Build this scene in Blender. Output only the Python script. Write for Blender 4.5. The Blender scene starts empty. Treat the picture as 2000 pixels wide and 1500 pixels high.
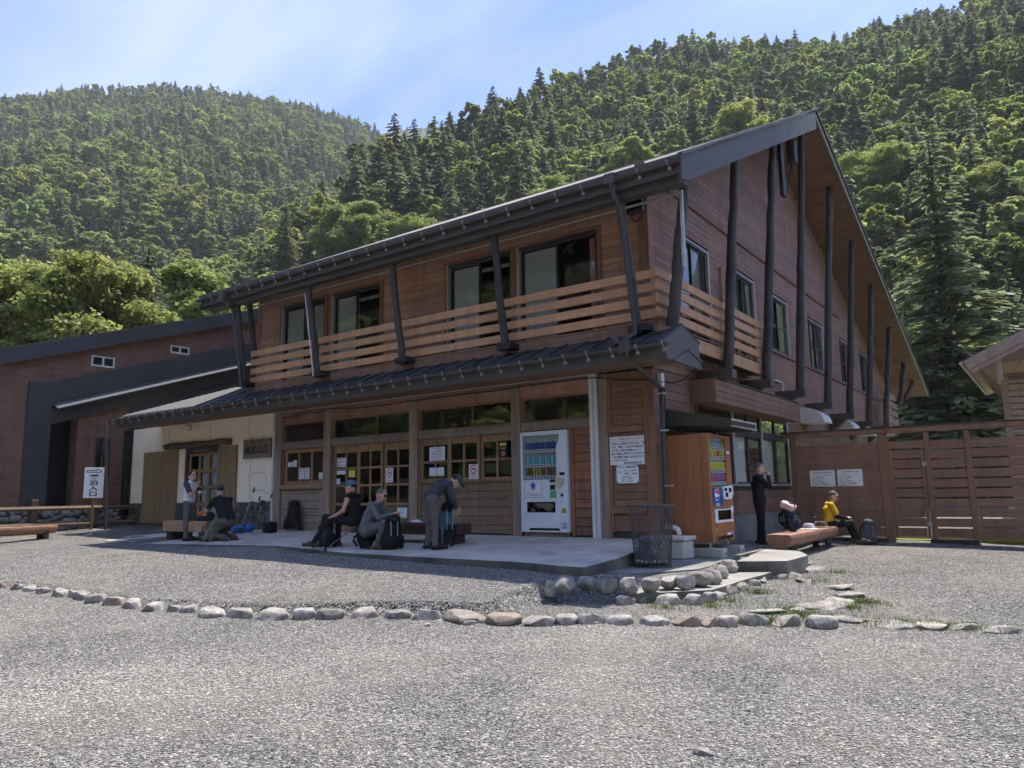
import bpy, bmesh, math, random
import numpy as np
from mathutils import Vector, Matrix
R = math.radians
rnd = random.Random(7)
rng = np.random.default_rng(11)
sc = bpy.context.scene
col = sc.collection

# ---------------------------------------------------------------- camera
FPX, YAW, PITCH, ROLL, CAMZ = 1453.28, -0.6302383, 0.14559144, -0.0159524, 0.83
_cy, _sy, _cp, _sp = math.cos(YAW), math.sin(YAW), math.cos(PITCH), math.sin(PITCH)
FW = np.array([_sy*_cp, _cy*_cp, _sp]); _r = np.array([_cy, -_sy, 0.0]); _u = np.cross(_r, FW)
RT = math.cos(ROLL)*_r + math.sin(ROLL)*_u
UP = -math.sin(ROLL)*_r + math.cos(ROLL)*_u
CP = np.array([0, 0, CAMZ])
cam = bpy.data.objects.new('camera', bpy.data.cameras.new('camera')); col.objects.link(cam)
cam.matrix_world = Matrix(((RT[0], UP[0], -FW[0], 0), (RT[1], UP[1], -FW[1], 0), (RT[2], UP[2], -FW[2], CAMZ), (0, 0, 0, 1)))
cam.data.sensor_width = 36; cam.data.lens = FPX/2000*36
cam.data.clip_start = 0.05; cam.data.clip_end = 6000
sc.camera = cam

# a photo pixel gives a direction; a plane the thing touches gives its distance
def ray(x, y): return FW + (x-1000)/FPX*RT - (y-750)/FPX*UP
def pz(x, y, z): d = ray(x, y); return CP + d*(z-CAMZ)/d[2]
def py(x, y, Y): d = ray(x, y); return CP + d*(Y/d[1])
def px(x, y, X): d = ray(x, y); return CP + d*(X/d[0])
def ppl(x, y, a, b, c):            # plane z = a + b X + c Y
    d = ray(x, y); t = (a-CAMZ)/(d[2]-b*d[0]-c*d[1]); return CP + d*t

# ---------------------------------------------------------------- world, sun, exposure
SUN = Vector((0.25, 2.60, 6.55)).normalized()
EL = math.asin(SUN.z)
w = bpy.data.worlds.new('World'); sc.world = w; w.use_nodes = True
nt = w.node_tree; nt.nodes.clear()
def N(nt, t, ins=None, **p):
    n = nt.nodes.new('ShaderNode'+t)
    for k, v in p.items(): setattr(n, k, v)
    for k, v in (ins or {}).items():
        s = n.inputs[k]
        if isinstance(v, bpy.types.NodeSocket): nt.links.new(v, s)
        else: s.default_value = v
    return n
sky = N(nt, 'TexSky', sky_type='NISHITA', sun_disc=False, sun_elevation=EL, sun_rotation=math.atan2(SUN.x, SUN.y),
        altitude=1600, air_density=1.0, dust_density=0.0, ozone_density=3.0)
tc = N(nt, 'TexCoord')
sep = N(nt, 'SeparateXYZ', {0: tc.outputs['Generated']})
zz = N(nt, 'Math', {0: sep.outputs[2], 1: 0.22}, operation='ADD')
zz = N(nt, 'Math', {0: zz.outputs[0], 1: 0.1}, operation='MAXIMUM')
cx = N(nt, 'Math', {0: sep.outputs[0], 1: zz.outputs[0]}, operation='DIVIDE')
cyn = N(nt, 'Math', {0: sep.outputs[1], 1: zz.outputs[0]}, operation='DIVIDE')
cv = N(nt, 'CombineXYZ', {0: cx.outputs[0], 1: cyn.outputs[0], 2: 0.3})
mp = N(nt, 'Mapping', {'Vector': cv.outputs[0], 'Rotation': (0, 0, R(28)), 'Scale': (1.1, 2.6, 1)})
n1 = N(nt, 'TexNoise', {'Vector': mp.outputs[0], 'Scale': 1.0, 'Detail': 9, 'Roughness': 0.56, 'Distortion': 0.35})
n2 = N(nt, 'TexNoise', {'Vector': cv.outputs[0], 'Scale': 0.9, 'Detail': 3})
mu = N(nt, 'Math', {0: n1.outputs[0], 1: n2.outputs[0]}, operation='ADD')
cr = N(nt, 'MapRange', {'Value': mu.outputs[0], 'From Min': 0.88, 'From Max': 1.34, 'To Min': 0.0, 'To Max': 0.7})
def mixrgb(nt, f, a, b, bt='MIX'):
    n = nt.nodes.new('ShaderNodeMix'); n.data_type = 'RGBA'; n.blend_type = bt; n.clamp_factor = True
    for i, v in ((0, f), (6, a), (7, b)):
        if isinstance(v, bpy.types.NodeSocket): nt.links.new(v, n.inputs[i])
        else: n.inputs[i].default_value = v if not (i > 0 and len(v) == 3) else (*v, 1)
    return n.outputs[2]
skyc = mixrgb(nt, 1.0, mixrgb(nt, cr.outputs[0], sky.outputs[0], (6.4, 5.6, 4.8, 1)), (0.265, 0.33, 0.50, 1), 'MULTIPLY')
bg = N(nt, 'Background', {'Color': skyc, 'Strength': 0.14})
wo = N(nt, 'OutputWorld', {'Surface': bg.outputs[0]})
sl = bpy.data.lights.new('sun', 'SUN'); sl.energy = 2.15; sl.angle = R(0.53); sl.color = (1, 0.935, 0.83)
so = bpy.data.objects.new('sun', sl); col.objects.link(so); so.rotation_euler = SUN.to_track_quat('Z', 'Y').to_euler()
so.location = (0, 0, 60)
vs = sc.view_settings; vs.view_transform = 'Standard'; vs.look = 'None'; vs.exposure = 2.22; vs.gamma = 1
sc.render.engine = 'CYCLES'
sc.cycles.max_bounces = 5; sc.cycles.transparent_max_bounces = 8; sc.cycles.diffuse_bounces = 3; sc.cycles.glossy_bounces = 2
sc.cycles.use_denoising = True; sc.cycles.use_adaptive_sampling = True; sc.cycles.adaptive_threshold = 0.025; sc.cycles.adaptive_min_samples = 16

# ---------------------------------------------------------------- materials
MATS = {}
def newmat(name):
    m = bpy.data.materials.new(name); m.use_nodes = True; m.node_tree.nodes.clear(); MATS[name] = m; return m
def c4(c): return (c[0], c[1], c[2], 1)
def scl(c, k): return tuple(min(1, x*k) for x in c)
def out(nt, sh): N(nt, 'OutputMaterial', {'Surface': sh})
def plain(name, c, rough=0.6, metal=0.0, var=0.12, scale=3.0, spec=0.4, bump=0.0, bscale=40, obj=False, rand=0.0):
    m = newmat(name); nt = m.node_tree
    pos = N(nt, 'TexCoord').outputs['Object'] if obj else N(nt, 'NewGeometry').outputs['Position']
    n = N(nt, 'TexNoise', {'Vector': pos, 'Scale': scale, 'Detail': 6, 'Roughness': 0.6})
    mr = N(nt, 'MapRange', {'Value': n.outputs[0], 'From Min': 0.3, 'From Max': 0.7})
    cc = mixrgb(nt, mr.outputs[0], scl(c, 1-var), scl(c, 1+var))
    if rand:
        oi = N(nt, 'ObjectInfo')
        k = N(nt, 'MapRange', {'Value': oi.outputs['Random'], 'To Min': 1-rand, 'To Max': 1+rand})
        hs = N(nt, 'HueSaturation', {'Value': k.outputs[0], 'Color': cc}); cc = hs.outputs[0]
    p = N(nt, 'BsdfPrincipled', {'Base Color': cc, 'Roughness': rough, 'Metallic': metal, 'Specular IOR Level': spec})
    if bump:
        nb = N(nt, 'TexNoise', {'Vector': pos, 'Scale': bscale, 'Detail': 4})
        b = N(nt, 'Bump', {'Height': nb.outputs[0], 'Strength': bump, 'Distance': 0.01})
        nt.links.new(b.outputs[0], p.inputs['Normal'])
    out(nt, p.outputs[0]); return m
def wood(name, c, axis=0, rough=0.62, var=0.3, rand=0.16, obj=False, fine=26, stain=0.25, spec=0.3, c2=None):
    """stained timber: grain runs along the given axis, every board its own tone"""
    m = newmat(name); nt = m.node_tree
    pos = N(nt, 'TexCoord').outputs['Object'] if obj else N(nt, 'NewGeometry').outputs['Position']
    oi = N(nt, 'ObjectInfo')
    off = N(nt, 'VectorMath', {0: pos, 1: oi.outputs['Random']}, operation='ADD')
    s = [fine, fine, fine]; s[axis] = 1.1
    mp = N(nt, 'Mapping', {'Vector': off.outputs[0], 'Scale': s})
    g = N(nt, 'TexNoise', {'Vector': mp.outputs[0], 'Scale': 1.0, 'Detail': 7, 'Roughness': 0.62, 'Distortion': 0.6})
    big = N(nt, 'TexNoise', {'Vector': pos, 'Scale': 0.9, 'Detail': 5, 'Roughness': 0.65})
    gr = N(nt, 'MapRange', {'Value': g.outputs[0], 'From Min': 0.28, 'From Max': 0.72})
    base = mixrgb(nt, gr.outputs[0], scl(c, 1-var), scl(c, 1+var))
    br = N(nt, 'MapRange', {'Value': big.outputs[0], 'From Min': 0.35, 'From Max': 0.7})
    base = mixrgb(nt, N(nt, 'Math', {0: br.outputs[0], 1: stain}, operation='MULTIPLY').outputs[0], base, c2 or scl(c, 0.45))
    st = N(nt, 'TexNoise', {'Vector': N(nt, 'Mapping', {'Vector': pos, 'Scale': (5, 5, 0.5)}).outputs[0], 'Scale': 1.0, 'Detail': 5, 'Roughness': 0.7})      # rain streaks and fading
    sv = N(nt, 'MapRange', {'Value': st.outputs[0], 'From Min': 0.3, 'From Max': 0.7, 'To Min': 0.78, 'To Max': 1.2})
    k = N(nt, 'MapRange', {'Value': oi.outputs['Random'], 'To Min': 1-rand, 'To Max': 1+rand})
    k = N(nt, 'Math', {0: k.outputs[0], 1: sv.outputs[0]}, operation='MULTIPLY')
    hs = N(nt, 'HueSaturation', {'Value': k.outputs[0], 'Color': base})
    b = N(nt, 'Bump', {'Height': g.outputs[0], 'Strength': 0.25, 'Distance': 0.006})
    p = N(nt, 'BsdfPrincipled', {'Base Color': hs.outputs[0], 'Roughness': rough, 'Specular IOR Level': spec, 'Normal': b.outputs[0]})
    out(nt, p.outputs[0]); return m
def glass(name, tint=(0.75, 0.8, 0.78), ior=1.75, rough=0.0):
    m = newmat(name); nt = m.node_tree
    ns = N(nt, 'TexNoise', {'Vector': N(nt, 'NewGeometry').outputs['Position'], 'Scale': 1.3, 'Detail': 1})
    b = N(nt, 'Bump', {'Height': ns.outputs[0], 'Strength': 0.05, 'Distance': 0.02})
    f = N(nt, 'Fresnel', {'IOR': ior, 'Normal': b.outputs[0]})
    fb = N(nt, 'Math', {0: 1.0, 1: N(nt, 'NewGeometry').outputs['Backfacing']}, operation='SUBTRACT')
    f = N(nt, 'Math', {0: f.outputs[0], 1: fb.outputs[0]}, operation='MULTIPLY')      # the far face of the pane adds nothing
    t = N(nt, 'BsdfTransparent', {'Color': c4(tint)})
    g = N(nt, 'BsdfGlossy', {'Color': (0.95, 0.97, 0.97, 1), 'Roughness': rough, 'Normal': b.outputs[0]})
    mx = N(nt, 'MixShader', {0: f.outputs[0], 1: t.outputs[0], 2: g.outputs[0]})
    out(nt, mx.outputs[0]); return m

# ---------------------------------------------------------------- mesh builder
class MB:
    def __init__(s): s.v = []; s.f = []; s.mi = []; s.cur = 0
    def add(s, vs, fs):
        o = len(s.v); s.v += [tuple(map(float, p)) for p in vs]
        for f in fs: s.f.append(tuple(i+o for i in f)); s.mi.append(s.cur)
        return s
    def box(s, x0, x1, y0, y1, z0, z1, ch=0.0, M=None):
        if x1 < x0: x0, x1 = x1, x0
        if y1 < y0: y0, y1 = y1, y0
        if z1 < z0: z0, z1 = z1, z0
        c = ((x0+x1)/2, (y0+y1)/2, (z0+z1)/2); h = ((x1-x0)/2, (y1-y0)/2, (z1-z0)/2)
        sg = [(i, j, k) for i in (-1, 1) for j in (-1, 1) for k in (-1, 1)]
        if ch <= 0:
            vs = [tuple(c[a]+q[a]*h[a] for a in range(3)) for q in sg]
            fs = [(0, 1, 3, 2), (4, 6, 7, 5), (0, 4, 5, 1), (2, 3, 7, 6), (0, 2, 6, 4), (1, 5, 7, 3)]
        else:
            ch = min(ch, min(h)*0.49); ix = {}; vs = []
            for q in sg:
                for a in range(3):
                    ix[q, a] = len(vs)
                    vs.append(tuple(c[b]+q[b]*(h[b]-(0 if b == a else ch)) for b in range(3)))
            fs = []
            for a in range(3):
                b, d = (a+1) % 3, (a+2) % 3
                for sa in (-1, 1):
                    def Q(i, j): q = [0]*3; q[a] = sa; q[b] = i; q[d] = j; return tuple(q)
                    l = [ix[Q(-1, -1), a], ix[Q(1, -1), a], ix[Q(1, 1), a], ix[Q(-1, 1), a]]
                    fs.append(tuple(l if sa > 0 else l[::-1]))
                    for sb in (-1, 1):
                        def E(i): q = [0]*3; q[a] = sa; q[b] = sb; q[d] = i; return tuple(q)
                        l = [ix[E(-1), a], ix[E(1), a], ix[E(1), b], ix[E(-1), b]]
                        fs.append(tuple(l if sa*sb > 0 else l[::-1]))
            for q in sg:
                l = [ix[q, 0], ix[q, 1], ix[q, 2]]
                fs.append(tuple(l if q[0]*q[1]*q[2] > 0 else l[::-1]))
        if M is not None: vs = [tuple(M @ Vector(p)) for p in vs]
        return s.add(vs, fs)
    def prism(s, poly, d):
        """poly: list of 3D points (planar), d: extrude vector"""
        n = len(poly); d = Vector(d); P = [Vector(p) for p in poly]
        vs = [tuple(p) for p in P]+[tuple(p+d) for p in P]
        fs = [tuple(range(n))[::-1], tuple(range(n, 2*n))]+[(i, (i+1) % n, (i+1) % n+n, i+n) for i in range(n)]
        return s.add(vs, fs)
    def tube(s, path, rad, n=8, cap=True, jit=0.0):
        P = [Vector(p) for p in path]; k = len(P)
        if not hasattr(rad, '__len__'): rad = [rad]*k
        rings = []; up = None
        for i in range(k):
            t = (P[min(i+1, k-1)]-P[max(i-1, 0)]).normalized()
            if up is None:
                up = Vector((0, 0, 1)) if abs(t.z) < 0.9 else Vector((1, 0, 0))
            a = t.cross(up).normalized(); b = a.cross(t).normalized(); up = b
            rings.append([P[i]+(a*math.cos(2*math.pi*j/n)+b*math.sin(2*math.pi*j/n))*rad[i]*(1+(rnd.uniform(-jit, jit) if jit else 0)) for j in range(n)])
        vs = [tuple(p) for r_ in rings for p in r_]
        fs = [(i*n+j, i*n+(j+1) % n, (i+1)*n+(j+1) % n, (i+1)*n+j) for i in range(k-1) for j in range(n)]
        if cap: fs += [tuple(range(n))[::-1], tuple(range((k-1)*n, k*n))]
        return s.add(vs, fs)
    def lathe(s, prof, c=(0, 0, 0), n=20, cap=True):
        vs = []
        for r_, z in prof:
            for j in range(n):
                a = 2*math.pi*j/n; vs.append((c[0]+r_*math.cos(a), c[1]+r_*math.sin(a), c[2]+z))
        k = len(prof)
        fs = [(i*n+j, i*n+(j+1) % n, (i+1)*n+(j+1) % n, (i+1)*n+j) for i in range(k-1) for j in range(n)]
        if cap: fs += [tuple(range(n))[::-1], tuple(range((k-1)*n, k*n))]
        return s.add(vs, fs)
    def quad(s, a, b, c, d): return s.add([a, b, c, d], [(0, 1, 2, 3)])

def mesh_of(name, mb, mats, smooth=False, fixn=True):
    me = bpy.data.meshes.new(name); me.from_pydata(mb.v, [], mb.f)
    if not isinstance(mats, (list, tuple)): mats = [mats]
    for m in mats: me.materials.append(m if isinstance(m, bpy.types.Material) else MATS[m])
    if len(mats) > 1: me.polygons.foreach_set('material_index', mb.mi)
    if fixn:
        bm = bmesh.new(); bm.from_mesh(me); bmesh.ops.recalc_face_normals(bm, faces=bm.faces); bm.to_mesh(me); bm.free()
    if smooth:
        me.polygons.foreach_set('use_smooth', [True]*len(me.polygons))
        if smooth != 'all': me.set_sharp_from_angle(angle=R(40))
    me.update(); return me
def ob(name, mb, mats, parent=None, smooth=False, local=False, fixn=True):
    """one mesh object; geometry given in world coordinates (or in the parent's own space when local)"""
    V = np.array(mb.v); o0 = (V.min(0)+V.max(0))/2; o0[2] = V[:, 2].min()
    mb.v = [tuple(p) for p in V-o0]
    o = bpy.data.objects.new(name, mesh_of(name, mb, mats, smooth, fixn)); col.objects.link(o)
    if parent is not None:
        o.parent = parent
        base = chain_loc(parent) if local else world_loc(parent)
        o.location = Vector(o0)-base
    else: o.location = o0
    return o
def chain_loc(o):          # offset of a part inside its thing's own space
    p = Vector((0, 0, 0))
    while o.parent is not None: p += o.location; o = o.parent
    return p
def world_loc(o):
    p = Vector((0, 0, 0))
    while o is not None: p += o.location; o = o.parent
    return p
def tag(o, label=None, cat=None, group=None, kind=None):
    if label: o['label'] = label
    if cat: o['category'] = cat
    if group: o['group'] = group
    if kind: o['kind'] = kind
    return o
def thing(name, label, cat, loc=(0, 0, 0), rz=0, group=None):
    o = bpy.data.objects.new(name, None); col.objects.link(o); o.location = loc; o.rotation_euler = (0, 0, rz)
    o.empty_display_size = 0.1
    return tag(o, label, cat, group)
def bx(name, m, parent, x0, x1, y0, y1, z0, z1, ch=0.0): return ob(name, MB().box(x0, x1, y0, y1, z0, z1, ch), m, parent)
def text(body, size, M, thick=0.0, name='lettering', m='ink', parent=None, align='CENTER', space=1.0, fit=None, local=False, bold=0.0):
    cu = bpy.data.curves.new('t', 'FONT'); cu.body = body; cu.size = size; cu.align_x = align; cu.align_y = 'CENTER'
    cu.extrude = max(thick, 0.0005); cu.space_line = space; cu.resolution_u = 2; cu.offset = bold
    o = bpy.data.objects.new('t', cu); me = o.to_mesh()
    V = np.array([v.co for v in me.vertices]); PF = [tuple(p.vertices) for p in me.polygons]
    o.to_mesh_clear(); bpy.data.objects.remove(o); bpy.data.curves.remove(cu)
    if fit is not None and len(V):
        e = V.max(0)-V.min(0); k = min(fit[0]/max(e[0], 1e-6), fit[1]/max(e[1], 1e-6)) if fit[1] else fit[0]/e[0]
        V *= k
    mb = MB(); mb.add([tuple(M @ Vector(p)) for p in V], PF)
    return ob(name, mb, m, parent, local=local, fixn=False)
def face_my(x, y, z):      # text plane facing -Y at (x,y,z)
    return Matrix(((1, 0, 0, x), (0, 0, -1, y), (0, 1, 0, z), (0, 0, 0, 1)))
def face_px(x, y, z):      # text plane facing +X
    return Matrix(((0, 0, 1, x), (1, 0, 0, y), (0, 1, 0, z), (0, 0, 0, 1)))
# ================================================================ materials of the place
def stonemat(name, c, var=0.35, scale=9, rand=0.22, bump=0.5, moss=0.0):
    m = newmat(name); nt = m.node_tree
    pos = N(nt, 'NewGeometry').outputs['Position']; oi = N(nt, 'ObjectInfo')
    off = N(nt, 'VectorMath', {0: pos, 1: oi.outputs['Random']}, operation='ADD').outputs[0]
    n = N(nt, 'TexNoise', {'Vector': off, 'Scale': scale, 'Detail': 9, 'Roughness': 0.7})
    v = N(nt, 'TexVoronoi', {'Vector': off, 'Scale': scale*6})
    mr = N(nt, 'MapRange', {'Value': n.outputs[0], 'From Min': 0.32, 'From Max': 0.68})
    cc = mixrgb(nt, mr.outputs[0], scl(c, 1-var), scl(c, 1+var))
    sp = N(nt, 'MapRange', {'Value': v.outputs['Color'], 'From Min': 0.55, 'From Max': 0.9, 'To Min': 0, 'To Max': 0.45})
    cc = mixrgb(nt, sp.outputs[0], cc, scl(c, 0.35))
    k = N(nt, 'MapRange', {'Value': oi.outputs['Random'], 'To Min': 1-rand, 'To Max': 1+rand})
    wm = N(nt, 'MapRange', {'Value': N(nt, 'Math', {0: N(nt, 'Math', {0: oi.outputs['Random'], 1: 7.31}, operation='MULTIPLY').outputs[0]}, operation='FRACT').outputs[0], 'From Min': 0.8, 'From Max': 1.0, 'To Max': 0.5})
    cc = mixrgb(nt, wm.outputs[0], cc, (0.34, 0.22, 0.15))
    hs = N(nt, 'HueSaturation', {'Value': k.outputs[0], 'Color': cc})
    b = N(nt, 'Bump', {'Height': n.outputs[0], 'Strength': bump, 'Distance': 0.02})
    p = N(nt, 'BsdfPrincipled', {'Base Color': hs.outputs[0], 'Roughness': 0.88, 'Specular IOR Level': 0.25, 'Normal': b.outputs[0]})
    out(nt, p.outputs[0]); return m
def gravelmat(name):
    m = newmat(name); nt = m.node_tree
    pos = N(nt, 'NewGeometry').outputs['Position']
    v = N(nt, 'TexVoronoi', {'Vector': pos, 'Scale': 78, 'Randomness': 1})
    v2 = N(nt, 'TexVoronoi', {'Vector': pos, 'Scale': 40})
    big = N(nt, 'TexNoise', {'Vector': pos, 'Scale': 0.55, 'Detail': 6, 'Roughness': 0.6})
    mid = N(nt, 'TexNoise', {'Vector': pos, 'Scale': 3.2, 'Detail': 5})
    r1 = N(nt, 'SeparateColor', {0: v.outputs['Color']})
    tone = N(nt, 'ValToRGB', {0: r1.outputs[0]})
    e = tone.color_ramp.elements; e[0].color = (0.045, 0.046, 0.048, 1); e[1].color = (0.36, 0.34, 0.305, 1); e[1].position = 1
    q = tone.color_ramp.elements.new(0.35); q.color = (0.118, 0.116, 0.113, 1)
    q = tone.color_ramp.elements.new(0.75); q.color = (0.195, 0.188, 0.174, 1)
    r2 = N(nt, 'SeparateColor', {0: v2.outputs['Color']})
    f2 = N(nt, 'MapRange', {'Value': r2.outputs[1], 'From Min': 0.82, 'From Max': 0.86})
    c = mixrgb(nt, f2.outputs[0], tone.outputs[0], (0.36, 0.35, 0.33))
    f3 = N(nt, 'MapRange', {'Value': r2.outputs[2], 'From Min': 0.9, 'From Max': 0.93})
    c = mixrgb(nt, f3.outputs[0], c, (0.05, 0.052, 0.058))
    sand = N(nt, 'MapRange', {'Value': big.outputs[0], 'From Min': 0.46, 'From Max': 0.66, 'To Max': 0.7})
    c = mixrgb(nt, sand.outputs[0], c, (0.225, 0.205, 0.172))
    mm = N(nt, 'MapRange', {'Value': mid.outputs[0], 'From Min': 0.3, 'From Max': 0.7, 'To Min': 0.8, 'To Max': 1.16})
    hs = N(nt, 'HueSaturation', {'Value': mm.outputs[0], 'Color': c})
    inv = N(nt, 'Math', {0: 1.0, 1: v.outputs['Distance']}, operation='SUBTRACT')
    inv2 = N(nt, 'Math', {0: inv.outputs[0], 1: v2.outputs['Distance']}, operation='SUBTRACT')
    b = N(nt, 'Bump', {'Height': inv2.outputs[0], 'Strength': 0.9, 'Distance': 0.02})
    p = N(nt, 'BsdfPrincipled', {'Base Color': hs.outputs[0], 'Roughness': 0.9, 'Specular IOR Level': 0.2, 'Normal': b.outputs[0]})
    out(nt, p.outputs[0]); return m
def concretemat(name, c, stain=0.35, bump=0.25):
    m = newmat(name); nt = m.node_tree
    pos = N(nt, 'NewGeometry').outputs['Position']
    n = N(nt, 'TexNoise', {'Vector': pos, 'Scale': 1.1, 'Detail': 8, 'Roughness': 0.65})
    f = N(nt, 'TexNoise', {'Vector': pos, 'Scale': 90, 'Detail': 3})
    v = N(nt, 'TexVoronoi', {'Vector': pos, 'Scale': 60})
    mr = N(nt, 'MapRange', {'Value': n.outputs[0], 'From Min': 0.35, 'From Max': 0.68})
    cc = mixrgb(nt, mr.outputs[0], scl(c, 1-stain), scl(c, 1.12))
    g = N(nt, 'MapRange', {'Value': f.outputs[0], 'From Min': 0.3, 'From Max': 0.7, 'To Min': 0.78, 'To Max': 1.2})
    hs = N(nt, 'HueSaturation', {'Value': g.outputs[0], 'Color': cc})
    b = N(nt, 'Bump', {'Height': v.outputs['Distance'], 'Strength': bump, 'Distance': 0.01})
    p = N(nt, 'BsdfPrincipled', {'Base Color': hs.outputs[0], 'Roughness': 0.9, 'Specular IOR Level': 0.2, 'Normal': b.outputs[0]})
    out(nt, p.outputs[0]); return m
gravelmat('gravel'); concretemat('concrete_edge', (0.18, 0.17, 0.145), 0.6, 0.8); concretemat('concrete', (0.50, 0.475, 0.42)); concretemat('concrete_pad', (0.23, 0.225, 0.215)); concretemat('concrete_step', (0.31, 0.30, 0.275))
stonemat('boulder', (0.27, 0.255, 0.23), var=0.5, bump=0.8); stonemat('plinth_stone', (0.33, 0.325, 0.315), rand=0.2, scale=12)
stonemat('dark_stone', (0.13, 0.12, 0.11), rand=0.3, scale=12)
plain('mortar', (0.07, 0.07, 0.07), 0.95)
BR = (0.135, 0.060, 0.036)
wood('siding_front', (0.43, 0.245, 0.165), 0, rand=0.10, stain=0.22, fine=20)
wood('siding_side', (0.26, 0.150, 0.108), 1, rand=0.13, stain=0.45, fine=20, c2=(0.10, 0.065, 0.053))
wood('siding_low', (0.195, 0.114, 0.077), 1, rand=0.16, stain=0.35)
wood('panel_red', (0.30, 0.130, 0.070), 0, rand=0.15); wood('panel_brown', (0.225, 0.128, 0.08), 0, rand=0.13)
wood('panel_olive', (0.235, 0.168, 0.102), 0, rand=0.10)
wood('panel_grey', (0.31, 0.25, 0.19), 0, rand=0.13, var=0.4); wood('post_grey', (0.31, 0.235, 0.175), 2, rand=0.1, var=0.4)
wood('beam_red', (0.40, 0.22, 0.15), 0, rand=0.1, var=0.35, stain=0.5, c2=(0.10, 0.06, 0.045)); wood('beam_grey', (0.24, 0.195, 0.155), 0, rand=0.1)
wood('sash', (0.30, 0.19, 0.095), 2, rand=0.05, stain=0.15); wood('sill_wood', (0.36, 0.25, 0.165), 0, rand=0.1)
wood('rail_x', (0.44, 0.25, 0.135), 0, rand=0.08, var=0.18, stain=0.12); wood('rail_y', (0.44, 0.25, 0.135), 1, rand=0.08, var=0.18, stain=0.12)
wood('log_dark', (0.052, 0.047, 0.046), 2, rand=0.15, var=0.5, stain=0.3, rough=0.55, fine=14)
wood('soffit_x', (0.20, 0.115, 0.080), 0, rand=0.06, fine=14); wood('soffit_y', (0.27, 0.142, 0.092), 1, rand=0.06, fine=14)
wood('trim_brown', (0.25, 0.13, 0.08), 2, rand=0.05, stain=0.15)
plain('fascia', (0.066, 0.060, 0.055), 0.5, 0.0, var=0.15, scale=1.5, spec=0.4)
def mossmat():
    m = newmat('fascia_moss'); nt = m.node_tree
    pos = N(nt, 'NewGeometry').outputs['Position']
    mp = N(nt, 'Mapping', {'Vector': pos, 'Scale': (3, 5, 0.7)})
    n = N(nt, 'TexNoise', {'Vector': mp.outputs[0], 'Scale': 1.0, 'Detail': 5})
    ys = N(nt, 'SeparateXYZ', {0: pos})
    g = N(nt, 'MapRange', {'Value': ys.outputs[1], 'From Min': 14, 'From Max': 19.5, 'To Min': -0.3, 'To Max': 0.45})
    a = N(nt, 'Math', {0: n.outputs[0], 1: g.outputs[0]}, operation='ADD')
    f = N(nt, 'MapRange', {'Value': a.outputs[0], 'From Min': 0.5, 'From Max': 0.95})
    c = mixrgb(nt, f.outputs[0], (0.060, 0.056, 0.052), (0.17, 0.17, 0.11))
    p = N(nt, 'BsdfPrincipled', {'Base Color': c, 'Roughness': 0.6}); out(nt, p.outputs[0])
mossmat()
plain('roof_metal', (0.035, 0.038, 0.045), 0.62, 0.0, var=0.2, spec=0.25)
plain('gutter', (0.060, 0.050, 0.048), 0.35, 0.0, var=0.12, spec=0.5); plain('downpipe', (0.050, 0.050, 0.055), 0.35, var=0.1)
plain('steel', (0.55, 0.54, 0.52), 0.35, 0.8); plain('white_metal', (0.62, 0.63, 0.62), 0.45, 0.0, var=0.08); plain('galv', (0.40, 0.40, 0.39), 0.5, 0.4, var=0.2, scale=8)
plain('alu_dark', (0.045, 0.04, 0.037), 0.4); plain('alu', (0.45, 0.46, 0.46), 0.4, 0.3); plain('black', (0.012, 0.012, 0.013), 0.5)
plain('plaster', (0.93, 0.84, 0.66), 0.9, var=0.06, scale=0.8, bump=0.15)
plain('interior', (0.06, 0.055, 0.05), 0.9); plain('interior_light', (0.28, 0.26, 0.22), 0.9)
plain('ink', (0.012, 0.012, 0.014), 0.6, var=0); plain('red_ink', (0.55, 0.03, 0.03), 0.6, var=0); plain('sign_white', (0.80, 0.82, 0.84), 0.45, var=0.03)
plain('paper', (0.74, 0.75, 0.76), 0.7, var=0.05); plain('paper_yellow', (0.75, 0.6, 0.12), 0.7, var=0.05); plain('green_ink', (0.12, 0.4, 0.16), 0.6); plain('grey_ink', (0.25, 0.25, 0.27), 0.7, var=0)
plain('blue_ink', (0.05, 0.1, 0.42), 0.5, var=0.05); plain('wing_black', (0.050, 0.049, 0.050), 0.55, var=0.2, scale=0.8); plain('wing_dark', (0.012, 0.013, 0.015), 0.6)
wood('wing_brown', (0.18, 0.102, 0.073), 1, rand=0.05, fine=10, stain=0.2)
glass('glass', (0.9, 0.93, 0.92), 1.7); glass('glass_dark', (0.35, 0.38, 0.36)); glass('glass_clear', (0.92, 0.95, 0.95), 1.45)
plain('lace', (0.50, 0.51, 0.50), 0.9, var=0.05)
plain('curtain_pink', (0.62, 0.26, 0.25), 0.9, var=0.2, scale=9); plain('curtain_grey', (0.48, 0.50, 0.52), 0.9, var=0.2, scale=6); plain('curtain_sheer', (0.55, 0.54, 0.50), 0.9, var=0.1)

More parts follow.
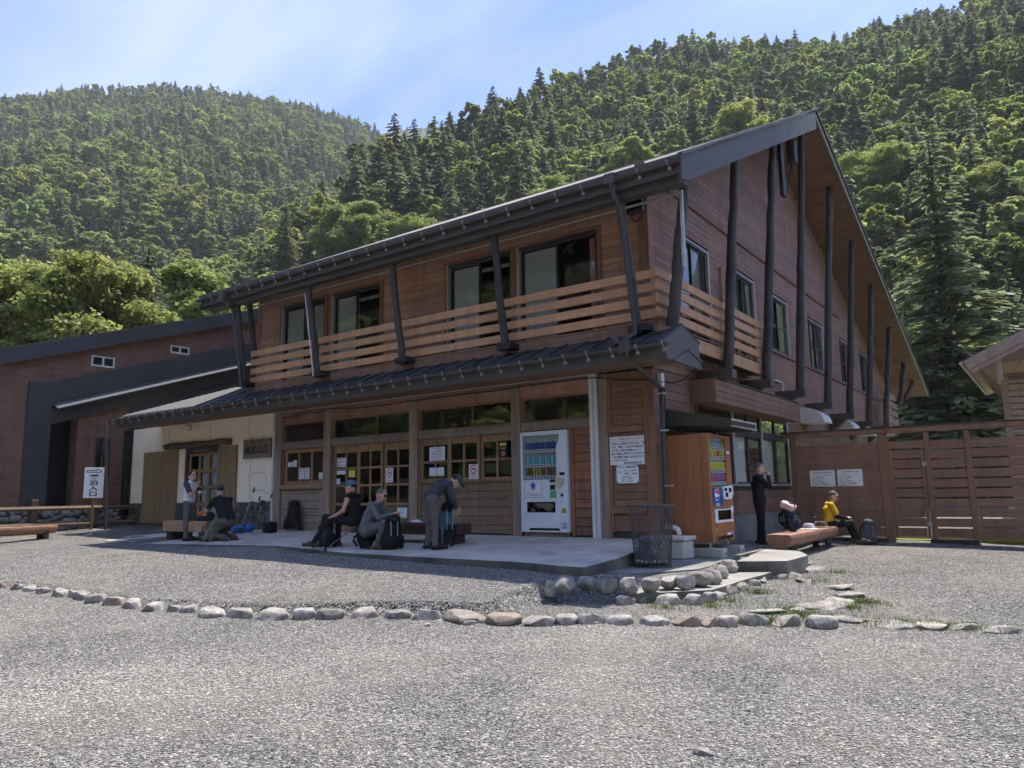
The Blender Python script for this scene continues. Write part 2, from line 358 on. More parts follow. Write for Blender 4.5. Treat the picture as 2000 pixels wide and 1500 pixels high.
# ================================================================ ground
GA, GB, GC = -0.70, -0.0155, 0.0107          # lower yard plane
TA, TB, TC = -0.72, -0.010, 0.043           # gravel terrace before the lodge
def lowz(x, y): x = np.clip(x, -26, 10); y = np.clip(y, -5, 24); return GA+GB*x+GC*y
def terz(x, y):
    q = np.clip((np.asarray(x)+6.4)/1.0, 0, 1)*np.clip((np.asarray(y)-7.6)/0.8, 0, 1)      # sinks under the pad by the corner
    x = np.clip(x, -26, 10); y = np.clip(y, 2, 12.5); return (TA+TB*x+TC*y)*(1-q)+np.minimum(TA+TB*x+TC*y, -0.297)*q
ROWA = [(7,1136,30),(35,1143,28),(60,1146,24),(84,1149,26),(119,1155,30),(142,1157,22),(161,1159,28),(191,1163,32),(224,1169,36),(258,1174,40),(301,1180,48),(343,1184,30),(371,1185,30),(416,1192,48),(472,1193,62),(535,1195,60),(595,1194,42),(647,1195,58),(711,1192,62),(776,1195,52),(832,1196,62),(909,1199,74),(986,1203,66),(1052,1206,58),(1107,1205,46),(1156,1205,56),(1214,1206,58),(1277,1208,56),(1341,1209,56),(1384,1210,36),(1423,1209,42),(1473,1206,50),(1532,1207,56),(1607,1210,52),(1662,1214,50),(1698,1219,34),(1734,1223,76),(1817,1226,58),(1877,1228,54),(1951,1232,70)]
ROWB = [(949,1172,30),(982,1163,38),(1013,1152,32),(1049,1146,38),(1077,1143,26),(1106,1138,46),(1147,1133,36),(1186,1137,42),(1227,1137,36),(1271,1136,34),(1306,1131,40),(1339,1131,34),(1368,1126,38),(1395,1121,30),(1408,1111,28),(1424,1101,32)]
ROWC = [(1222,1173,26),(1254,1168,40),(1304,1170,48),(1354,1170,42),(1386,1166,28),(1404,1162,28),(1423,1152,34),(1444,1146,30),(1464,1138,30),(1482,1132,30),(1508,1124,36),(1528,1126,30),(1548,1123,34),(1588,1113,50)]
FLAT = [(1571,1135,38),(1632,1149,84),(1656,1164,60),(1645,1178,62),(1617,1189,56),(1588,1190,50),(1560,1197,40),(1500,1196,66),(1470,1212,40),(1600,1218,50)]
pa = [ppl(x, y-4, GA+.07, GB, GC) for x, y, _ in ROWA]
jn = next(i for i, r in enumerate(ROWA) if r[0] > 900)
TERR = [(-200., 4.0), (-40., 4.4)]+[(p[0], p[1]) for p in pa[:jn+1]]+[tuple(pz(x, y-8, -0.29)[:2]) for x, y, _ in ROWB]+[tuple(pz(1500, 1074, -0.32)[:2]), (-5.2, 16.5), (-5.9, 16.6), (-200., 16.6)]
def poly_mask(X, Y, poly, soft):
    inside = np.zeros(X.shape, bool); dist = np.full(X.shape, 1e9); n = len(poly)
    for i in range(n):
        x0, y0 = poly[i]; x1, y1 = poly[(i+1) % n]
        c = ((y0 > Y) != (y1 > Y)) & (X < (x1-x0)*(Y-y0)/((y1-y0) if y1 != y0 else 1e-9)+x0); inside ^= c
        dx, dy = x1-x0, y1-y0; t = np.clip(((X-x0)*dx+(Y-y0)*dy)/(dx*dx+dy*dy), 0, 1)
        dist = np.minimum(dist, np.hypot(X-x0-t*dx, Y-y0-t*dy))
    sd = np.where(inside, dist, -dist); return np.clip(sd/soft*0.5+0.5, 0, 1)
def gz(X, Y):
    X = np.asarray(X, float); Y = np.asarray(Y, float)
    m = poly_mask(X, Y, TERR, 0.07); m = m*m*(3-2*m)
    z = lowz(X, Y)*(1-m)+terz(X, Y)*m
    z = z+0.012*np.sin(X*1.7+Y*0.6)*np.cos(Y*1.3)+0.006*np.sin(X*5.1+1)*np.sin(Y*4.3)
    # the strip of earth behind the slab's left end and below the buildings drops a little
    return z
def zat(x, y): return float(gz(np.array([x]), np.array([y]))[0])
def axis(lo, hi, st, far):
    a = [lo]; b = [hi]; k = st
    while a[-1] > -far: k *= 1.35; a.append(a[-1]-k)
    k = st
    while b[-1] < far: k *= 1.35; b.append(b[-1]+k)
    return np.array(a[::-1]+list(np.arange(lo+st, hi, st))+b)
gx = axis(-27, 3.5, 0.115, 2500); gy = axis(0.5, 21, 0.115, 2500)
GX, GY = np.meshgrid(gx, gy, indexing='ij'); GZ = gz(GX, GY)
def grid_mesh(name, X, Y, Z, m, smooth=True):
    a, b = X.shape; me = bpy.data.meshes.new(name)
    me.vertices.add(a*b); me.vertices.foreach_set('co', np.stack([X, Y, Z], -1).ravel())
    i = np.arange(a*b).reshape(a, b); q = np.stack([i[:-1, :-1], i[1:, :-1], i[1:, 1:], i[:-1, 1:]], -1).reshape(-1, 4)
    me.loops.add(q.size); me.loops.foreach_set('vertex_index', q.ravel())
    me.polygons.add(len(q)); me.polygons.foreach_set('loop_start', np.arange(len(q))*4)
    me.materials.append(MATS[m]); me.update(calc_edges=True); me.validate()
    if smooth: me.polygons.foreach_set('use_smooth', np.ones(len(q), bool))
    o = bpy.data.objects.new(name, me); col.objects.link(o); return o
ground = tag(grid_mesh('ground', GX, GY, GZ, 'gravel'), 'grey gravel yard before the lodge', None, kind='structure')

# slab before the glazed front
YF, XR = 12.07, -5.68
def slabz(y): return -0.0515*(YF-y)
def sheet(name, pts, top, depth, m, parent=None, sub=0.0, jag=0.0):
    """concrete sheet with an uneven edge"""
    P = []
    n = len(pts)
    for i in range(n):
        a, b = np.array(pts[i][:2]), np.array(pts[(i+1) % n][:2]); L = np.linalg.norm(b-a); k = max(1, int(L/sub)) if sub else 1
        nn = np.array([-(b-a)[1], (b-a)[0]])/max(L, 1e-6)
        for j in range(k):
            q = a+(b-a)*j/k
            if jag and j: q = q+nn*rnd.uniform(-jag, jag)
            P.append(q)
    mb = MB(); mb.prism([(q[0], q[1], top(q[0], q[1])) for q in P], (0, 0, -depth)); mb.mi = [0, 1]+[1]*(len(mb.mi)-2)
    return ob(name, mb, [m, 'concrete_edge'], parent)
edge = [(190,1060),(350,1062.5),(540,1066),(680,1080),(860,1090),(1000,1097),(1140,1108),(1180,1098),(1240,1078)]
SE = []
for x, y in edge:
    d = ray(x, y); k = 0.0515; t = (-k*YF-CAMZ)/(d[2]-k*d[1]); SE.append(CP+d*t)
slab_pts = [(-20.9, 9.0)]+[(p[0], p[1]) for p in SE]+[(-5.72, 12.6), (-20.9, 12.6)]
slab = tag(sheet('terrace_slab', slab_pts, lambda x, y: slabz(y), 0.35, 'concrete', sub=0.35, jag=0.025), 'grey concrete slab before the lodge front', None, kind='structure')
PADZ = -0.29
pad_pts = [pz(x, y, PADZ)[:2] for x, y in [(1085,1128),(1130,1113),(1185,1101),(1235,1082)]]+[(-5.8, 12.2), (-5.7, 16.2)]+[pz(x, y, PADZ)[:2] for x, y in [(1492,1073),(1440,1086),(1418,1092),(1396,1103),(1365,1112),(1300,1117),(1230,1121),(1160,1119),(1110,1126)]]
pad = tag(sheet('concrete_pad', pad_pts, lambda x, y: PADZ+0.004, 0.3, 'concrete_pad', sub=0.4, jag=0.02), 'dark concrete pad beside the lodge corner', None, kind='structure')
STZ = -0.42
st_pts = [pz(x, y, STZ)[:2] for x, y in [(1225,1160),(1250,1138),(1300,1132),(1370,1126),(1412,1110),(1440,1096),(1575,1094),(1583,1100),(1525,1113),(1470,1128),(1425,1142),(1390,1152),(1300,1157)]]
step = tag(sheet('concrete_step', st_pts, lambda x, y: STZ, 0.25, 'concrete_step', sub=0.4, jag=0.02), 'low concrete step between the stone rows', None, kind='structure')
blk = [pz(x, y, -0.262)[:2] for x, y in [(1438,1096.5),(1537,1095.5),(1578,1084.5),(1560,1076),(1494,1072.5)]]
tag(sheet('step_block', blk, lambda x, y: -0.262, 0.25, 'concrete_step', sub=0.3, jag=0.015), 'raised concrete slab step near the log bench', None, kind='structure')

# ---------------------------------------------------------------- boulders
def stone_mesh(seed, flat=1.0):
    r_ = random.Random(seed); bm = bmesh.new(); bmesh.ops.create_icosphere(bm, subdivisions=3, radius=1)
    cuts = [(Vector((r_.gauss(0, 1), r_.gauss(0, 1), r_.gauss(0, 0.7))).normalized(), r_.uniform(0.58, 0.9)) for _ in range(13)]+[(Vector((r_.uniform(-.2, .2), r_.uniform(-.2, .2), 1)).normalized(), r_.uniform(0.55, 0.75))]
    from mathutils import noise
    for v in bm.verts:
        p = v.co.copy()
        for n_, d in cuts:
            e = p.dot(n_)-d
            if e > 0: p -= n_*e*0.93
        p += p.normalized()*(noise.noise(p*1.7+Vector((seed, 0, 0)))*0.10+noise.noise(p*5+Vector((0, seed, 0)))*0.035)
        v.co = p
    me = bpy.data.meshes.new('stone'); bm.to_mesh(me); bm.free()
    me.polygons.foreach_set('use_smooth', [True]*len(me.polygons)); me.set_sharp_from_angle(angle=R(40)); return me
STONES = [stone_mesh(i) for i in range(10)]
def put_stone(parent, x, y, z, sx, sy, sz, rz, m='boulder', i=None, name='stone'):
    me = STONES[rnd.randrange(len(STONES)) if i is None else i]
    key = me.name+m
    if key not in SMESH:
        c = me.copy(); c.materials.clear(); c.materials.append(MATS[m]); SMESH[key] = c
    o = bpy.data.objects.new(name, SMESH[key]); col.objects.link(o); o.scale = (sx, sy, sz)
    o.rotation_euler = (rnd.uniform(-.12, .12), rnd.uniform(-.12, .12), rz)
    if parent is not None: o.parent = parent; o.location = Vector((x, y, z))-world_loc(parent)
    else: o.location = (x, y, z)
    return o
SMESH = {}
def stone_row(label, rows, pf, top, dep, hk=1.0, flat=False, drop=0.0):
    pts = [pf(x, y) for x, y, _ in rows]; topk = lambda i: top(pts[i][0], pts[i][1])-max(0, drop*(1-i/5))
    if drop: pts = [pz(x, y, -.29-max(0, drop*(1-i/5))) for i, (x, y, _) in enumerate(rows)]
    t = thing('stone_border', label, 'stone border', tuple(pts[0]))
    for i, (x, y, wpx) in enumerate(rows):
        p = pts[i]; d = float((p-CP) @ FW); wd = wpx*d/FPX
        a = pts[max(i-1, 0)]; b = pts[min(i+1, len(pts)-1)]; ang = math.atan2(b[1]-a[1], b[0]-a[0])
        h = rnd.uniform(0.85, 1.15)*hk
        # silhouette width of a stone whose long side follows the row
        va = math.atan2(RT[1], RT[0]); f = max(0.55, abs(math.cos(ang-va)))
        L = wd*0.62/max(f, 0.78)
        L = min(L, 0.33)*rnd.uniform(.88, 1.1)
        put_stone(t, p[0], p[1], topk(i)+(0.012 if flat else 0.018), L, min(L*rnd.uniform(0.65, 0.9), 0.24), (0.05 if flat else 0.115)*h, ang+rnd.uniform(-.25, .25))
    return t
stone_row('long curved row of grey boulders edging the gravel yard', ROWA[:34], lambda x, y: ppl(x, y, GA+.07, GB, GC), lambda x, y: lowz(x, y), 0)
stone_row('flat pale stones in a row ending at the right edge', ROWA[34:], lambda x, y: ppl(x, y, GA, GB, GC), lambda x, y: lowz(x, y), 0, flat=True)
stone_row('upper row of boulders edging the pad under the mesh bin', ROWB, lambda x, y: pz(x, y, -0.29), lambda x, y: -0.34, 0, drop=0.17)
stone_row('lower row of pale boulders edging the concrete step', ROWC, lambda x, y: pz(x, y, -0.49), lambda x, y: -0.535, 0)
stone_row('flat pale stepping stones set in the gravel by grass tufts', FLAT, lambda x, y: ppl(x, y, GA, GB, GC), lambda x, y: lowz(x, y), 0, flat=True)
for x, y, s_, lb in [(918,1219,26,'small pale rock before the largest boulder'),(835,1222,18,'small yellowish rock before the brown boulder'),(1159,1220,30,'round mossy pale rock before the boulder row'),(1376,1475,42,'pale flat rock in the gravel near the bottom edge'),(1468,1388,26,'light rock lying alone in the gravel foreground'),(122,1387,24,'light pebble rock in the gravel at left foreground')]:
    p = ppl(x, y, GA, GB, GC); d = float((p-CP) @ FW); k = s_*d/FPX*0.5
    tag(put_stone(None, p[0], p[1], lowz(p[0], p[1])+k*0.15, k*1.1, k*0.8, k*0.55, rnd.uniform(0, 3), name='rock'), lb, 'rock')
# ================================================================ the lodge
lodge = thing('mountain_lodge', 'two storey brown timber lodge with log posts, balcony and dark gable roof', 'building', (-11.5, 16, 0))
EY, EZ = 10.60, 6.08                   # front eave lip
AY, AZ = 19.92, 10.81                  # ridge
BY, BZ = 36.95, 4.88                   # rear eave
XK, XL = -4.35, -17.95                 # roof ends
SF = (AZ-EZ)/(AY-EY); SB = (AZ-BZ)/(BY-AY)
def roofz(y): return EZ+SF*(y-EY) if y < AY else AZ-SB*(y-AY)
XLW = -17.42                           # left wall

# --- walls behind the boards (dark, seen only in the joints)
mb = MB()
mb.box(XLW+.02, XR-.03, YF+.03, YF+.15, 3.05, 6.5)
front_wall = ob('front_wall', MB().box(XLW+.02, -16.36, YF+.03, YF+.15, 3.4, 6.6), 'alu_dark', lodge)
def cut_rows(z0, z1, step, holes, u0, u1):
    """horizontal boards from u0 to u1 split by window openings (ua,ub,za,zb)"""
    res = []; z = z0
    while z < z1-0.02:
        ze = min(z+step, z1); segs = [(u0, u1)]
        for a, b, za, zb in holes:
            if zb > z+0.01 and za < ze-0.01:
                ns = []
                for s0, s1 in segs:
                    if b <= s0 or a >= s1: ns.append((s0, s1)); continue
                    if a > s0: ns.append((s0, a))
                    if b < s1: ns.append((b, s1))
                segs = ns
        res += [(s0, s1, z, ze) for s0, s1 in segs if s1-s0 > 0.03]; z = ze
    return res
UW = [(-16.34, -14.58), (-14.35, -12.61), (-10.52, -8.76), (-8.61, -6.72)]
UZ0, UZ1 = 3.66, 5.82
holes = [(a-.07, b+.07, UZ0-.05, UZ1+.06) for a, b in UW]
for a, b in [(XLW+.02, UW[0][0]-.07), (UW[0][1]+.07, UW[1][0]-.07), (UW[1][1]+.07, UW[2][0]-.07), (UW[2][1]+.07, UW[3][0]-.07), (UW[3][1]+.07, XR-.03)]:
    if a > -17: ob('wall_core', MB().box(a, b, YF+.03, YF+.12, 3.4, 6.75), 'alu_dark', lodge)
ob('wall_core', MB().box(XLW+.02, XR-.03, YF+.031, YF+.121, UZ1+.06, 6.80), 'alu_dark', lodge)
for a, b, z, ze in cut_rows(3.42, 6.78, 0.118, holes, XLW+.16, XR-.2):
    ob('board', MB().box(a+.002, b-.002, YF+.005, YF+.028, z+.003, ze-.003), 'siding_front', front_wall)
bx('corner_board', 'trim_brown', lodge, XR-.2, XR-.002, YF-.012, YF+.02, 3.42, 6.9); bx('corner_board', 'trim_brown', lodge, XLW, XLW+.16, YF-.012, YF+.03, 3.42, 6.9)
bx('left_wall', 'siding_side', lodge, XLW, XLW+.06, YF+.032, 36, 0, 6.9)

def sliding_window(parent, kind, a, b, z0, z1, at, curtain=None, dark=True, sheer=False):
    """two sliding sashes; kind 'x': window in a wall facing -Y at y=at; 'y': wall facing +X at x=at"""
    def B(name, m, u0, u1, d0, d1, za, zb, par, ch=0):
        return bx(name, m, par, u0, u1, at+d0, at+d1, za, zb, ch) if kind == 'x' else bx(name, m, par, at-d1, at-d0, u0, u1, za, zb, ch)
    mb = MB(); fw = .045
    def add(u0, u1, d0, d1, za, zb):
        mb.box(u0, u1, at+d0, at+d1, za, zb) if kind == 'x' else mb.box(at-d1, at-d0, u0, u1, za, zb)
    lightj = kind == 'x'
    add(a+fw, b-fw, -.02, .08, z1-fw, z1); add(a+fw, b-fw, -.02, .08, z0, z0+fw); add(b-fw, b, -.02, .08, z0, z1) if lightj else add(a, a+fw, -.02, .08, z0, z1)
    win = ob('window', mb, 'alu_dark', parent)
    B('light_jamb', 'alu', *((a, a+fw) if lightj else (b-fw*1.3, b)), -.03, .07, z0, z1, win)
    if not lightj: B('light_head', 'alu', a, b, -.031, .06, z1+.001, z1+.03, win)
    m_ = (a+b)/2
    for i, (u0, u1) in enumerate(((a+fw, m_+.03), (m_-.03, b-fw))):
        d = .03 if i else .055
        s_ = MB()
        for q in ((u0, u0+.04, z0+fw, z1-fw), (u1-.04, u1, z0+fw, z1-fw), (u0+.04, u1-.04, z0+fw, z0+fw+.06), (u0+.04, u1-.04, z1-fw-.04, z1-fw), (u0+.04, u1-.04, z0+(z1-z0)*.48, z0+(z1-z0)*.48+.04)):
            if kind == 'x': s_.box(q[0], q[1], at+d, at+d+.022, q[2], q[3])
            else: s_.box(at-d-.022, at-d, q[0], q[1], q[2], q[3])
        ob('sash', s_, 'alu_dark', win)
        B('pane', 'glass', u0+.04, u1-.04, d+.008, d+.013, z0+fw+.06, z1-fw-.04, win)
    if kind == 'x':
        for u0, u1 in ((a-.068, a-.002), (b+.002, b+.068)): B('casing', 'trim_brown', u0, u1, -.035, .03, z0-.05, z1+.002, win)
        B('casing', 'trim_brown', a-.068, b+.068, -.035, .03, z1+.004, z1+.058, win)
    def wavy(u0, u1, za, zb, d, amp=.02, nw=9):
        mbc = MB(); k = nw*6
        for i in range(k+1):
            u = u0+(u1-u0)*i/k; dd = d+amp*math.sin(2*math.pi*nw*i/k)
            mbc.v += [(u, at+dd, za), (u, at+dd, zb)] if kind == 'x' else [(at-dd, u, za), (at-dd, u, zb)]
        for i in range(k): mbc.f.append((2*i, 2*i+2, 2*i+3, 2*i+1)); mbc.mi.append(0)
        return mbc
    if sheer: bx('lace_curtain', 'lace', win, a+.1, (a+b)/2, at+.115, at+.118, z0+.1, z1-.1) if kind == 'x' else bx('lace_curtain', 'lace', win, at-.118, at-.115, a+.1, b-.1, z0+.1, z1-.1)
    for (c0, c1, cm) in (curtain or []):
        ob('curtain', wavy(c0, c1, z0+.1, z1-.1, .14, nw=max(3, int((c1-c0)/.06))), cm, win, fixn=False)
    return win
cur = [[(-16.25, -15.95, 'curtain_grey'), (-15.2, -14.7, 'curtain_sheer')], [(-14.2, -13.75, 'curtain_pink')], [(-10.35, -9.95, 'curtain_pink')], [(-8.5, -7.75, 'curtain_sheer'), (-6.98, -6.80, 'curtain_pink')]]
UWIN = [sliding_window(lodge, 'x', a, b, UZ0, UZ1, YF-.005, c_, sheer=True) for (a, b), c_ in zip(UW, cur)]
# bird silhouette stuck on the right-hand upper window
def bird(x, y, z, s, par, nm='bird_sticker', flip=1):
    P = [(-.02, -.55), (.06, -.3), (.42, -.42), (.30, -.22), (.13, -.08), (.16, .05), (.62, .55), (.50, .60), (.05, .22), (-.06, .45), (-.14, .2), (-.60, -.05), (-.62, -.18), (-.15, -.12)]
    mb = MB(); mb.prism([(x+flip*a*s, y, z+b*s) for a, b in P], (0, .003, 0)); return ob(nm, mb, 'black', par)
bp = py(1113, 486, YF+.02); bird(bp[0], YF+.014, bp[2], .3, UWIN[3])
# rooms behind the glass
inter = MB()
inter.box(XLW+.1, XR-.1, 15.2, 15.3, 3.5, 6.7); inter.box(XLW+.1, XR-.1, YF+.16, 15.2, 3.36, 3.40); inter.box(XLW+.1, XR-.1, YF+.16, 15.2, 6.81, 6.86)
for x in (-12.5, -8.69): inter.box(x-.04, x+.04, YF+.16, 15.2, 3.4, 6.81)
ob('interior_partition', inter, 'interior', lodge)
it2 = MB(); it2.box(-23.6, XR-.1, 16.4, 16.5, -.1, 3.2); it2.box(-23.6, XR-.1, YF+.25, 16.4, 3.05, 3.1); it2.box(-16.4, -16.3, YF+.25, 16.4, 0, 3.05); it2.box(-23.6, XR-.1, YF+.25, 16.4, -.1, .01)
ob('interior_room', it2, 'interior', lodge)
it3 = MB()
it3.box(-13.2, -11.9, 13.6, 14.4, .01, 1.0); it3.box(-10.8, -9.2, 13.9, 14.5, .01, .95); it3.box(-15.9, -15.0, 13.2, 13.8, .01, 1.2)
for x in (-13.3, -10.6, -9.4): it3.box(x, x+.08, 14.9, 15, .01, 3.0)
for z in (1.2, 1.6, 2.0): it3.box(-11.2, -8.9, 16.1, 16.38, z, z+.03)
ob('interior_counter', it3, 'interior_light', lodge)

# --- lower front
PX = [(-16.42, -16.19), (-14.53, -14.27), (-11.63, -11.39), (-8.81, -8.585), (-6.80, -6.62)]
for a, b in PX: bx('post', 'post_grey', lodge, a, b, YF-.06, YF+.14, -.03, 2.995, .012)
bx('white_channel', 'white_metal', lodge, -16.49, -16.425, YF-.10, YF+.1, -.03, 3.03); 
mb = MB(); mb.box(-6.965, -6.9, YF-.10, YF+.1, -.04, 3.03); mb.box(-6.9, -6.845, YF-.07, YF+.1, -.04, 3.03); mb.box(-6.845, -6.805, YF-.10, YF+.1, -.04, 3.0); ob('white_channel', mb, 'white_metal', lodge)
bx('white_strip', 'white_metal', lodge, -16.42, -6.97, YF-.10, YF-.063, 2.997, 3.03)
bays = [(-16.19, -14.53), (-14.27, -11.63), (-11.39, -8.81), (-8.585, -6.967)]
for a, b in bays:
    bx('beam', 'beam_red', lodge, a+.002, b-.002, YF-.045, YF+.12, 2.70, 2.995, .01)
    bx('beam', 'beam_grey', lodge, a+.002, b-.002, YF-.035, YF+.12, 2.03, 2.21, .01)
    fr = MB(); fr.box(a, a+.05, YF+.03, YF+.09, 2.21, 2.70); fr.box(b-.05, b, YF+.03, YF+.09, 2.21, 2.70); fr.box(a+.05, b-.05, YF+.03, YF+.09, 2.21, 2.235); fr.box(a+.05, b-.05, YF+.03, YF+.09, 2.66, 2.70)
    if b-a > 2: fr.box((a+b)/2+.2, (a+b)/2+.22, YF+.04, YF+.08, 2.235, 2.66)
    t_ = ob('transom_window', fr, 'trim_brown', lodge)
    if b-a > 2:
        c_ = (a+b)/2+.2; bx('pane', 'glass', t_, a+.05, c_, YF+.055, YF+.06, 2.235, 2.66); bx('pane', 'glass', t_, c_+.02, b-.05, YF+.055, YF+.06, 2.235, 2.66)
    else: bx('pane', 'glass', t_, a+.05, b-.05, YF+.055, YF+.06, 2.235, 2.66)
    TB_ = t_
    if abs(a+11.39) < .01: bq = py(912, 820, YF+.05); bird(bq[0], YF+.045, bq[2], .22, t_)
def lattice(name, m, a, b, z0, z1, y, cols, rows, gl='glass', bar=.045, par=lodge, th=.035):
    """glazed leaf: cols and rows are lists of pane (start,end)"""
    fr = MB(); us = [a]+[q for c_ in cols for q in c_]+[b]; zs = [z0]+[q for r_ in sorted(rows) for q in r_]+[z1]
    for i in range(0, len(us), 2): fr.box(us[i], us[i+1], y, y+th, z0, z1)
    for i in range(0, len(zs), 2):
        for c0, c1 in cols: fr.box(c0, c1, y+.003, y+th-.003, zs[i], zs[i+1])
    leaf = ob(name, fr, m, par)
    for c0, c1 in cols:
        for r0, r1 in rows: bx('pane', gl, leaf, c0-.005, c1+.005, y+th*.45, y+th*.45+.004, r0-.005, r1+.005)
    return leaf
def two(a, b, e=.05): m_ = (a+b)/2; return [(a+e, m_-.022), (m_+.022, b-e)]
# bay 1: three-pane window over six grey boards
lattice('window', 'sash', -16.12, -14.55, 1.13, 2.028, YF+.04, [(-16.03, -15.60), (-15.53, -15.10), (-15.03, -14.62)], [(1.22, 1.93)])
bx('window_sill', 'sill_wood', lodge, -16.20, -14.54, YF-.09, YF+.04, 1.01, 1.128, .01)
zb = [.0, .18, .36, .54, .71, .89, 1.008]
bay1 = ob('panel_backing', MB().box(-16.18, -14.53, YF+.03, YF+.08, .0, 1.0), 'alu_dark', lodge)
for i in range(6): ob('board', MB().box(-16.18, -14.535, YF-.005, YF+.028, zb[i]+.004, zb[i+1]-.004, .006), 'panel_grey', bay1)
# bay 2: three glazed door leaves
dl = [-14.25, -13.36, -12.52, -11.645]; rows2 = [(1.50, 1.85), (1.09, 1.45), (.66, 1.04), (.22, .60)]
for i in range(3): lattice('door', 'sash', dl[i]+.003, dl[i+1]-.003, .02, 2.028, YF+(.02 if i % 2 else .06), two(dl[i], dl[i+1], .075), rows2)
# bay 3: windows over brown boards
wl = [-11.37, -10.53, -9.68, -8.825]
for i in range(3): lattice('window', 'sash', wl[i]+.003, wl[i+1]-.003, 1.10, 2.028, YF+(.02 if i % 2 else .06), two(wl[i], wl[i+1], .07), [(1.545, 1.89), (1.165, 1.50)])
zb = [.03, .21, .38, .55, .72, .88, 1.045]
bay3 = ob('panel_backing', MB().box(-11.38, -8.82, YF+.03, YF+.08, .0, 1.05), 'alu_dark', lodge)
for i in range(6): ob('board', MB().box(-11.285, -8.905, YF-.015, YF+.028, zb[i]+.004, zb[i+1]-.004, .006), 'panel_olive', bay3)
for q in ((-11.36, -11.29, .02, 1.05), (-8.90, -8.83, .02, 1.05)): ob('stile', MB().box(q[0], q[1], YF-.035, YF+.028, q[2], q[3], .005), 'panel_brown', bay3)
ob('top_rail', MB().box(-11.36, -8.83, YF-.04, YF+.05, 1.052, 1.098, .005), 'panel_brown', bay3)
# bay 4: boards beside the white machine
bay4 = ob('panel_backing', MB().box(-7.46, -6.97, YF+.03, YF+.08, .0, 2.03), 'alu_dark', lodge)
for k in range(12):
    z = .03+k*.1665; zz_ = z+.1665
    if k >= 6: z += .03; zz_ += .03
    ob('board', MB().box(-7.375, -6.972, YF-.01, YF+.028, z+.004, zz_-.004, .006), 'panel_red' if k > 2 else 'panel_brown', bay4)
ob('stile', MB().box(-7.45, -7.38, YF-.03, YF+.028, .02, 2.028, .005), 'panel_red', bay4); ob('rail', MB().box(-7.375, -6.972, YF-.02, YF+.028, 1.032, 1.06), 'panel_red', bay4)
ob('recess_head', MB().box(-8.58, -7.455, YF+.0, YF+.06, 2.012, 2.028), 'panel_brown', bay4)
# corner panel
cpn = ob('panel_backing', MB().box(-6.62, XR-.03, YF+.03, YF+.1, -.05, 3.0), 'alu_dark', lodge)
def rowsb(z0, z1, n, a, b, m):
    for k in range(n): ob('board', MB().box(a, b, YF-.008, YF+.028, z0+(z1-z0)*k/n+.003, z0+(z1-z0)*(k+1)/n-.003, .005), m, cpn)
rowsb(2.0, 2.85, 8, -6.555, -5.905, 'panel_brown'); rowsb(.55, 1.89, 10, -6.555, -5.905, 'panel_brown'); rowsb(.12, .44, 2, -6.555, -5.905, 'panel_brown')
for q in ((-6.618, -6.56, .1, 2.99), (-5.90, XR-.004, -.02, 3.0)): ob('stile', MB().box(q[0], q[1], YF-.03, YF+.028, q[2], q[3], .006), 'trim_brown', cpn)
for q in ((1.89, 2.0, .075), (.44, .55, .07), (2.852, 2.99, .02)): ob('rail', MB().box(-6.61 if q[2] > .03 else -6.557, -5.903, YF-q[2], YF+.027, q[0], q[1], .006), 'trim_brown', cpn)
# --- plaster entrance wall
pw = thing_wall = ob('plaster_wall', MB().box(-23.8, -20.76, YF-.02, YF+.2, .70, 3.02).box(-18.96, -16.492, YF-.02, YF+.2, .70, 3.02).box(-20.76, -18.96, YF-.02, YF+.2, 2.30, 3.02), 'plaster', lodge)
def crack(pts):
    mb = MB(); P = []
    for (x0, y0), (x1, y1) in zip(pts[:-1], pts[1:]):
        for k in range(4): t = k/4; P.append((x0+(x1-x0)*t+rnd.uniform(-1, 1), y0+(y1-y0)*t+rnd.uniform(-1, 1)))
    P.append(pts[-1]); W = [py(x, y, YF-.022) for x, y in P]
    mb.tube([tuple(q) for q in W], .006, 4); ob('crack', mb, 'grey_ink', pw)
crack([(330, 838), (331, 855), (336, 868)]); crack([(411, 832), (411, 848), (411, 860)]); crack([(489, 820), (486, 838), (490, 857)]); crack([(491, 898), (488, 925), (488, 975)]); crack([(490, 925), (515, 922), (522, 940)]); crack([(489, 958), (512, 958), (528, 966)])
plinth = ob('plinth', MB().box(-23.8, -20.76, YF-.02, YF+.15, -.2, .70).box(-18.96, -16.492, YF-.02, YF+.15, -.2, .70), 'mortar', lodge)
def stone_face(parent, u0, u1, z0, z1, put, s=.13, m='plinth_stone'):
    pts = []; tries = 0
    while tries < 5000:
        tries += 1; u = rnd.uniform(u0, u1); z = rnd.uniform(z0, z1); rr = rnd.uniform(.6, 1.35)*s
        if all((u-a)**2/1.2+(z-b)**2 > (0.70*(rr+c_))**2 for a, b, c_ in pts): pts.append((u, z, rr))
    for u, z, rr in pts: put(u, z, rr)
def ps(u, z, rr): put_stone(plinth, u, YF-.03, z, rr*1.15, .06, rr*.95, 0, 'dark_stone')
stone_face(plinth, -18.85, -16.62, .0, .66, ps, .17); stone_face(plinth, -23.7, -22.2, -.05, .62, ps, .15)
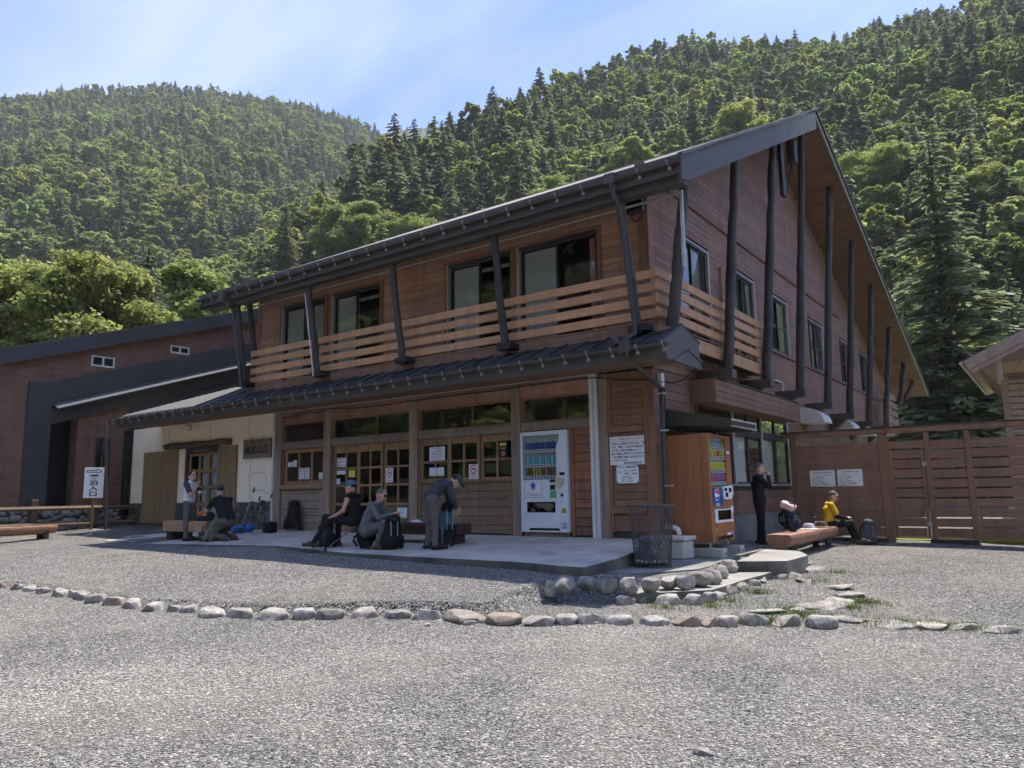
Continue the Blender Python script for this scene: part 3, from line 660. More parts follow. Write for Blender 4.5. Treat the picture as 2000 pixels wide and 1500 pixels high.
# entrance door
ent = ob('door_frame', MB().box(-21.05, -20.66, YF+.01, YF+.22, 0, 2.30).box(-19.02, -18.93, YF-.01, YF+.22, 0, 2.30).box(-20.66, -19.02, YF+.0, YF+.2, 2.12, 2.30), 'log_dark', lodge)
lattice('door', 'sash', -20.655, -19.025, .02, 2.115, YF+.07, [(-20.57, -20.16), (-20.05, -19.70), (-19.59, -19.11)], [(1.66, 2.04), (1.19, 1.57), (.70, 1.12), (.22, .61)])
mb = MB()
for i in range(61): u = -20.1+i/60*1.05; d = YF+.16+.02*math.sin(i*1.1); mb.v += [(u, d, .1), (u, d, 2.1)]
for i in range(60): mb.f.append((2*i, 2*i+2, 2*i+3, 2*i+1)); mb.mi.append(0)
ob('curtain', mb, 'curtain_grey', ent, fixn=False)
wood('shutter_wood', (0.25, 0.185, 0.095), 2, rand=0.07, stain=0.15)
for nm, a, b, z0, n in (('shutter', -22.98, -21.06, .10, 8), ('shutter', -18.98, -18.10, .10, 1)):
    s_ = ob(nm, MB().box(a, b, YF-.05, YF-.025, z0, 2.25), 'shutter_wood', lodge)
    for k in range(n): ob('plank', MB().box(a+(b-a)*k/n+.004, a+(b-a)*(k+1)/n-.004, YF-.085, YF-.052, z0, 2.25, .006), 'shutter_wood', s_)
hb = MB()
for z in (1.05, 1.85): hb.box(-20.98, -20.90, YF-.01, YF+.009, z, z+.16)
ob('hinge', hb, 'galv', ent)
mb = MB(); mb.tube([(-21.72+i*.415, YF-.10+.01*math.sin(i), 2.365+.012*math.sin(i*2.1)) for i in range(9)], [.085, .10, .095, .092, .09, .09, .088, .09, .088], 10, jit=.06)
wood('lintel_wood', (0.115, 0.088, 0.065), 0, rand=0); ob('lintel', mb, 'lintel_wood', lodge, smooth=True)
mb = MB(); mb.box(-20.3, -19.95, YF-.012, YF-.002, 2.165, 2.19); mb.box(-19.9, -19.55, YF-.012, YF-.002, 2.17, 2.195); ob('name_plate', mb, 'sill_wood', lodge)

# --- lower eave roof
GYL, GZL = 10.62, 3.12                 # gutter lip
LX0, LX1 = -22.2, -4.80
lr = MB()
ridge_y, ridge_z = 11.34, 3.49
lr.prism([(-17.6, 10.70, 3.20), (-17.6, ridge_y, ridge_z), (-17.6, ridge_y, ridge_z-.05), (-17.6, 10.70, 3.15)], (17.6+LX1, 0, 0))
lroof = ob('lower_roof', lr, 'roof_metal', lodge)
# left end rises to the plaster wall and ends in a hip
lr = MB(); lr.add([(LX0, 10.70, 3.18), (-17.61, 10.70, 3.20), (-17.61, 12.35, 3.93), (-18.9, 12.35, 3.93), (LX0, 10.70, 3.12), (-17.61, 10.70, 3.14), (-17.61, 12.35, 3.87), (-18.9, 12.35, 3.87)], [(0, 1, 2, 3), (4, 7, 6, 5), (0, 4, 5, 1), (1, 5, 6, 2), (2, 6, 7, 3), (3, 7, 4, 0)])
plain('roof_tile', (0.085, 0.088, 0.095), 0.6, 0.0, var=0.1); hip = ob('hip_roof', lr, 'roof_tile', lodge)
lr = MB(); lr.add([(LX0, 10.70, 3.15), (-18.9, 12.35, 3.90), (LX0+.1, 12.35, 3.1)], [(0, 1, 2)]); ob('hip_end', lr, 'roof_metal', hip, fixn=False)
tl = MB()
for k in range(24):
    x = LX0+.4+k*.19; 
    if x > -17.7: break
    y1 = 10.70+(1.65*min(1, (x-LX0)/3.3)); z1_ = 3.19+(y1-10.70)*.442
    tl.tube([(x, 10.68, 3.205), (x, y1, z1_+.02)], .022, 5)
ob('tile_ribs', tl, 'roof_tile', hip)['kind'] = 'stuff'
sm = MB()
for k in range(30):
    x = -17.3+k*.43
    if x > LX1-.1: break
    sm.box(x, x+.025, 10.72, 10.721, 3.2, 3.2001); sm.v = sm.v[:-8]; sm.f = sm.f[:-6]; sm.mi = sm.mi[:-6]
    sm.tube([(x, 10.69, 3.215), (x, ridge_y, ridge_z+.015)], .014, 4)
ob('roof_seams', sm, 'roof_metal', lroof)['kind'] = 'stuff'
sg = MB()
for k in range(10):
    x = -16.2+k*1.22; sg.tube([(x, 10.98, 3.36), (x+.35, 10.98, 3.375)], .014, 4)
ob('snow_guard', sg, 'roof_metal', lroof)
bx('lower_fascia', 'fascia', lodge, LX0+.05, LX1-.12, 10.70, 10.74, 2.90, 3.145)
mb = MB(); mb.add([(LX0+.05, 10.741, 2.905), (LX1-.13, 10.741, 2.905), (LX1-.13, YF+.03, 3.035), (LX0+.05, YF+.03, 3.035), (LX0+.05, 10.741, 2.935), (LX1-.13, 10.741, 2.935), (LX1-.13, YF+.03, 3.065), (LX0+.05, YF+.03, 3.065)], [(0, 3, 2, 1), (4, 5, 6, 7), (0, 1, 5, 4), (1, 2, 6, 5), (2, 3, 7, 6), (3, 0, 4, 7)])
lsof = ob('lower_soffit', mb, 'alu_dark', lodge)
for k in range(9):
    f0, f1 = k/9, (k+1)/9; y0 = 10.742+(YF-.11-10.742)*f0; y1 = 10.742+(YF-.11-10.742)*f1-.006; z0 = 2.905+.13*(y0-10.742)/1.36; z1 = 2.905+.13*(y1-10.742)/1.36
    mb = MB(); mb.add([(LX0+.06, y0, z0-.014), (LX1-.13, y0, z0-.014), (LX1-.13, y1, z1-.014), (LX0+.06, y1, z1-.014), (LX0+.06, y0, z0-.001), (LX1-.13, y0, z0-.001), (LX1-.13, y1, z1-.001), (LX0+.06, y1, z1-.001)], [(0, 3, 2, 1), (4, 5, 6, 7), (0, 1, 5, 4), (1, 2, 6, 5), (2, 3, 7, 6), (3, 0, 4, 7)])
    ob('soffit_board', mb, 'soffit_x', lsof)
# end cap of the lower roof at the right corner: a small dark gablet
ec = MB(); ec.prism([(LX1, 10.62, 3.17), (LX1, ridge_y+.02, ridge_z+.03), (LX1, 12.05, 3.32), (LX1, 12.05, 2.93), (LX1, 10.72, 2.88)], (-.12, 0, 0)); cap = ob('roof_end_cap', ec, 'fascia', lodge)
ec = MB(); ec.prism([(LX1+.005, 10.56, 3.17), (LX1+.005, ridge_y+.02, ridge_z+.07), (LX1+.005, 12.10, 3.35), (LX1+.005, 12.10, 3.31), (LX1+.005, ridge_y+.02, ridge_z+.03), (LX1+.005, 10.56, 3.13)], (-.16, 0, 0)); ob('cap_flashing', ec, 'roof_metal', cap)
ec = MB(); ec.prism([(LX1+.002, 10.95, 2.90), (LX1+.002, 11.55, 3.13), (LX1+.002, 12.04, 3.0), (LX1+.002, 12.04, 2.86), (LX1+.002, 10.95, 2.87)], (.025, 0, 0)); ob('cap_panel', ec, 'fascia', cap)
ec = MB(); ec.prism([(LX1+.03, 11.5, 3.15), (LX1+.03, 12.06, 3.01), (LX1+.03, 12.06, 2.98), (LX1+.03, 11.5, 3.12)], (.02, 0, 0)); ob('cap_drip', ec, 'gutter', cap)
plain('hook', (.24, .225, .21), .5, .3)
def gutter(name, x0, x1, y, z, r_, step, par=lodge, back=.1):
    mb = MB(); n = 8; V = []
    for x in (x0, x1):
        for k in range(n+1): a = math.pi*k/n; V.append((x, y+r_-r_*math.cos(a), z-r_*math.sin(a)))
        for k in range(n, -1, -1): a = math.pi*k/n; V.append((x, y+r_-(r_-.008)*math.cos(a), z-(r_-.008)*math.sin(a)))
    m_ = 2*(n+1); F = [(i, (i+1) % m_, (i+1) % m_+m_, i+m_) for i in range(m_)]+[tuple(range(m_))[::-1], tuple(range(m_, 2*m_))]
    mb.add(V, F)
    lip = MB(); g = ob(name, mb, 'gutter', par, smooth=True)
    x = x0+.15
    while x < x1:
        h = MB(); h.box(x-.012, x+.012, y-.012, y+.02, z-.02, z+.03); h.tube([(x, y-.005, z+.01), (x+.02, y+.01, z-.07), (x+.03, y+.03, z-r_-.05)], .008, 4); h.box(x+.01, x+.06, y+.015, y+.05, z-r_-.085, z-r_-.04)
        ob('gutter_hook', h, 'hook', g); x += step
    return g
gutter('lower_gutter', LX0-.05, LX1+.08, GYL-.06, GZL, .055, .455)
gutter('upper_gutter', XL-.02, XK-.02, EY-.07, EZ-.07, .06, .53)

# --- upper roof
def slab_roof(y0, z0, y1, z1, th): 
    mb = MB(); mb.prism([(XL, y0, z0), (XL, y1, z1), (XL, y1, z1-th), (XL, y0, z0-th)], (XK-XL, 0, 0)); return mb
roof = ob('roof', slab_roof(EY+.02, EZ, AY, AZ, .06), 'roof_metal', lodge)
ob('rear_roof', slab_roof(AY+.001, AZ, BY, BZ, .06), 'roof_metal', lodge)
sm = MB()
k = 0
while XL+.05+k*.42 < XK-.03:
    x = XL+.05+k*.42; sm.tube([(x, EY+.03, EZ+.02), (x, AY, AZ+.02)], .014, 4); k += 1
sm.tube([(XL, AY, AZ+.01), (XK, AY, AZ+.01)], .05, 6); ob('roof_seams', sm, 'roof_metal', roof)['kind'] = 'stuff'
eg = MB(); eg.box(XL, XK, EY-.01, EY+.019, EZ-.05, EZ+.02); eg.box(XL, XK, EY+.02, EY+.05, EZ+.035, EZ+.05); ob('eave_flashing', eg, 'gutter', roof)
# eave fascia and beam
bx('eave_fascia', 'fascia', lodge, XL+.01, XK-.03, EY+.05, EY+.09, EZ-.26, EZ-.065)
bx('eave_beam', 'fascia', lodge, XL+.25, XK-.06, EY+.16, EY+.36, EZ-.38, EZ-.07)
# soffits
def soff(y0, y1, off, m, x0=XL+.02, x1=XK-.06):
    mb = MB(); a, b = roofz(y0)-off, roofz(y1)-off; mb.prism([(x0, y0, a), (x0, y1, b), (x0, y1, b-.03), (x0, y0, a-.03)], (x1-x0, 0, 0)); return ob('soffit', mb, m, lodge)
nb = 0; y = EY+.37
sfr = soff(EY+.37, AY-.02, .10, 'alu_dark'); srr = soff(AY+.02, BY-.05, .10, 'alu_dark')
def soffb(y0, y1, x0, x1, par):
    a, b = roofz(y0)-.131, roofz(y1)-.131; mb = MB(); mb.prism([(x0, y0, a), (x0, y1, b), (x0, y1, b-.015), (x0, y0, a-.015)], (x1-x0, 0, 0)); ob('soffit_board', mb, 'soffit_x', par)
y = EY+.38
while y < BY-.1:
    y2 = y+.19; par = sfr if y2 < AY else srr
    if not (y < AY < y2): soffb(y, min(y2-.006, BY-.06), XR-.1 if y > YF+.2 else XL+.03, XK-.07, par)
    y = y2
# rake boards
mb = MB(); mb.prism([(XK-.05, EY+.0, EZ-.02), (XK-.05, AY, AZ-.02), (XK-.05, AY, AZ-.50), (XK-.05, EY+.25, EZ+SF*.25-.46), (XK-.05, EY+.0, EZ-.40)], (.05, 0, 0)); ob('rake_board', mb, 'fascia_moss', lodge)
mb = MB(); mb.prism([(XK-.05, AY+.001, AZ-.02), (XK-.05, BY, BZ-.02), (XK-.05, BY, BZ-.16), (XK-.05, AY+.001, AZ-.20)], (.05, 0, 0)); ob('rake_board', mb, 'fascia_moss', lodge)
mb = MB(); mb.prism([(XK-.06, EY-.02, EZ+.0), (XK-.06, AY, AZ+.02), (XK-.06, AY, AZ+.07), (XK-.06, EY-.02, EZ+.05)], (.10, 0, 0)); mb.prism([(XK-.06, AY, AZ+.02), (XK-.06, BY, BZ+.0), (XK-.06, BY, BZ+.05), (XK-.06, AY, AZ+.07)], (.10, 0, 0)); ob('rake_flashing', mb, 'fascia', lodge)
mb = MB(); mb.prism([(XL, EY, EZ-.02), (XL, AY, AZ-.02), (XL, AY, AZ-.4), (XL, EY, EZ-.36)], (.05, 0, 0)); ob('rake_board', mb, 'fascia', lodge)

# --- balcony
RZ, RY, RX = 4.58, 11.35, -5.23
rh, gap = .155, .232
bx('balcony_deck', 'fascia', lodge, -16.7, RX+.02, RY-.02, YF+.0, 3.46, 3.54); bx('balcony_deck', 'fascia', lodge, XR+.03, RX+.02, YF+.001, 17.3, 3.46, 3.54)
bx('deck_fascia', 'soffit_x', lodge, -16.7, RX+.02, RY-.05, RY-.022, 3.40, 3.64); bx('deck_fascia', 'rail_y', lodge, RX+.022, RX+.05, RY-.02, 17.3, 3.36, 3.60)
FL = []                                 # front logs: bottom and top pixels
for b, t in [((478, 758), (463, 583)), ((622, 738), (600, 549)), ((787, 712), (764, 503)), ((988, 687), (962, 446)), ((1247, 652), (1207, 372))]:
    p = py(b[0], b[1], 11.14); q = py(t[0], t[1], 10.88); FL.append((p, q))
railF = ob('front_railing', MB().box(-16.6, RX-.06, RY+.05, RY+.09, RZ-.9, RZ-.88), 'rail_x', lodge)
for k in range(4):
    z1 = RZ-k*gap; ob('rail', MB().box(-16.66, RX+.02, RY, RY+.045, z1-rh, z1, .008), 'rail_x', railF)
railS = ob('side_railing', MB().box(RX-.05, RX-.03, RY+.1, 17.2, RZ-.9, RZ-.88), 'rail_y', lodge)
for k in range(4):
    z1 = RZ-k*gap; ob('rail', MB().box(RX+.022, RX+.067, RY-.10, 17.32, z1-rh, z1, .008), 'rail_y', railS)
def log(p, q, r0, r1, nm='log_post', n=11, par=lodge, base=True):
    p, q = Vector(p), Vector(q); mb = MB(); pts = []; rr = []
    for i in range(n):
        t = i/(n-1); c_ = p.lerp(q, t)+Vector((rnd.uniform(-.012, .012), rnd.uniform(-.012, .012), 0)); pts.append(c_); rr.append((r0+(r1-r0)*t)*rnd.uniform(.94, 1.06))
    mb.tube(pts, rr, 12, jit=.05); return ob(nm, mb, 'log_dark', par, smooth=True)
for p, q in FL:
    o = log(p, q, .078, .070)
    bx('log_shoe', 'black', o, p[0]-.14, p[0]+.2, 11.03, RY-.055, p[2]+.03, p[2]+.14)
    b2 = MB(); b2.box(q[0]-.3, q[0]+.3, EY+.17, EY+.35, q[2]-.02, q[2]+.07); 
log(py(497, 700, 11.6), py(487, 585, 11.2), .07, .065)
RL = [((1313, 637), (1338, 345)), ((1421, 735), (1437, 300)), ((1497, 752), (1510, 280)), ((1563, 772), (1566, 262)), ((1617, 795), (1621, 375)), ((1660, 815), (1664, 480)), ((1698, 830), (1702, 568)), ((1730, 838), (1737, 643))]
for i, (b, t) in enumerate(RL):
    p = px(*b, XR+.60) if i else px(*b, XR+.64); q = px(*t, XR+.95 if i else XR+1.05)
    if i: q = q+np.array([0, 0, .15])
    o = log(p, q, .108, .080, n=16)
    if i:
        k = MB(); k.prism([(XR+.03, p[1]-.13, p[2]-.05), (XR+.74, p[1]-.13, p[2]-.05), (XR+.74, p[1]-.13, p[2]+.13), (XR+.03, p[1]-.13, p[2]+.13)], (0, .26, 0)); k.prism([(XR+.03, p[1]-.10, p[2]-.051), (XR+.5, p[1]-.10, p[2]-.051), (XR+.03, p[1]-.10, p[2]-.5)], (0, .2, 0)); ob('log_bracket', k, 'fascia', o)
for b, t in [((1757, 790), (1766, 708)), ((1768, 780), (1784, 743))]: log(px(*b, XR+.7), px(*t, XR+1.0), .10, .095)
rb = ob('rear_railing', MB().box(XR+.5, XR+.54, 30.6, 33.2, 2.9, 2.94), 'siding_side', lodge)
for k in range(5): ob('rail', MB().box(XR+.55, XR+.6, 30.4, 33.4, 2.95+k*.32, 2.95+k*.32+.22), 'siding_side', rb)

# --- right-hand wall
SW = [(13.35, 14.97, 3.66, 5.85), (16.45, 17.95, 3.66, 5.85), (19.10, 20.70, 4.37, 5.85), (22.93, 24.48, 4.37, 5.85), (26.86, 28.35, 4.37, 5.85), (30.0, 31.4, 4.37, 5.85)]
LW = (14.03, 19.97, .95, 2.52)
gw = MB(); n_ = 60
side_wall = ob('side_wall', MB().prism([(XR-.10, YF+.16, 3.03), (XR-.10, 36, 3.03), (XR-.10, 36, 4.0), (XR-.10, 36, roofz(36)-.2), (XR-.10, AY, AZ-.2), (XR-.10, YF+.16, roofz(YF+.16)-.2)], (.02, 0, 0)), 'interior', lodge)
hl = [(a-.04, b+.04, z0-.03, z1+.04) for a, b, z0, z1 in SW]
for a, b, z, ze in cut_rows(3.02, 10.6, .128, hl, YF+.0, 36.0):
    # clip to the gable
    ylo = YF if ze < roofz(YF)-.25 else EY+(ze+.25-EZ)/SF; yhi = 36 if ze < roofz(36)-.25 else AY+(AZ-.25-ze)/SB
    a2, b2 = max(a, ylo), min(b, yhi)
    if b2-a2 < .05: continue
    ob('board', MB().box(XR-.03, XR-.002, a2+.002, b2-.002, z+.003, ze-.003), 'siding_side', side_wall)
bx('corner_board', 'trim_brown', lodge, XR-.001, XR+.02, YF-.012, YF+.16, 3.0, 6.85)
bx('drip_trim', 'siding_side', lodge, XR, XR+.05, YF+.17, 27, 6.62, 6.67)
bx('balcony_ledge', 'siding_side', lodge, XR, XR+.05, 17.4, 34, 6.62-2.3, 6.62-2.26)
for i, (a, b, z0, z1) in enumerate(SW): sliding_window(lodge, 'y', a, b, z0, z1, XR+.005, [((a+.1, a+.55, 'curtain_sheer')) if i % 2 else (b-.5, b-.1, 'curtain_sheer')], sheer=True)
# lower storey, right side
low_wall = ob('low_side_wall', MB().box(XR-.08, XR-.04, YF+.1, LW[0], -.3, 3.03).box(XR-.08, XR-.04, LW[0], LW[1], -.3, LW[2]).box(XR-.08, XR-.04, LW[1], 34, -.5, 3.03).box(XR-.08, XR-.04, LW[0], LW[1], LW[3]+.02, 3.03), 'interior', lodge)
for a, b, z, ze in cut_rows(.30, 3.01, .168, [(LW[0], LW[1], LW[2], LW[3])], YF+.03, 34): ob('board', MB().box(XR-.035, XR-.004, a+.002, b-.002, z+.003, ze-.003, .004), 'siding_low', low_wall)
bx('footing', 'concrete_pad', lodge, XR-.2, XR+.04, YF+.12, 34, -.7, .295)
bars = [14.03, 15.94, 17.86, 19.97]
for i in range(3):
    a, b = bars[i]+.02, bars[i+1]-.10
    for z0, z1 in ((.95, 2.05), (2.13, 2.52)):
        m_ = (a+b)/2; fr = MB()
        for q in ((a, a+.04, z0, z1), (b-.05, b, z0, z1), (m_-.03, m_+.03, z0, z1), (a+.04, b-.05, z1-.04, z1), (a+.04, b-.05, z0, z0+.04)): fr.box(XR-.05, XR+.01, q[0], q[1], q[2], q[3])
        wn = ob('window', fr, 'alu_dark', lodge)
        bx('pane', 'glass', wn, XR-.026, XR-.022, a+.04, m_-.03, z0+.04, z1-.04); bx('pane', 'glass', wn, XR-.016, XR-.012, m_+.03, b-.05, z0+.04, z1-.04)
        if z0 < 1: bx('blind', 'curtain_sheer', wn, XR-.075, XR-.07, a+.1, m_-.05, z0+.05, z1-.05)
    bx('window_bar', 'alu', lodge, XR-.03, XR+.035, b+.01, b+.09, .93, 2.52)
    bx('window_rail', 'alu_dark', lodge, XR-.05, XR+.012, a, b, 2.051, 2.129)
bx('window_ledge', 'galv', lodge, XR+.0, XR+.07, 14.03, 20.0, .905, .945)
# boxed shutter housing over the lower windows
XH = XR+.5
hs_ = ob('shutter_box', MB().box(XR+.012, XH-.02, 13.72, 19.42, 2.505, 2.93), 'siding_low', lodge)
for k in range(4): ob('board', MB().box(XH-.018, XH+.004, 13.70, 19.44, 2.49+k*.115+.003, 2.49+(k+1)*.115-.003, .003), 'siding_low', hs_)
ob('end_board', MB().box(XR+.005, XH-.02, 13.675, 13.715, 2.49, 2.96), 'siding_side', hs_); ob('box_flashing', MB().box(XR+.005, XH+.02, 13.66, 19.46, 2.962, 2.985), 'alu_dark', hs_)
# awning over the wood-grain machine
aw = MB(); aw.prism([(XR+.005, 12.45, 2.29), (-4.46, 12.45, 2.02), (-4.46, 12.45, 1.91), (XR+.005, 12.45, 1.98)], (0, 1.25, 0)); awn = ob('awning', aw, 'alu_dark', lodge)
ob('awning_edge', MB().box(-4.458, -4.44, 12.44, 13.72, 2.005, 2.03).box(-4.458, -4.44, 12.44, 13.72, 1.90, 1.915), 'alu', awn)
mb = MB()
for k in range(4): mb.tube([(XR+.01, 12.5+k*.38, 1.94), (-4.5, 12.5+k*.38, 1.885)], .018, 5)
ob('awning_rib', mb, 'alu_dark', awn)
# vent hoods
for i, (ya, yb, zt, zb_) in enumerate([(21.3, 22.2, 3.02, 2.62), (25.0, 26.0, 3.0, 2.6), (27.5, 28.5, 3.0, 2.6)]):
    P = [(XR+.01, ya, zb_)]+[(XR+.01+.62*math.cos(a), ya, zb_+.44*math.sin(a)) for a in [k*math.pi/2/8 for k in range(9)]]
    mb = MB(); mb.prism(P, (0, yb-ya, 0)); ob('vent_hood', mb, 'white_metal', lodge)

# --- pipes, cables and small fittings
def pipe(nm, pts, r_, m='downpipe', n=9, par=lodge): return ob(nm, MB().tube([tuple(p) for p in pts], r_, n), m, par, smooth=True)
YP = YF-.09
dp = [py(1223, 680, GYL+.02), py(1224, 697, GYL+.03), py(1290, 757, YP), py(1291.5, 770, YP), py(1302, 1005, YP)]
pipe('downpipe', dp, .042)
hp = MB(); c_ = py(1222, 680, GYL-.01); hp.box(c_[0]-.1, c_[0]+.1, GYL-.07, GYL+.09, c_[2]-.08, c_[2]+.12); ob('rain_head', hp, 'gutter', lodge)
for z in (1.85, .9, 2.5):
    cb = MB(); q = py(1291.5+(2.55-z)*4.5, 770, YP); cb.box(q[0]-.06, q[0]+.06, YP-.05, YP+.06, z, z+.03); ob('pipe_clip', cb, 'galv', lodge)
p4, q4 = FL[4]
u4 = [py(1197, 352, EY-.03), py(1197, 376, EY-.03), py(1210, 405, 10.75), py(1240, 640, 11.0), py(1241, 650, 11.0), py(1205, 675, 10.72)]
pipe('downpipe', u4, .045); pipe('pipe_outlet', [py(1205, 672, 10.70), py(1198, 660, 10.66)], .06, 'downpipe')
hp = MB(); c_ = py(1192, 350, EY-.03); hp.box(c_[0]-.09, c_[0]+.09, EY-.1, EY+.06, c_[2]-.1, c_[2]+.08); ob('rain_head', hp, 'gutter', lodge)
u0 = [py(443, 590, EY-.03), py(444, 597, EY-.03), py(456, 603, 10.9), py(471, 755, 11.0)]
pipe('downpipe', u0, .045); hp = MB(); c_ = py(437, 580, EY-.03); hp.box(c_[0]-.11, c_[0]+.11, EY-.12, EY+.08, c_[2]-.12, c_[2]+.12); ob('rain_head', hp, 'gutter', lodge)
pipe('drying_pole', [py(477, 603.5, 11.55), py(580, 576.5, 11.55), py(1140, 428, 11.55), py(1327, 377, 11.35)], .024, 'galv')
pipe('steel_strut', [py(1330, 372, 11.2), py(1337, 522, 11.2)], .035, 'galv'); pipe('light_batten', [py(596, 575, 10.9), py(612, 735, 11.02)], .016, 'white_metal')
pipe('downpipe', [py(205, 822, GYL-.02), py(207, 838, GYL+.0), py(206, 1035, 10.75)], .04)
pipe('white_pipe', [px(1427, 709, XR+.06), px(1478, 726, XR+.06), px(1500, 736, XR+.06)], .025, 'white_metal', 6); pipe('white_pipe', [px(1513, 742, XR+.06), px(1528, 747, XR+.06), px(1531, 778, XR+.06)], .025, 'white_metal', 6)
pipe('conduit', [px(1356, 732, XR+.02), px(1362, 810, XR+.02)], .018, 'trim_brown', 6); pipe('conduit', [px(1392, 695, XR+.03), px(1393, 735, XR+.03)], .015, 'sill_wood', 6)
pipe('vent_pipe', [px(1408, 520, XR+.05), px(1411, 575, XR+.05), px(1413, 600, XR+.05)], .03, 'sill_wood', 7)
cab = [py(552, 818, YF-.115), py(575, 813, YF-.115), py(595, 806, YF-.115), py(622, 806, YF-.115), py(645, 798, YF-.115), py(700, 797, YF-.115), py(760, 790, YF-.115), py(805, 783, YF-.115), py(880, 773, YF-.115), py(960, 764, YF-.115), py(1030, 753, YF-.115), py(1155, 738, YF-.115), py(1168, 738, YF-.115), py(1230, 742, YF-.115), py(1280, 741, YF-.115)]
pipe('cable', cab, .013, 'black', 5); pipe('cable', [py(1283, 744, YF-.1), px(1310, 748, XR+.05), px(1335, 742, XR+.05), px(1356, 724, XR+.05), px(1392, 734, XR+.1)], .011, 'black', 5)
pipe('cable', [py(573, 790, 11.2), py(590, 797, 11.6), py(610, 803, YF-.115)], .008, 'black', 4)
bxm = MB(); q = px(1290, 738, XR+.05); bxm.box(XR+.01, XR+.09, q[1]-.05, q[1]+.07, q[2]-.16, q[2]+.08); ob('junction_box', bxm, 'white_metal', lodge)
pipe('cable', [px(1293, 742, XR+.06), px(1298, 765, XR+.04), px(1299, 830, XR+.03)], .012, 'black', 5)
# antenna boxes between the tall logs under the gable
q = px(1545, 295, XR+.75); mb = MB(); mb.box(q[0]-.1, q[0]+.12, q[1]-.1, q[1]+.2, q[2]-.35, q[2]+.3, .02); ob('antenna_box', mb, 'alu_dark', lodge)
q = px(1527, 330, XR+.7); mb = MB(); mb.box(q[0]-.05, q[0]+.05, q[1]-.15, q[1]+.1, q[2]-.75, q[2]+.7, .02); ob('antenna_panel', mb, 'black', lodge)
pipe('cable', [px(1546, 318, XR+.75), px(1547, 335, XR+.75), px(1540, 355, XR+.75), px(1537, 375, XR+.72), px(1528, 382, XR+.7), px(1525, 365, XR+.7)], .015, 'black', 5)
q = py(1242, 396, YF-.06); mb = MB(); mb.tube([(q[0], YF-.15, q[2]), (q[0], YF+.0, q[2])], .16, 16); mb.box(q[0]-.16, q[0]+.16, YF-.15, YF+.0, q[2]-.2, q[2]); ob('vent_cover', mb, 'alu_dark', lodge)
pipe('vent_ring', [(q[0]+.1*math.cos(a), YF-.06, q[2]-.26+.1*math.sin(a)) for a in [k*math.pi/6 for k in range(13)]], .012, 'black', 5)
# entrance lamp
lp = py(368, 826, 11.7); t = thing('ceiling_lamp', 'small round cream lamp under the eave above the entrance', 'lamp', (lp[0], 11.7, lp[2]))
plain('lamp_shade', (0.72, 0.62, 0.48), 0.5)
mb = MB(); mb.lathe([(.05, .02), (.06, .0), (.06, -.04)], (lp[0], 11.7, 2.975), 14); ob('lamp_base', mb, 'white_metal', t)
mb = MB(); mb.lathe([(.05, -.04), (.10, -.08), (.12, -.14), (.11, -.19), (.06, -.22)], (lp[0], 11.7, 2.975), 16); ob('lamp_shade', mb, 'lamp_shade', t, smooth=True)
t.location = (lp[0], 11.7, 2.75)
for c in t.children: c.location.z = c.location.z+(lp[2]-2.75)
# ================================================================ side wing at the left
wing = thing('side_wing', 'low brown and black lodge wing with mono-pitch roof at the left', 'building', (-28, 10, 0))
XW = -24.0; WS = .3315
def wz(y): return 5.07+WS*(y-8.21)
WY0, WY1 = 2.0, 17.2
# wall as strips around the openings
ob('wall', MB().prism([(XW-.3, WY0, .62), (XW-.3, 9.05, .62), (XW-.3, 9.05, wz(9.05)-.37), (XW-.3, WY0, wz(WY0)-.37)], (.3, 0, 0)), 'wing_brown', wing)
ob('wall', MB().prism([(XW-.3, 9.05, wz(9.05)-1.22), (XW-.3, WY1, wz(WY1)-1.22), (XW-.3, WY1, wz(WY1)-.37), (XW-.3, 9.05, wz(9.05)-.37)], (.3, 0, 0)), 'wing_brown', wing)
ob('wall', MB().prism([(XW-.6, 10.48, .62), (XW-.6, 11.02, .62), (XW-.6, 11.02, wz(11)-1.6), (XW-.6, 10.48, wz(10.48)-1.6)], (.5, 0, 0)), 'wing_brown', wing)
ob('wall', MB().box(XW-.5, XW-.12, 11.02, 13.0, .62, 1.55).box(XW-.5, XW-.12, 11.02, 13.0, 2.75, 4.3).box(XW-.5, XW-.12, 11.5, 13.0, 1.55, 2.75), 'wing_brown', wing)
ob('recess_wall', MB().prism([(XW-1.6, 8.8, .3), (XW-1.6, WY1, .3), (XW-1.6, WY1, wz(WY1)-.5), (XW-1.6, 8.8, wz(8.8)-.5)], (.1, 0, 0)).box(XW-1.5, XW-.3, 8.95, 9.0, .3, 4), 'wing_dark', wing)
# black portal band: jamb and sloping head
ob('portal_jamb', MB().box(XW-.9, XW+.06, 9.0, 9.66, .5, wz(9)-1.05), 'wing_black', wing)
ob('portal_head', MB().prism([(XW-.02, 9.0, wz(9)-1.22), (XW-.02, 9.0, wz(9.0)-1.21), (XW-.02, WY1, wz(WY1)-1.21), (XW-.02, WY1, wz(WY1)-1.86), (XW-.02, 9.66, wz(9.66)-1.86), (XW-.02, 9.0, wz(9.66)-1.86)], (.085, 0, 0)), 'wing_black', wing)
ob('head_beam', MB().prism([(XW-.04, 9.67, wz(9.67)-2.02), (XW-.04, WY1, wz(WY1)-2.02), (XW-.04, WY1, wz(WY1)-2.5), (XW-.04, 9.67, wz(9.67)-2.5)], (.06, 0, 0)), 'wing_black', wing)
ob('dark_infill', MB().prism([(XW-.3, 12.0, wz(12)-2.51), (XW-.3, WY1, wz(WY1)-2.51), (XW-.3, WY1, 2.5), (XW-.3, 12.0, 2.5)], (.2, 0, 0)), 'wing_black', wing)
cn = MB()
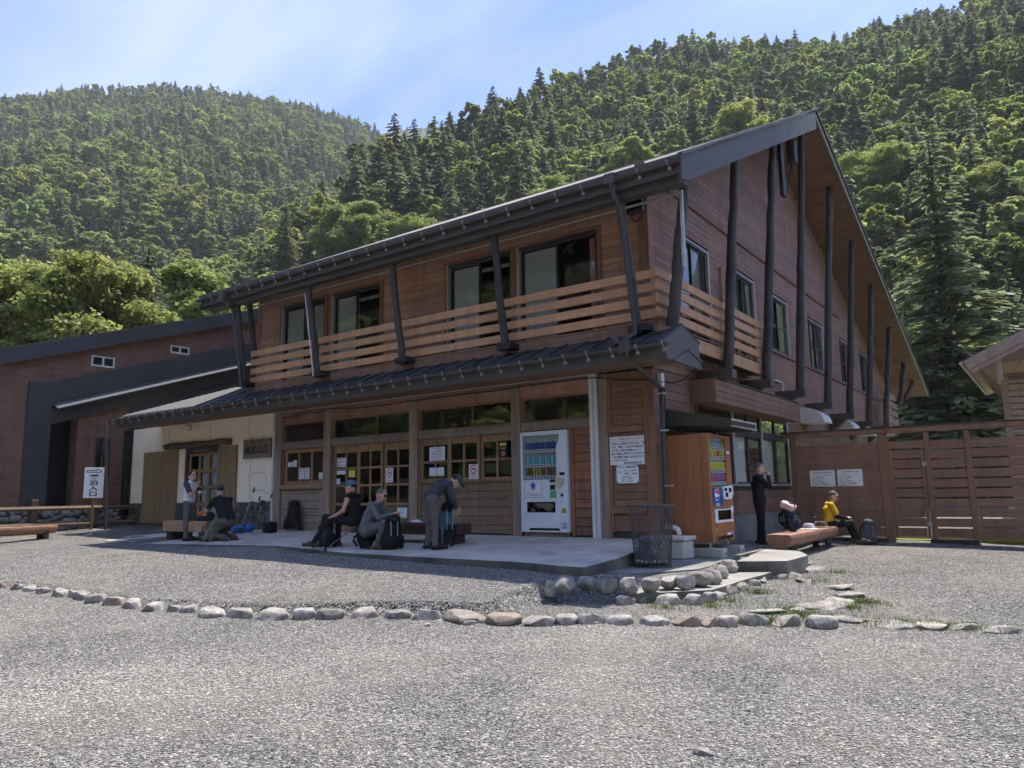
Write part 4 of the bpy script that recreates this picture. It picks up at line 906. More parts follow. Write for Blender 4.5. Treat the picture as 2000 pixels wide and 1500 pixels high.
V = [(XW+.02, 9.66, wz(9.66)-1.86), (XW+.02, WY1, wz(WY1)-1.86), (XW+.42, WY1, wz(WY1)-2.03), (XW+.42, 9.66, wz(9.66)-2.03)]
cn.add(V+[(a, b, c_-.04) for a, b, c_ in V], [(0, 1, 2, 3), (4, 7, 6, 5), (0, 4, 5, 1), (1, 5, 6, 2), (2, 6, 7, 3), (3, 7, 4, 0)])
cnp = ob('canopy_roof', cn, 'roof_tile', wing)
ed = MB(); ed.prism([(XW+.42, 9.66, wz(9.66)-2.03), (XW+.42, WY1, wz(WY1)-2.03), (XW+.42, WY1, wz(WY1)-2.055), (XW+.42, 9.66, wz(9.66)-2.055)], (.02, 0, 0)); ob('canopy_edge', ed, 'alu', cnp)
# roof
rf = ob('roof', MB().prism([(XW-14, WY0-.3, wz(WY0-.3)), (XW-14, WY1, wz(WY1)), (XW-14, WY1, wz(WY1)-.12), (XW-14, WY0-.3, wz(WY0-.3)-.12)], (14.3, 0, 0)), 'roof_metal', wing)
ob('rake_fascia', MB().prism([(XW+.30, WY0-.3, wz(WY0-.3)+.005), (XW+.30, WY1, wz(WY1)+.005), (XW+.30, WY1, wz(WY1)-.42), (XW+.30, WY0-.3, wz(WY0-.3)-.42)], (.05, 0, 0)), 'wing_black', rf)
ob('roof_edge', MB().prism([(XW+.24, WY0-.3, wz(WY0-.3)+.006), (XW+.24, WY1, wz(WY1)+.006), (XW+.24, WY1, wz(WY1)+.05), (XW+.24, WY0-.3, wz(WY0-.3)+.05)], (.13, 0, 0)), 'fascia', rf)
ob('wing_soffit', MB().prism([(XW+.0, WY0, wz(WY0)-.40), (XW+.0, WY1, wz(WY1)-.40), (XW+.0, WY1, wz(WY1)-.36), (XW+.0, WY0, wz(WY0)-.36)], (.3, 0, 0)), 'wing_brown', wing)
ob('rear_wall', MB().box(XW-13.9, XW-.31, WY1-.1, WY1, 0, wz(WY1)-.3).box(XW-13.9, XW-13.8, WY0, WY1-.1, 0, wz(WY0)-.3), 'wing_brown', wing)
for ya, yb, za, zb_ in ((10.69, 11.39, 4.955, 5.29), (13.22, 13.89, 5.73, 5.995)):
    fr = MB(); m_ = (ya+yb)/2
    for q in ((ya, yb, zb_-.04, zb_), (ya, yb, za, za+.05), (ya, ya+.04, za+.05, zb_-.04), (yb-.04, yb, za+.05, zb_-.04), (m_-.025, m_+.025, za+.05, zb_-.04)): fr.box(XW+.002, XW+.05, q[0], q[1], q[2], q[3])
    wn = ob('window', fr, 'white_metal', wing)
    bx('pane', 'glass', wn, XW+.012, XW+.016, ya+.04, m_-.025, za+.05, zb_-.04); bx('pane', 'glass', wn, XW+.02, XW+.024, m_+.025, yb-.04, za+.05, zb_-.04); bx('window_back', 'wing_dark', wn, XW+.003, XW+.008, ya+.04, yb-.04, za+.05, zb_-.04)
fr = MB()
for q in ((11.02, 11.5, 2.68, 2.75), (11.02, 11.5, 1.55, 1.6), (11.02, 11.07, 1.6, 2.68), (11.44, 11.5, 1.6, 2.68), (11.24, 11.28, 1.6, 2.68)): fr.box(XW-.2, XW-.10, q[0], q[1], q[2], q[3])
wn = ob('window', fr, 'alu_dark', wing); bx('pane', 'glass_dark', wn, XW-.17, XW-.165, 11.07, 11.44, 1.6, 2.68); bx('window_back', 'wing_dark', wn, XW-.3, XW-.29, 11.03, 11.49, 1.6, 2.68)
bx('corner_post', 'wing_dark', wing, XW-.1, XW+.12, 11.9, YF-.04, .6, 3.0)
pl = ob('stone_plinth', MB().box(XW-.35, XW+.02, WY0, 11.9, -.3, .615), 'mortar', wing)
n0 = len(col.objects)
def ps2(u, z, rr): put_stone(pl, XW+.03, u, z, .05, rr*1.2, rr*.9, 0, 'plinth_stone')
stone_face(pl, 7.3, 11.8, -.05, .54, ps2, .115)

# ================================================================ timber fence and gate at the right
FY = 19.55
fence = thing('timber_fence', 'tall brown board fence with slatted panels beside the lodge', 'fence', (-3, FY, -.5))
wood('fence_x', (0.25, 0.146, 0.098), 0, rand=0.07, var=0.16, stain=0.18); wood('fence_z', (0.23, 0.132, 0.088), 2, rand=0.06, var=0.16, stain=0.15)
def fx(x, y): return py(x, y, FY)
tz = fx(1545, 846)[2]; bz = fx(1640, 1046)[2]
xs_ = [fx(x, 950)[0] for x in (1548, 1560, 1722, 1741, 1812, 1823, 1892, 1904)]
x_end = 2.6
for a, b in ((xs_[0], xs_[1]+.02), (xs_[2], xs_[3]), (xs_[4], xs_[5]), (xs_[6], xs_[7]), (1.02, 1.16), (2.5, 2.64)): ob('fence_post', MB().box(a, b, FY-.05, FY+.07, -.55, tz-.142, .008), 'fence_z', fence)
ob('top_beam', MB().box(xs_[0]-.2, x_end+.1, FY-.09, FY+.11, tz-.14, tz-.02, .01), 'fence_x', fence); ob('cap', MB().box(xs_[0]-.22, x_end+.1, FY-.11, FY+.13, tz-.018, tz+.012), 'fascia', fence)
def boards(a, b, z0, z1, n, gap_, y=FY-.02, par=fence, nm='slat'):
    h = (z1-z0)/n
    for k in range(n): ob(nm, MB().box(a+.004, b-.004, y, y+.03, z0+k*h+gap_/2, z0+(k+1)*h-gap_/2, .005), 'fence_x', par)
ztop = fx(1640, 866)[2]-.02
boards(xs_[1]+.02, xs_[2], bz, ztop, 10, .008); boards(xs_[5], xs_[6], bz-.0, ztop, 10, .034); boards(xs_[7], 1.02, bz, ztop, 10, .034); boards(1.16, 2.5, bz, ztop, 10, .034)
for a, b in ((-2.05+.3, -1.69+.3),): pass
gate = thing('fence_gate', 'brown slatted gate set into the board fence', 'gate', ((xs_[3]+xs_[4])/2, FY, bz))
gt = fx(1770, 878)[2]
for a in (xs_[3]+.012, xs_[4]-.082): ob('gate_stile', MB().box(a, a+.07, FY-.04, FY+.02, bz-.0, gt, .005), 'fence_z', gate)
boards(xs_[3]+.085, xs_[4]-.085, bz, gt, 9, .03, FY-.03, gate)
ob('gate_lintel', MB().box(xs_[3], xs_[4], FY-.03, FY+.02, gt+.03, ztop, .005), 'fence_x', fence)
for z in (bz+.25, gt-.4): ob('hinge', MB().box(xs_[4]-.06, xs_[4]+.03, FY-.058, FY-.041, z, z+.1), 'galv', gate)
# footing beams and what stands behind the gate
for i, (xa, xb, lb) in enumerate(((1560, 1738, 'dark timber footing under the solid fence panel'), (1818, 1912, 'dark timber footing under the narrow slatted fence panel'))):
    a, b = fx(xa, 1050)[0], fx(xb, 1050)[0]; tag(ob('footing_beam', MB().box(a, b, FY-.1, FY+.12, -.6, bz-.035, .02), 'log_dark'), lb, 'footing')
deck = thing('wooden_deck', 'pale plank deck seen below the gate', 'deck', (-2.6, 22.5, -.5))
wood('deck_wood', (0.34, 0.27, 0.22), 0, rand=0.1)
for k in range(9): ob('plank', MB().box(-4.2, -1.4, 20.6+k*.42, 20.98+k*.42, -.5, -.36+.0), 'deck_wood', deck)
plain('lawn', (0.17, 0.21, 0.05), 0.95, var=0.35, scale=4)
tag(ob('lawn', MB().box(-5.5, 14, 20.2, 46, -.5, -.415), 'lawn'), 'sunlit grass behind the fence', None, kind='structure')
tb = thing('picnic_table', 'pale wooden table behind the slatted fence', 'table', (-1.2, 24.5, -.42))
ob('table_top', MB().box(-2.2, -.1, 24.1, 24.9, .28, .34), 'deck_wood', tb)
for x in (-2.0, -.4): ob('leg', MB().box(x, x+.12, 24.2, 24.8, -.42, .28), 'deck_wood', tb)
plain('tarp_blue', (0.05, 0.12, 0.5), 0.6); plain('tent_white', (0.75, 0.68, 0.66), 0.7, var=.1)
for xx, yy, w_, h_, m_, lb in ((-.35, 21.0, .3, .45, 'tarp_blue', 'blue crate behind the fence slats'), (-.6, 30.0, 2.4, 1.5, 'tent_white', 'pale tent on the grass behind the fence')):
    mb = MB()
    if m_ == 'tent_white': mb.prism([(xx-w_/2, yy, -.41), (xx+w_/2, yy, -.41), (xx+w_*.15, yy, -.41+h_), (xx-w_*.15, yy, -.41+h_)], (0, 2.2, 0))
    else: mb.box(xx, xx+w_, yy, yy+.4, -.41, -.41+h_, .03)
    tag(ob('tent' if 'tent' in lb else 'crate', mb, m_), lb, 'tent' if 'tent' in lb else 'crate')

# ================================================================ cabin at the right edge
cab_ = thing('log_cabin', 'beige cabin with wide eaves behind the fence at the right', 'building', (2, 25, -.45))
wood('cabin_wall', (0.42, 0.36, 0.29), 0, rand=0.06, stain=0.1, fine=16); wood('cabin_trim', (0.37, 0.30, 0.25), 0, rand=0.04, stain=0.1, var=.12); wood('cabin_soffit', (0.52, 0.39, 0.27), 1, rand=0.06)
CY = 22.0
tip = py(1880, 705, CY); rk = py(2000, 642, CY); cs = (rk[2]-tip[2])/(rk[0]-tip[0]); RXc = 4.2
wc = py(1961, 722, CY+1.6)[0]
def cz(x): return tip[2]+cs*(x-tip[0])
ob('wall', MB().box(wc+.05, 9, CY+1.65, CY+8, -.45, 3.4), 'interior', cab_)
wl_ = ob('front_wall', MB().box(wc+.04, 9, CY+1.64, CY+1.66, -.4, 3.9), 'cabin_trim', cab_)
for k in range(24): ob('log_board', MB().tube([(wc+.02, CY+1.62, -.35+k*.17), (6, CY+1.62, -.35+k*.17)], .09, 8), 'cabin_wall', wl_, smooth=True)
ob('corner_post', MB().box(wc-.10, wc+.06, CY+1.50, CY+1.72, -.45, cz(wc)-.35), 'cabin_trim', cab_)
rf = ob('roof', MB().prism([(tip[0], CY, tip[2]), (RXc, CY, cz(RXc)), (RXc, CY, cz(RXc)-.06), (tip[0], CY, tip[2]-.06)], (0, 8, 0)), 'roof_metal', cab_)
ob('barge_board', MB().prism([(tip[0]+.01, CY-.04, tip[2]-.01), (RXc, CY-.04, cz(RXc)-.01), (RXc, CY-.04, cz(RXc)-.30), (tip[0]+.12, CY-.04, cz(tip[0]+.12)-.30)], (0, .04, 0)), 'cabin_trim', rf)
ob('barge_board', MB().prism([(tip[0]+.1, CY+.001, cz(tip[0]+.1)-.28), (RXc, CY+.001, cz(RXc)-.28), (RXc, CY+.001, cz(RXc)-.42), (tip[0]+.2, CY+.001, cz(tip[0]+.2)-.42)], (0, .05, 0)), 'cabin_trim', rf)
ob('eave_gutter', MB().tube([(tip[0]-.04, CY+.0, tip[2]-.06), (tip[0]-.04, CY+8, tip[2]-.06)], .05, 8), 'alu', rf)
sf = ob('soffit', MB().prism([(tip[0]+.03, CY+.06, tip[2]-.08), (RXc, CY+.06, cz(RXc)-.08), (RXc, CY+.06, cz(RXc)-.11), (tip[0]+.03, CY+.06, tip[2]-.11)], (0, 7.9, 0)), 'cabin_soffit', cab_)
for k in range(5):
    y = CY+1.6+k*1.2; ob('brace', MB().tube([(wc-.05, y, cz(wc)-1.05), (tip[0]+.22, y, tip[2]-.06)], .05, 6), 'cabin_trim', cab_)
ob('wall_plate', MB().box(wc-.15, 6, CY+1.2, CY+1.5, cz(wc)-.62, cz(wc)-.34, .01), 'cabin_soffit', cab_); ob('king_post', MB().box(wc-.1, wc+.02, CY+.1, CY+.24, cz(wc)-.95, cz(wc)-.12), 'cabin_trim', cab_)
wn = ob('window', MB().box(wc+.62, wc+2.0, CY+1.50, CY+1.56, 1.6, 3.1), 'cabin_trim', cab_); ob('pane', MB().box(wc+.70, wc+1.9, CY+1.49, CY+1.498, 1.7, 3.0), 'glass_dark', wn)
# ================================================================ vegetation
def leafmat(name, c, c2, trans=0.35, nscale=0.6, rand=0.25):
    m = newmat(name); nt = m.node_tree
    oi = N(nt, 'ObjectInfo'); pos = N(nt, 'TexCoord').outputs['Object']
    n = N(nt, 'TexNoise', {'Vector': pos, 'Scale': nscale, 'Detail': 3})
    at = N(nt, 'Attribute', attribute_name='tone')
    mr = N(nt, 'MapRange', {'Value': n.outputs[0], 'From Min': 0.35, 'From Max': 0.65})
    cc = mixrgb(nt, mr.outputs[0], c, c2)
    k = N(nt, 'MapRange', {'Value': oi.outputs['Random'], 'To Min': 1-rand, 'To Max': 1+rand})
    t2 = N(nt, 'MapRange', {'Value': at.outputs['Fac'], 'To Min': 0.65, 'To Max': 1.35})
    v = N(nt, 'Math', {0: k.outputs[0], 1: t2.outputs[0]}, operation='MULTIPLY')
    r2 = N(nt, 'Math', {0: N(nt, 'Math', {0: oi.outputs['Random'], 1: 13.7}, operation='MULTIPLY').outputs[0]}, operation='FRACT')
    hu = N(nt, 'MapRange', {'Value': r2.outputs[0], 'To Min': 0.475, 'To Max': 0.52})
    hs = N(nt, 'HueSaturation', {'Hue': hu.outputs[0], 'Value': v.outputs[0], 'Color': cc})
    d = N(nt, 'BsdfDiffuse', {'Color': hs.outputs[0]}); t = N(nt, 'BsdfTranslucent', {'Color': hs.outputs[0]})
    g = N(nt, 'BsdfGlossy', {'Color': (1, 1, 1, 1), 'Roughness': 0.45})
    mx = N(nt, 'MixShader', {0: trans, 1: d.outputs[0], 2: t.outputs[0]}); mx2 = N(nt, 'MixShader', {0: 0.012, 1: mx.outputs[0], 2: g.outputs[0]})
    out(nt, mx2.outputs[0]); return m
leafmat('leaf_broad', (0.27, 0.34, 0.085), (0.37, 0.42, 0.135), 0.55)
leafmat('leaf_conifer', (0.15, 0.18, 0.10), (0.235, 0.265, 0.15), 0.5, rand=0.3)
leafmat('leaf_larch', (0.19, 0.245, 0.085), (0.265, 0.31, 0.115), 0.55)
plain('bark', (0.075, 0.062, 0.052), 0.95, var=0.4, scale=6, bump=.5, bscale=14, obj=True)
def quads_mesh(name, C, U, V, m, tone=None):
    """many small leaf faces: centres C, half axes U,V"""
    n = len(C); P = np.empty((n, 4, 3)); P[:, 0] = C-U-V; P[:, 1] = C+U-V*0.6; P[:, 2] = C+U*0.7+V; P[:, 3] = C-U*0.6+V*0.8
    me = bpy.data.meshes.new(name); me.vertices.add(4*n); me.vertices.foreach_set('co', P.ravel())
    me.loops.add(4*n); me.loops.foreach_set('vertex_index', np.arange(4*n)); me.polygons.add(n); me.polygons.foreach_set('loop_start', np.arange(n)*4)
    me.materials.append(MATS[m]); me.update(calc_edges=True)
    a = me.attributes.new('tone', 'FLOAT', 'FACE'); a.data.foreach_set('value', (tone if tone is not None else rng.random(n)).astype(np.float32))
    return me
def unit(n, g=rng): v = g.normal(size=(n, 3)); return v/np.linalg.norm(v, axis=1, keepdims=True)
def broad_crown(seed, h, rad, nclump, nleaf, ls, m='leaf_broad'):
    g = np.random.default_rng(seed)
    base = h*0.28; cz_ = (h+base)/2; rz_ = (h-base)/2
    # big lobes, then clumps on the lobes
    nl = 20; L = unit(nl, g); L[:, 2] = L[:, 2]*.9+.05; L = L*np.array([rad*.70, rad*.70, rz_*.74])*g.uniform(.75, 1.12, nl)[:, None]+np.array([0, 0, cz_]); LR = g.uniform(.22, .38, nl)*rad
    L = np.vstack([L, [0, 0, cz_+rz_*.45], [0, 0, cz_-rz_*.1]]); LR = np.append(LR, [rad*.36, rad*.42])
    Cs = []; tn = []; Ns = []
    for i in range(nclump):
        j = g.integers(len(L)); d = unit(1, g)[0]; d[2] = d[2]*.8+.15
        c = L[j]+d*LR[j]*g.uniform(.45, 1.0)*np.array([1, 1, .7]); cr_ = g.uniform(.07, .15)*rad
        k = nleaf; q = unit(k, g)*(g.random(k)**.45)[:, None]*cr_*np.array([1.25, 1.25, .7]); Cs.append(c+q)
        nn = q/np.maximum(np.linalg.norm(q, axis=1, keepdims=True), 1e-6)*.6+unit(k, g)*.75+np.array([0, 0, .8]); Ns.append(nn); tn.append(np.clip(g.normal(.5, .22)+g.normal(0, .12, k), 0, 1))
    C = np.vstack(Cs); Nn = np.vstack(Ns); Nn /= np.linalg.norm(Nn, axis=1, keepdims=True)
    A = np.cross(Nn, unit(len(C), g)); A /= np.linalg.norm(A, axis=1, keepdims=True); B = np.cross(Nn, A)
    s_ = g.uniform(.6, 1.25, len(C))[:, None]*ls
    me = quads_mesh('crown', C, A*s_, B*s_*.8, m, np.concatenate(tn)); return me, L, LR
def limbs(seed, h, L, r0):
    g = np.random.default_rng(seed); mb = MB(); lean = g.normal(0, .03*h, 2)
    P = [(0, 0, -.5)]+[(lean[0]*t, lean[1]*t, h*.8*t) for t in (.05, .2, .4, .6, .8, 1)]
    mb.tube(P, [r0*1.35, r0*1.1, r0*.95, r0*.75, r0*.5, r0*.28, r0*.1], 8)
    for l in L[:14]:
        z0 = min(l[2]*.62, h*.6); s0 = np.array([lean[0]*z0/h, lean[1]*z0/h, z0]); mid = (s0+l)/2+np.array([0, 0, -.06*h])
        mb.tube([tuple(s0), tuple(mid), tuple(l)], [r0*.42, r0*.28, r0*.08], 5)
    return mesh_of('trunk', mb, 'bark', True)
def conifer_crown(seed, h, rad, whorls, per, nq, ls, m='leaf_conifer', droop=.25):
    g = np.random.default_rng(seed); Cs = []; Us = []; Vs = []; tn = []
    z0 = h*g.uniform(.08, .2)
    for w_ in range(whorls):
        t = (w_+g.uniform(-.3, .3))/whorls; t = min(max(t, 0), 1); z = z0+(h-z0)*t; R_ = rad*(1-t)**.8*g.uniform(.75, 1.15)+.12
        for b in range(max(3, int(per*(1-t*.5)))):
            if g.random() < .12: continue
            a = g.uniform(0, 2*math.pi); L_ = R_*g.uniform(.65, 1.1); d = np.array([math.cos(a), math.sin(a), 0]); sd = np.array([-d[1], d[0], 0]); tb = np.clip(g.normal(.5, .25), 0, 1)
            up = g.uniform(-.05, .25)
            k = max(3, int(nq*L_/rad)+2); u = g.random(k)**.7
            w2 = (1-u*.75)*L_*.30*g.uniform(-1, 1, k)
            c = np.array([0, 0, z])+d*(u*L_)[:, None]+sd*w2[:, None]+np.array([0, 0, 1])*((up*u-droop*u*u*1.2)*L_+g.normal(0, .03, k)*L_)[:, None]
            Cs.append(c); dd = d+sd*(w2/L_*2)[:, None]; dd = dd+np.array([0, 0, -.3])*u[:, None]; dd /= np.linalg.norm(dd, axis=1, keepdims=True)
            sv = np.cross(dd, np.array([0, 0, 1.]))+g.normal(0, .35, (k, 3)); sv /= np.linalg.norm(sv, axis=1, keepdims=True)
            s_ = g.uniform(.7, 1.3, k)[:, None]*ls*(.55+.6*(1-t)); Us.append(dd*s_*1.5); Vs.append(sv*s_*.55); tn.append(np.clip(tb+g.normal(0, .12, k)+.25*(u-.5), 0, 1))
    return quads_mesh('crown', np.vstack(Cs), np.vstack(Us), np.vstack(Vs), m, np.concatenate(tn))
def con_trunk(h, r0): return mesh_of('trunk', MB().tube([(0, 0, -.5), (0, 0, h*.3), (0, 0, h*.7), (0, 0, h)], [r0*1.2, r0, r0*.5, .03], 7), 'bark', True)
# near prototypes (metres): (crown mesh, trunk mesh, height)
NB = []; NC = []
for i in range(4):
    h = [12, 10.5, 13.5, 9][i]; c_, L, LR = broad_crown(100+i, h, [4.4, 4.0, 4.8, 3.6][i], 560, 80, .085); NB.append((c_, limbs(200+i, h, L, .2), h))
for i in range(3):
    h = [17, 14, 20][i]; NC.append((conifer_crown(300+i, h, [3.6, 3.2, 4.2][i], 48, 12, 60, .17), con_trunk(h, .22), h))
def put_tree(name, proto, x, y, z, s, rz, label, group):
    t = thing(name, label, 'tree', (x, y, z), rz, group); t.scale = (s, s, s*rnd.uniform(.94, 1.08))
    for nm, me in (('trunk', proto[1]), ('crown', proto[0])):
        o = bpy.data.objects.new(nm, me); col.objects.link(o); o.parent = t
    return t

# ---------------------------------------------------------------- hills: ridge line gives the bearing and height, forest scale gives the distance
def bear(x, y): d = ray(x, y); return math.atan2(d[0], d[1]), d[2]/math.hypot(d[0], d[1])
def profile(pts, dz):
    q = sorted((bear(x, y)) for x, y in pts); return np.array([a for a, _ in q]), np.array([b for _, b in q])
LH = [(-700, 330), (-400, 250), (-150, 215), (0, 203), (150, 188), (300, 182), (400, 187), (500, 200), (620, 226), (700, 248), (740, 268), (830, 320), (950, 420), (1150, 600)]
RH = [(330, 720), (470, 600), (560, 490), (640, 395), (700, 330), (780, 290), (860, 275), (920, 240), (1000, 205), (1080, 178), (1150, 160), (1250, 116), (1340, 102), (1500, 96), (1600, 100), (1700, 72), (1800, 48), (1900, 15), (2000, -20), (2300, -90), (2800, -100)]
FH = [(300, 300), (500, 290), (650, 278), (740, 262), (800, 250), (880, 244), (1000, 238), (1300, 230)]
plain('forest_floor', (0.045, 0.058, 0.024), 0.95, var=0.4, scale=.05)
HILLS = []
def hill(prof, r0, r1, p, label, n=90, m=46, back=260):
    az, el = profile(prof, 0); A = np.linspace(az[0], az[-1], n); E_ = np.interp(A, az, el)
    r1a = r1(A) if callable(r1) else np.full(n, r1); r0a = r0(A) if callable(r0) else np.full(n, r0)
    T = np.concatenate([np.linspace(0, 1, m), [1.06, 1.25, 1.6]]); AA, TT = np.meshgrid(A, T, indexing='ij')
    RR = r0a[:, None]+(r1a-r0a)[:, None]*TT
    H_ = (r1a*E_+CAMZ)[:, None]*np.where(TT <= 1, np.clip(TT, 0, 1)**p, 1-(TT-1)*.55)
    X = RR*np.sin(AA); Y = RR*np.cos(AA); bump_ = (np.sin(X*.031+1.3)*np.cos(Y*.027)+.5*np.sin(X*.083)*np.sin(Y*.071+2))*np.clip(TT*(1-TT)*4, 0, 1)*r1a[:, None]*.012
    o = grid_mesh('hill', X, Y, H_+bump_-1.2, 'forest_floor'); tag(o, label, None, kind='structure'); 
    def hz(a, t):
        e = np.interp(a, az, el); ra = np.interp(a, A, r1a); rb = np.interp(a, A, r0a); r_ = rb+(ra-rb)*t; x = r_*np.sin(a); y = r_*np.cos(a)
        b_ = (np.sin(x*.031+1.3)*np.cos(y*.027)+.5*np.sin(x*.083)*np.sin(y*.071+2))*np.clip(t*(1-t)*4, 0, 1)*ra*.012
        return x, y, (ra*e+CAMZ)*t**p+b_-1.2, r_
    return o, hz, az, A, r0a, r1a
azR = profile(RH, 0)[0]
hl_ = hill(LH, 105, 640, 1.12, 'far wooded hill at the left')
hr_ = hill(RH, lambda A: np.interp(A, [azR[0], -.62, -.35, -.1, .3], [95, 85, 62, 58, 58]), lambda A: np.interp(A, [azR[0], -.62, -.5, -.2, .3], [130, 210, 300, 340, 330]), 1.10, 'near wooded hill behind the lodge')
hf_ = hill(FH, 700, 1150, 1.0, 'distant ridge in the saddle between the hills', n=40, m=14)
# the wooded slope across the valley, behind the photographer (the panes mirror it)
A = np.linspace(R(100), R(262), 40); T = np.linspace(0, 1, 12); AA, TT = np.meshgrid(A, T, indexing='ij'); RR = 62+300*TT
tag(grid_mesh('hill', RR*np.sin(AA), RR*np.cos(AA), TT**1.1*120-1.2, 'forest_floor'), 'wooded slope across the valley', None, kind='structure')

# forest prototypes for the slopes: crown and trunk in one light mesh, kept out of the scene and set out as points
FC = bpy.data.collections.new('forest_kinds')
def join_tree(name, crown, trunk):
    o1 = bpy.data.objects.new('a', crown.copy()); o2 = bpy.data.objects.new('b', trunk.copy())
    bm = bmesh.new(); bm.from_mesh(o1.data); k = len(bm.faces); bm.from_mesh(o2.data)
    for i, f in enumerate(bm.faces): f.material_index = 0 if i < k else 1
    me = bpy.data.meshes.new(name); bm.to_mesh(me); bm.free(); me.materials.append(crown.materials[0]); me.materials.append(MATS['bark'])
    o = bpy.data.objects.new(name, me); FC.objects.link(o); return o
for i in range(4): h = [12, 14.5, 10.5, 15][i]; join_tree('k%d_conifer' % i, conifer_crown(400+i, h, [3.6, 3.9, 3.4, 4.2][i], 24, 8, 14, .52), con_trunk(h, .2))
for i in range(3):
    h = [11, 9.5, 12.5][i]; c_, L, LR = broad_crown(500+i, h, [4.0, 3.7, 4.6][i], 170, 24, .30); join_tree('k%d_broad' % (4+i), c_, limbs(600+i, h, L, .18))
for i in range(2):
    h = [12, 10][i]; c_, L, LR = broad_crown(700+i, h, [3.6, 3.2][i], 170, 24, .28, 'leaf_larch'); join_tree('k%d_larch' % (7+i), c_, limbs(800+i, h, L, .18))
def forest(name, label, pts, idx, sca):
    me = bpy.data.meshes.new(name); n = len(pts); me.vertices.add(n); me.vertices.foreach_set('co', np.asarray(pts, float).ravel())
    for an, tp, v in (('kind_id', 'INT', idx.astype(np.int32)), ('sc', 'FLOAT', sca.astype(np.float32)), ('rot', 'FLOAT', (rng.random(n)*6.28).astype(np.float32))):
        a = me.attributes.new(an, tp, 'POINT'); a.data.foreach_set('value', v)
    me.update(); o = bpy.data.objects.new(name, me); col.objects.link(o); tag(o, label, None, kind='stuff')
    ng = bpy.data.node_groups.new(name, 'GeometryNodeTree'); ng.interface.new_socket('Geometry', in_out='INPUT', socket_type='NodeSocketGeometry'); ng.interface.new_socket('Geometry', in_out='OUTPUT', socket_type='NodeSocketGeometry')
    gi = ng.nodes.new('NodeGroupInput'); go = ng.nodes.new('NodeGroupOutput'); ci = ng.nodes.new('GeometryNodeCollectionInfo'); ci.inputs[0].default_value = FC; ci.inputs['Separate Children'].default_value = True
    ip = ng.nodes.new('GeometryNodeInstanceOnPoints'); ip.inputs['Pick Instance'].default_value = True
    def attr(nm, tp): a = ng.nodes.new('GeometryNodeInputNamedAttribute'); a.data_type = tp; a.inputs[0].default_value = nm; return a.outputs[0]
    cb = ng.nodes.new('ShaderNodeCombineXYZ'); ng.links.new(attr('rot', 'FLOAT'), cb.inputs[2])
    ng.links.new(gi.outputs[0], ip.inputs['Points']); ng.links.new(ci.outputs[0], ip.inputs['Instance']); ng.links.new(attr('kind_id', 'INT'), ip.inputs['Instance Index'])
    ng.links.new(cb.outputs[0], ip.inputs['Rotation']); ng.links.new(attr('sc', 'FLOAT'), ip.inputs['Scale']); ng.links.new(ip.outputs[0], go.inputs[0])
    md = o.modifiers.new('scatter', 'NODES'); md.node_group = ng; return o
def scatter(hz, az, A, r0a, r1a, spacing, amin, amax, conf, t0=0.0, t1=1.03, grow=0.0):
    a0, a1 = max(az[0], amin), min(az[-1], amax); P = []; K = []; S = []; da = 0.01; cell = {}
    area = .5*(a1-a0)*(np.mean(r1a)**2-np.mean(r0a)**2)*1.15; n = int(area/spacing**2*2.2)
    a = rng.uniform(a0, a1, n); ra = np.interp(a, A, r1a); rb = np.interp(a, A, r0a); rr = np.sqrt(rng.uniform(0, 1, n)*((ra)**2-rb**2)+rb**2); t = (rr-rb)/(ra-rb)
    k = (t >= t0) & (t <= t1); a, t = a[k], np.clip(t[k], 1e-4, 1); x, y, z, r_ = hz(a, t)
    patch = np.sin(x*.021+.7)*np.sin(y*.025+1.1)+.7*np.sin(x*.055+2)*np.cos(y*.048)+.35*np.sin(x*.11)*np.sin(y*.12)
    for i in range(len(x)):
        s = spacing*(1+grow*t[i]); key = (int(x[i]//s), int(y[i]//s)); ok = True
        for dx in (-1, 0, 1):
            for dy in (-1, 0, 1):
                for (u, v) in cell.get((key[0]+dx, key[1]+dy), ()):
                    if (u-x[i])**2+(v-y[i])**2 < (s*.8)**2: ok = False
        if not ok: continue
        cell.setdefault(key, []).append((x[i], y[i])); P.append((x[i], y[i], z[i]))
        c_ = conf+.16*patch[i]+.05*rng.normal()
        if rng.random() < c_: K.append(rng.integers(0, 4))
        else: K.append(4+rng.integers(0, 5))
        S.append(rng.uniform(.5, 1.22)*(1-.22*max(0, t[i]-.75)/.25))
    return P, K, S
AL0, AL1 = R(-80), R(6)
P, K, S = scatter(*hl_[1:], 4.7, AL0, AL1, .45, grow=.1)
forest('forest', 'dense mixed forest covering the left hill', np.array(P), np.array(K), np.array(S)*1.12); NF = [len(P)]
P, K, S = scatter(*hr_[1:], 4.3, AL0, AL1, .45, t0=.12); forest('forest', 'dense mixed forest on the slope behind the lodge', np.array(P), np.array(K), np.array(S)*.98); NF.append(len(P))
P, K, S = scatter(*hf_[1:], 11, R(-60), R(-25), .7); forest('forest', 'small far trees on the distant ridge', np.array(P), np.array(K), np.array(S)*1.05); NF.append(len(P))
a = rng.uniform(R(-82), R(-2), 420); rr = rng.uniform(58, 104, 420); forest('forest', 'trees on the flat between the lodge and the slopes', np.stack([rr*np.sin(a), rr*np.cos(a), np.full(420, -.5)], -1), rng.integers(0, 9, 420), rng.uniform(.7, 1.05, 420))
# across the valley, behind the camera
a = rng.uniform(R(104), R(258), 1500); t = rng.random(1500)**.8; rr = 62+270*t; forest('forest', 'forest across the valley behind the photographer', np.stack([rr*np.sin(a), rr*np.cos(a), t**1.1*106-1.2], -1), rng.integers(0, 9, 1500), rng.uniform(.8, 1.25, 1500)); NF.append(900)
print('FOREST', NF)

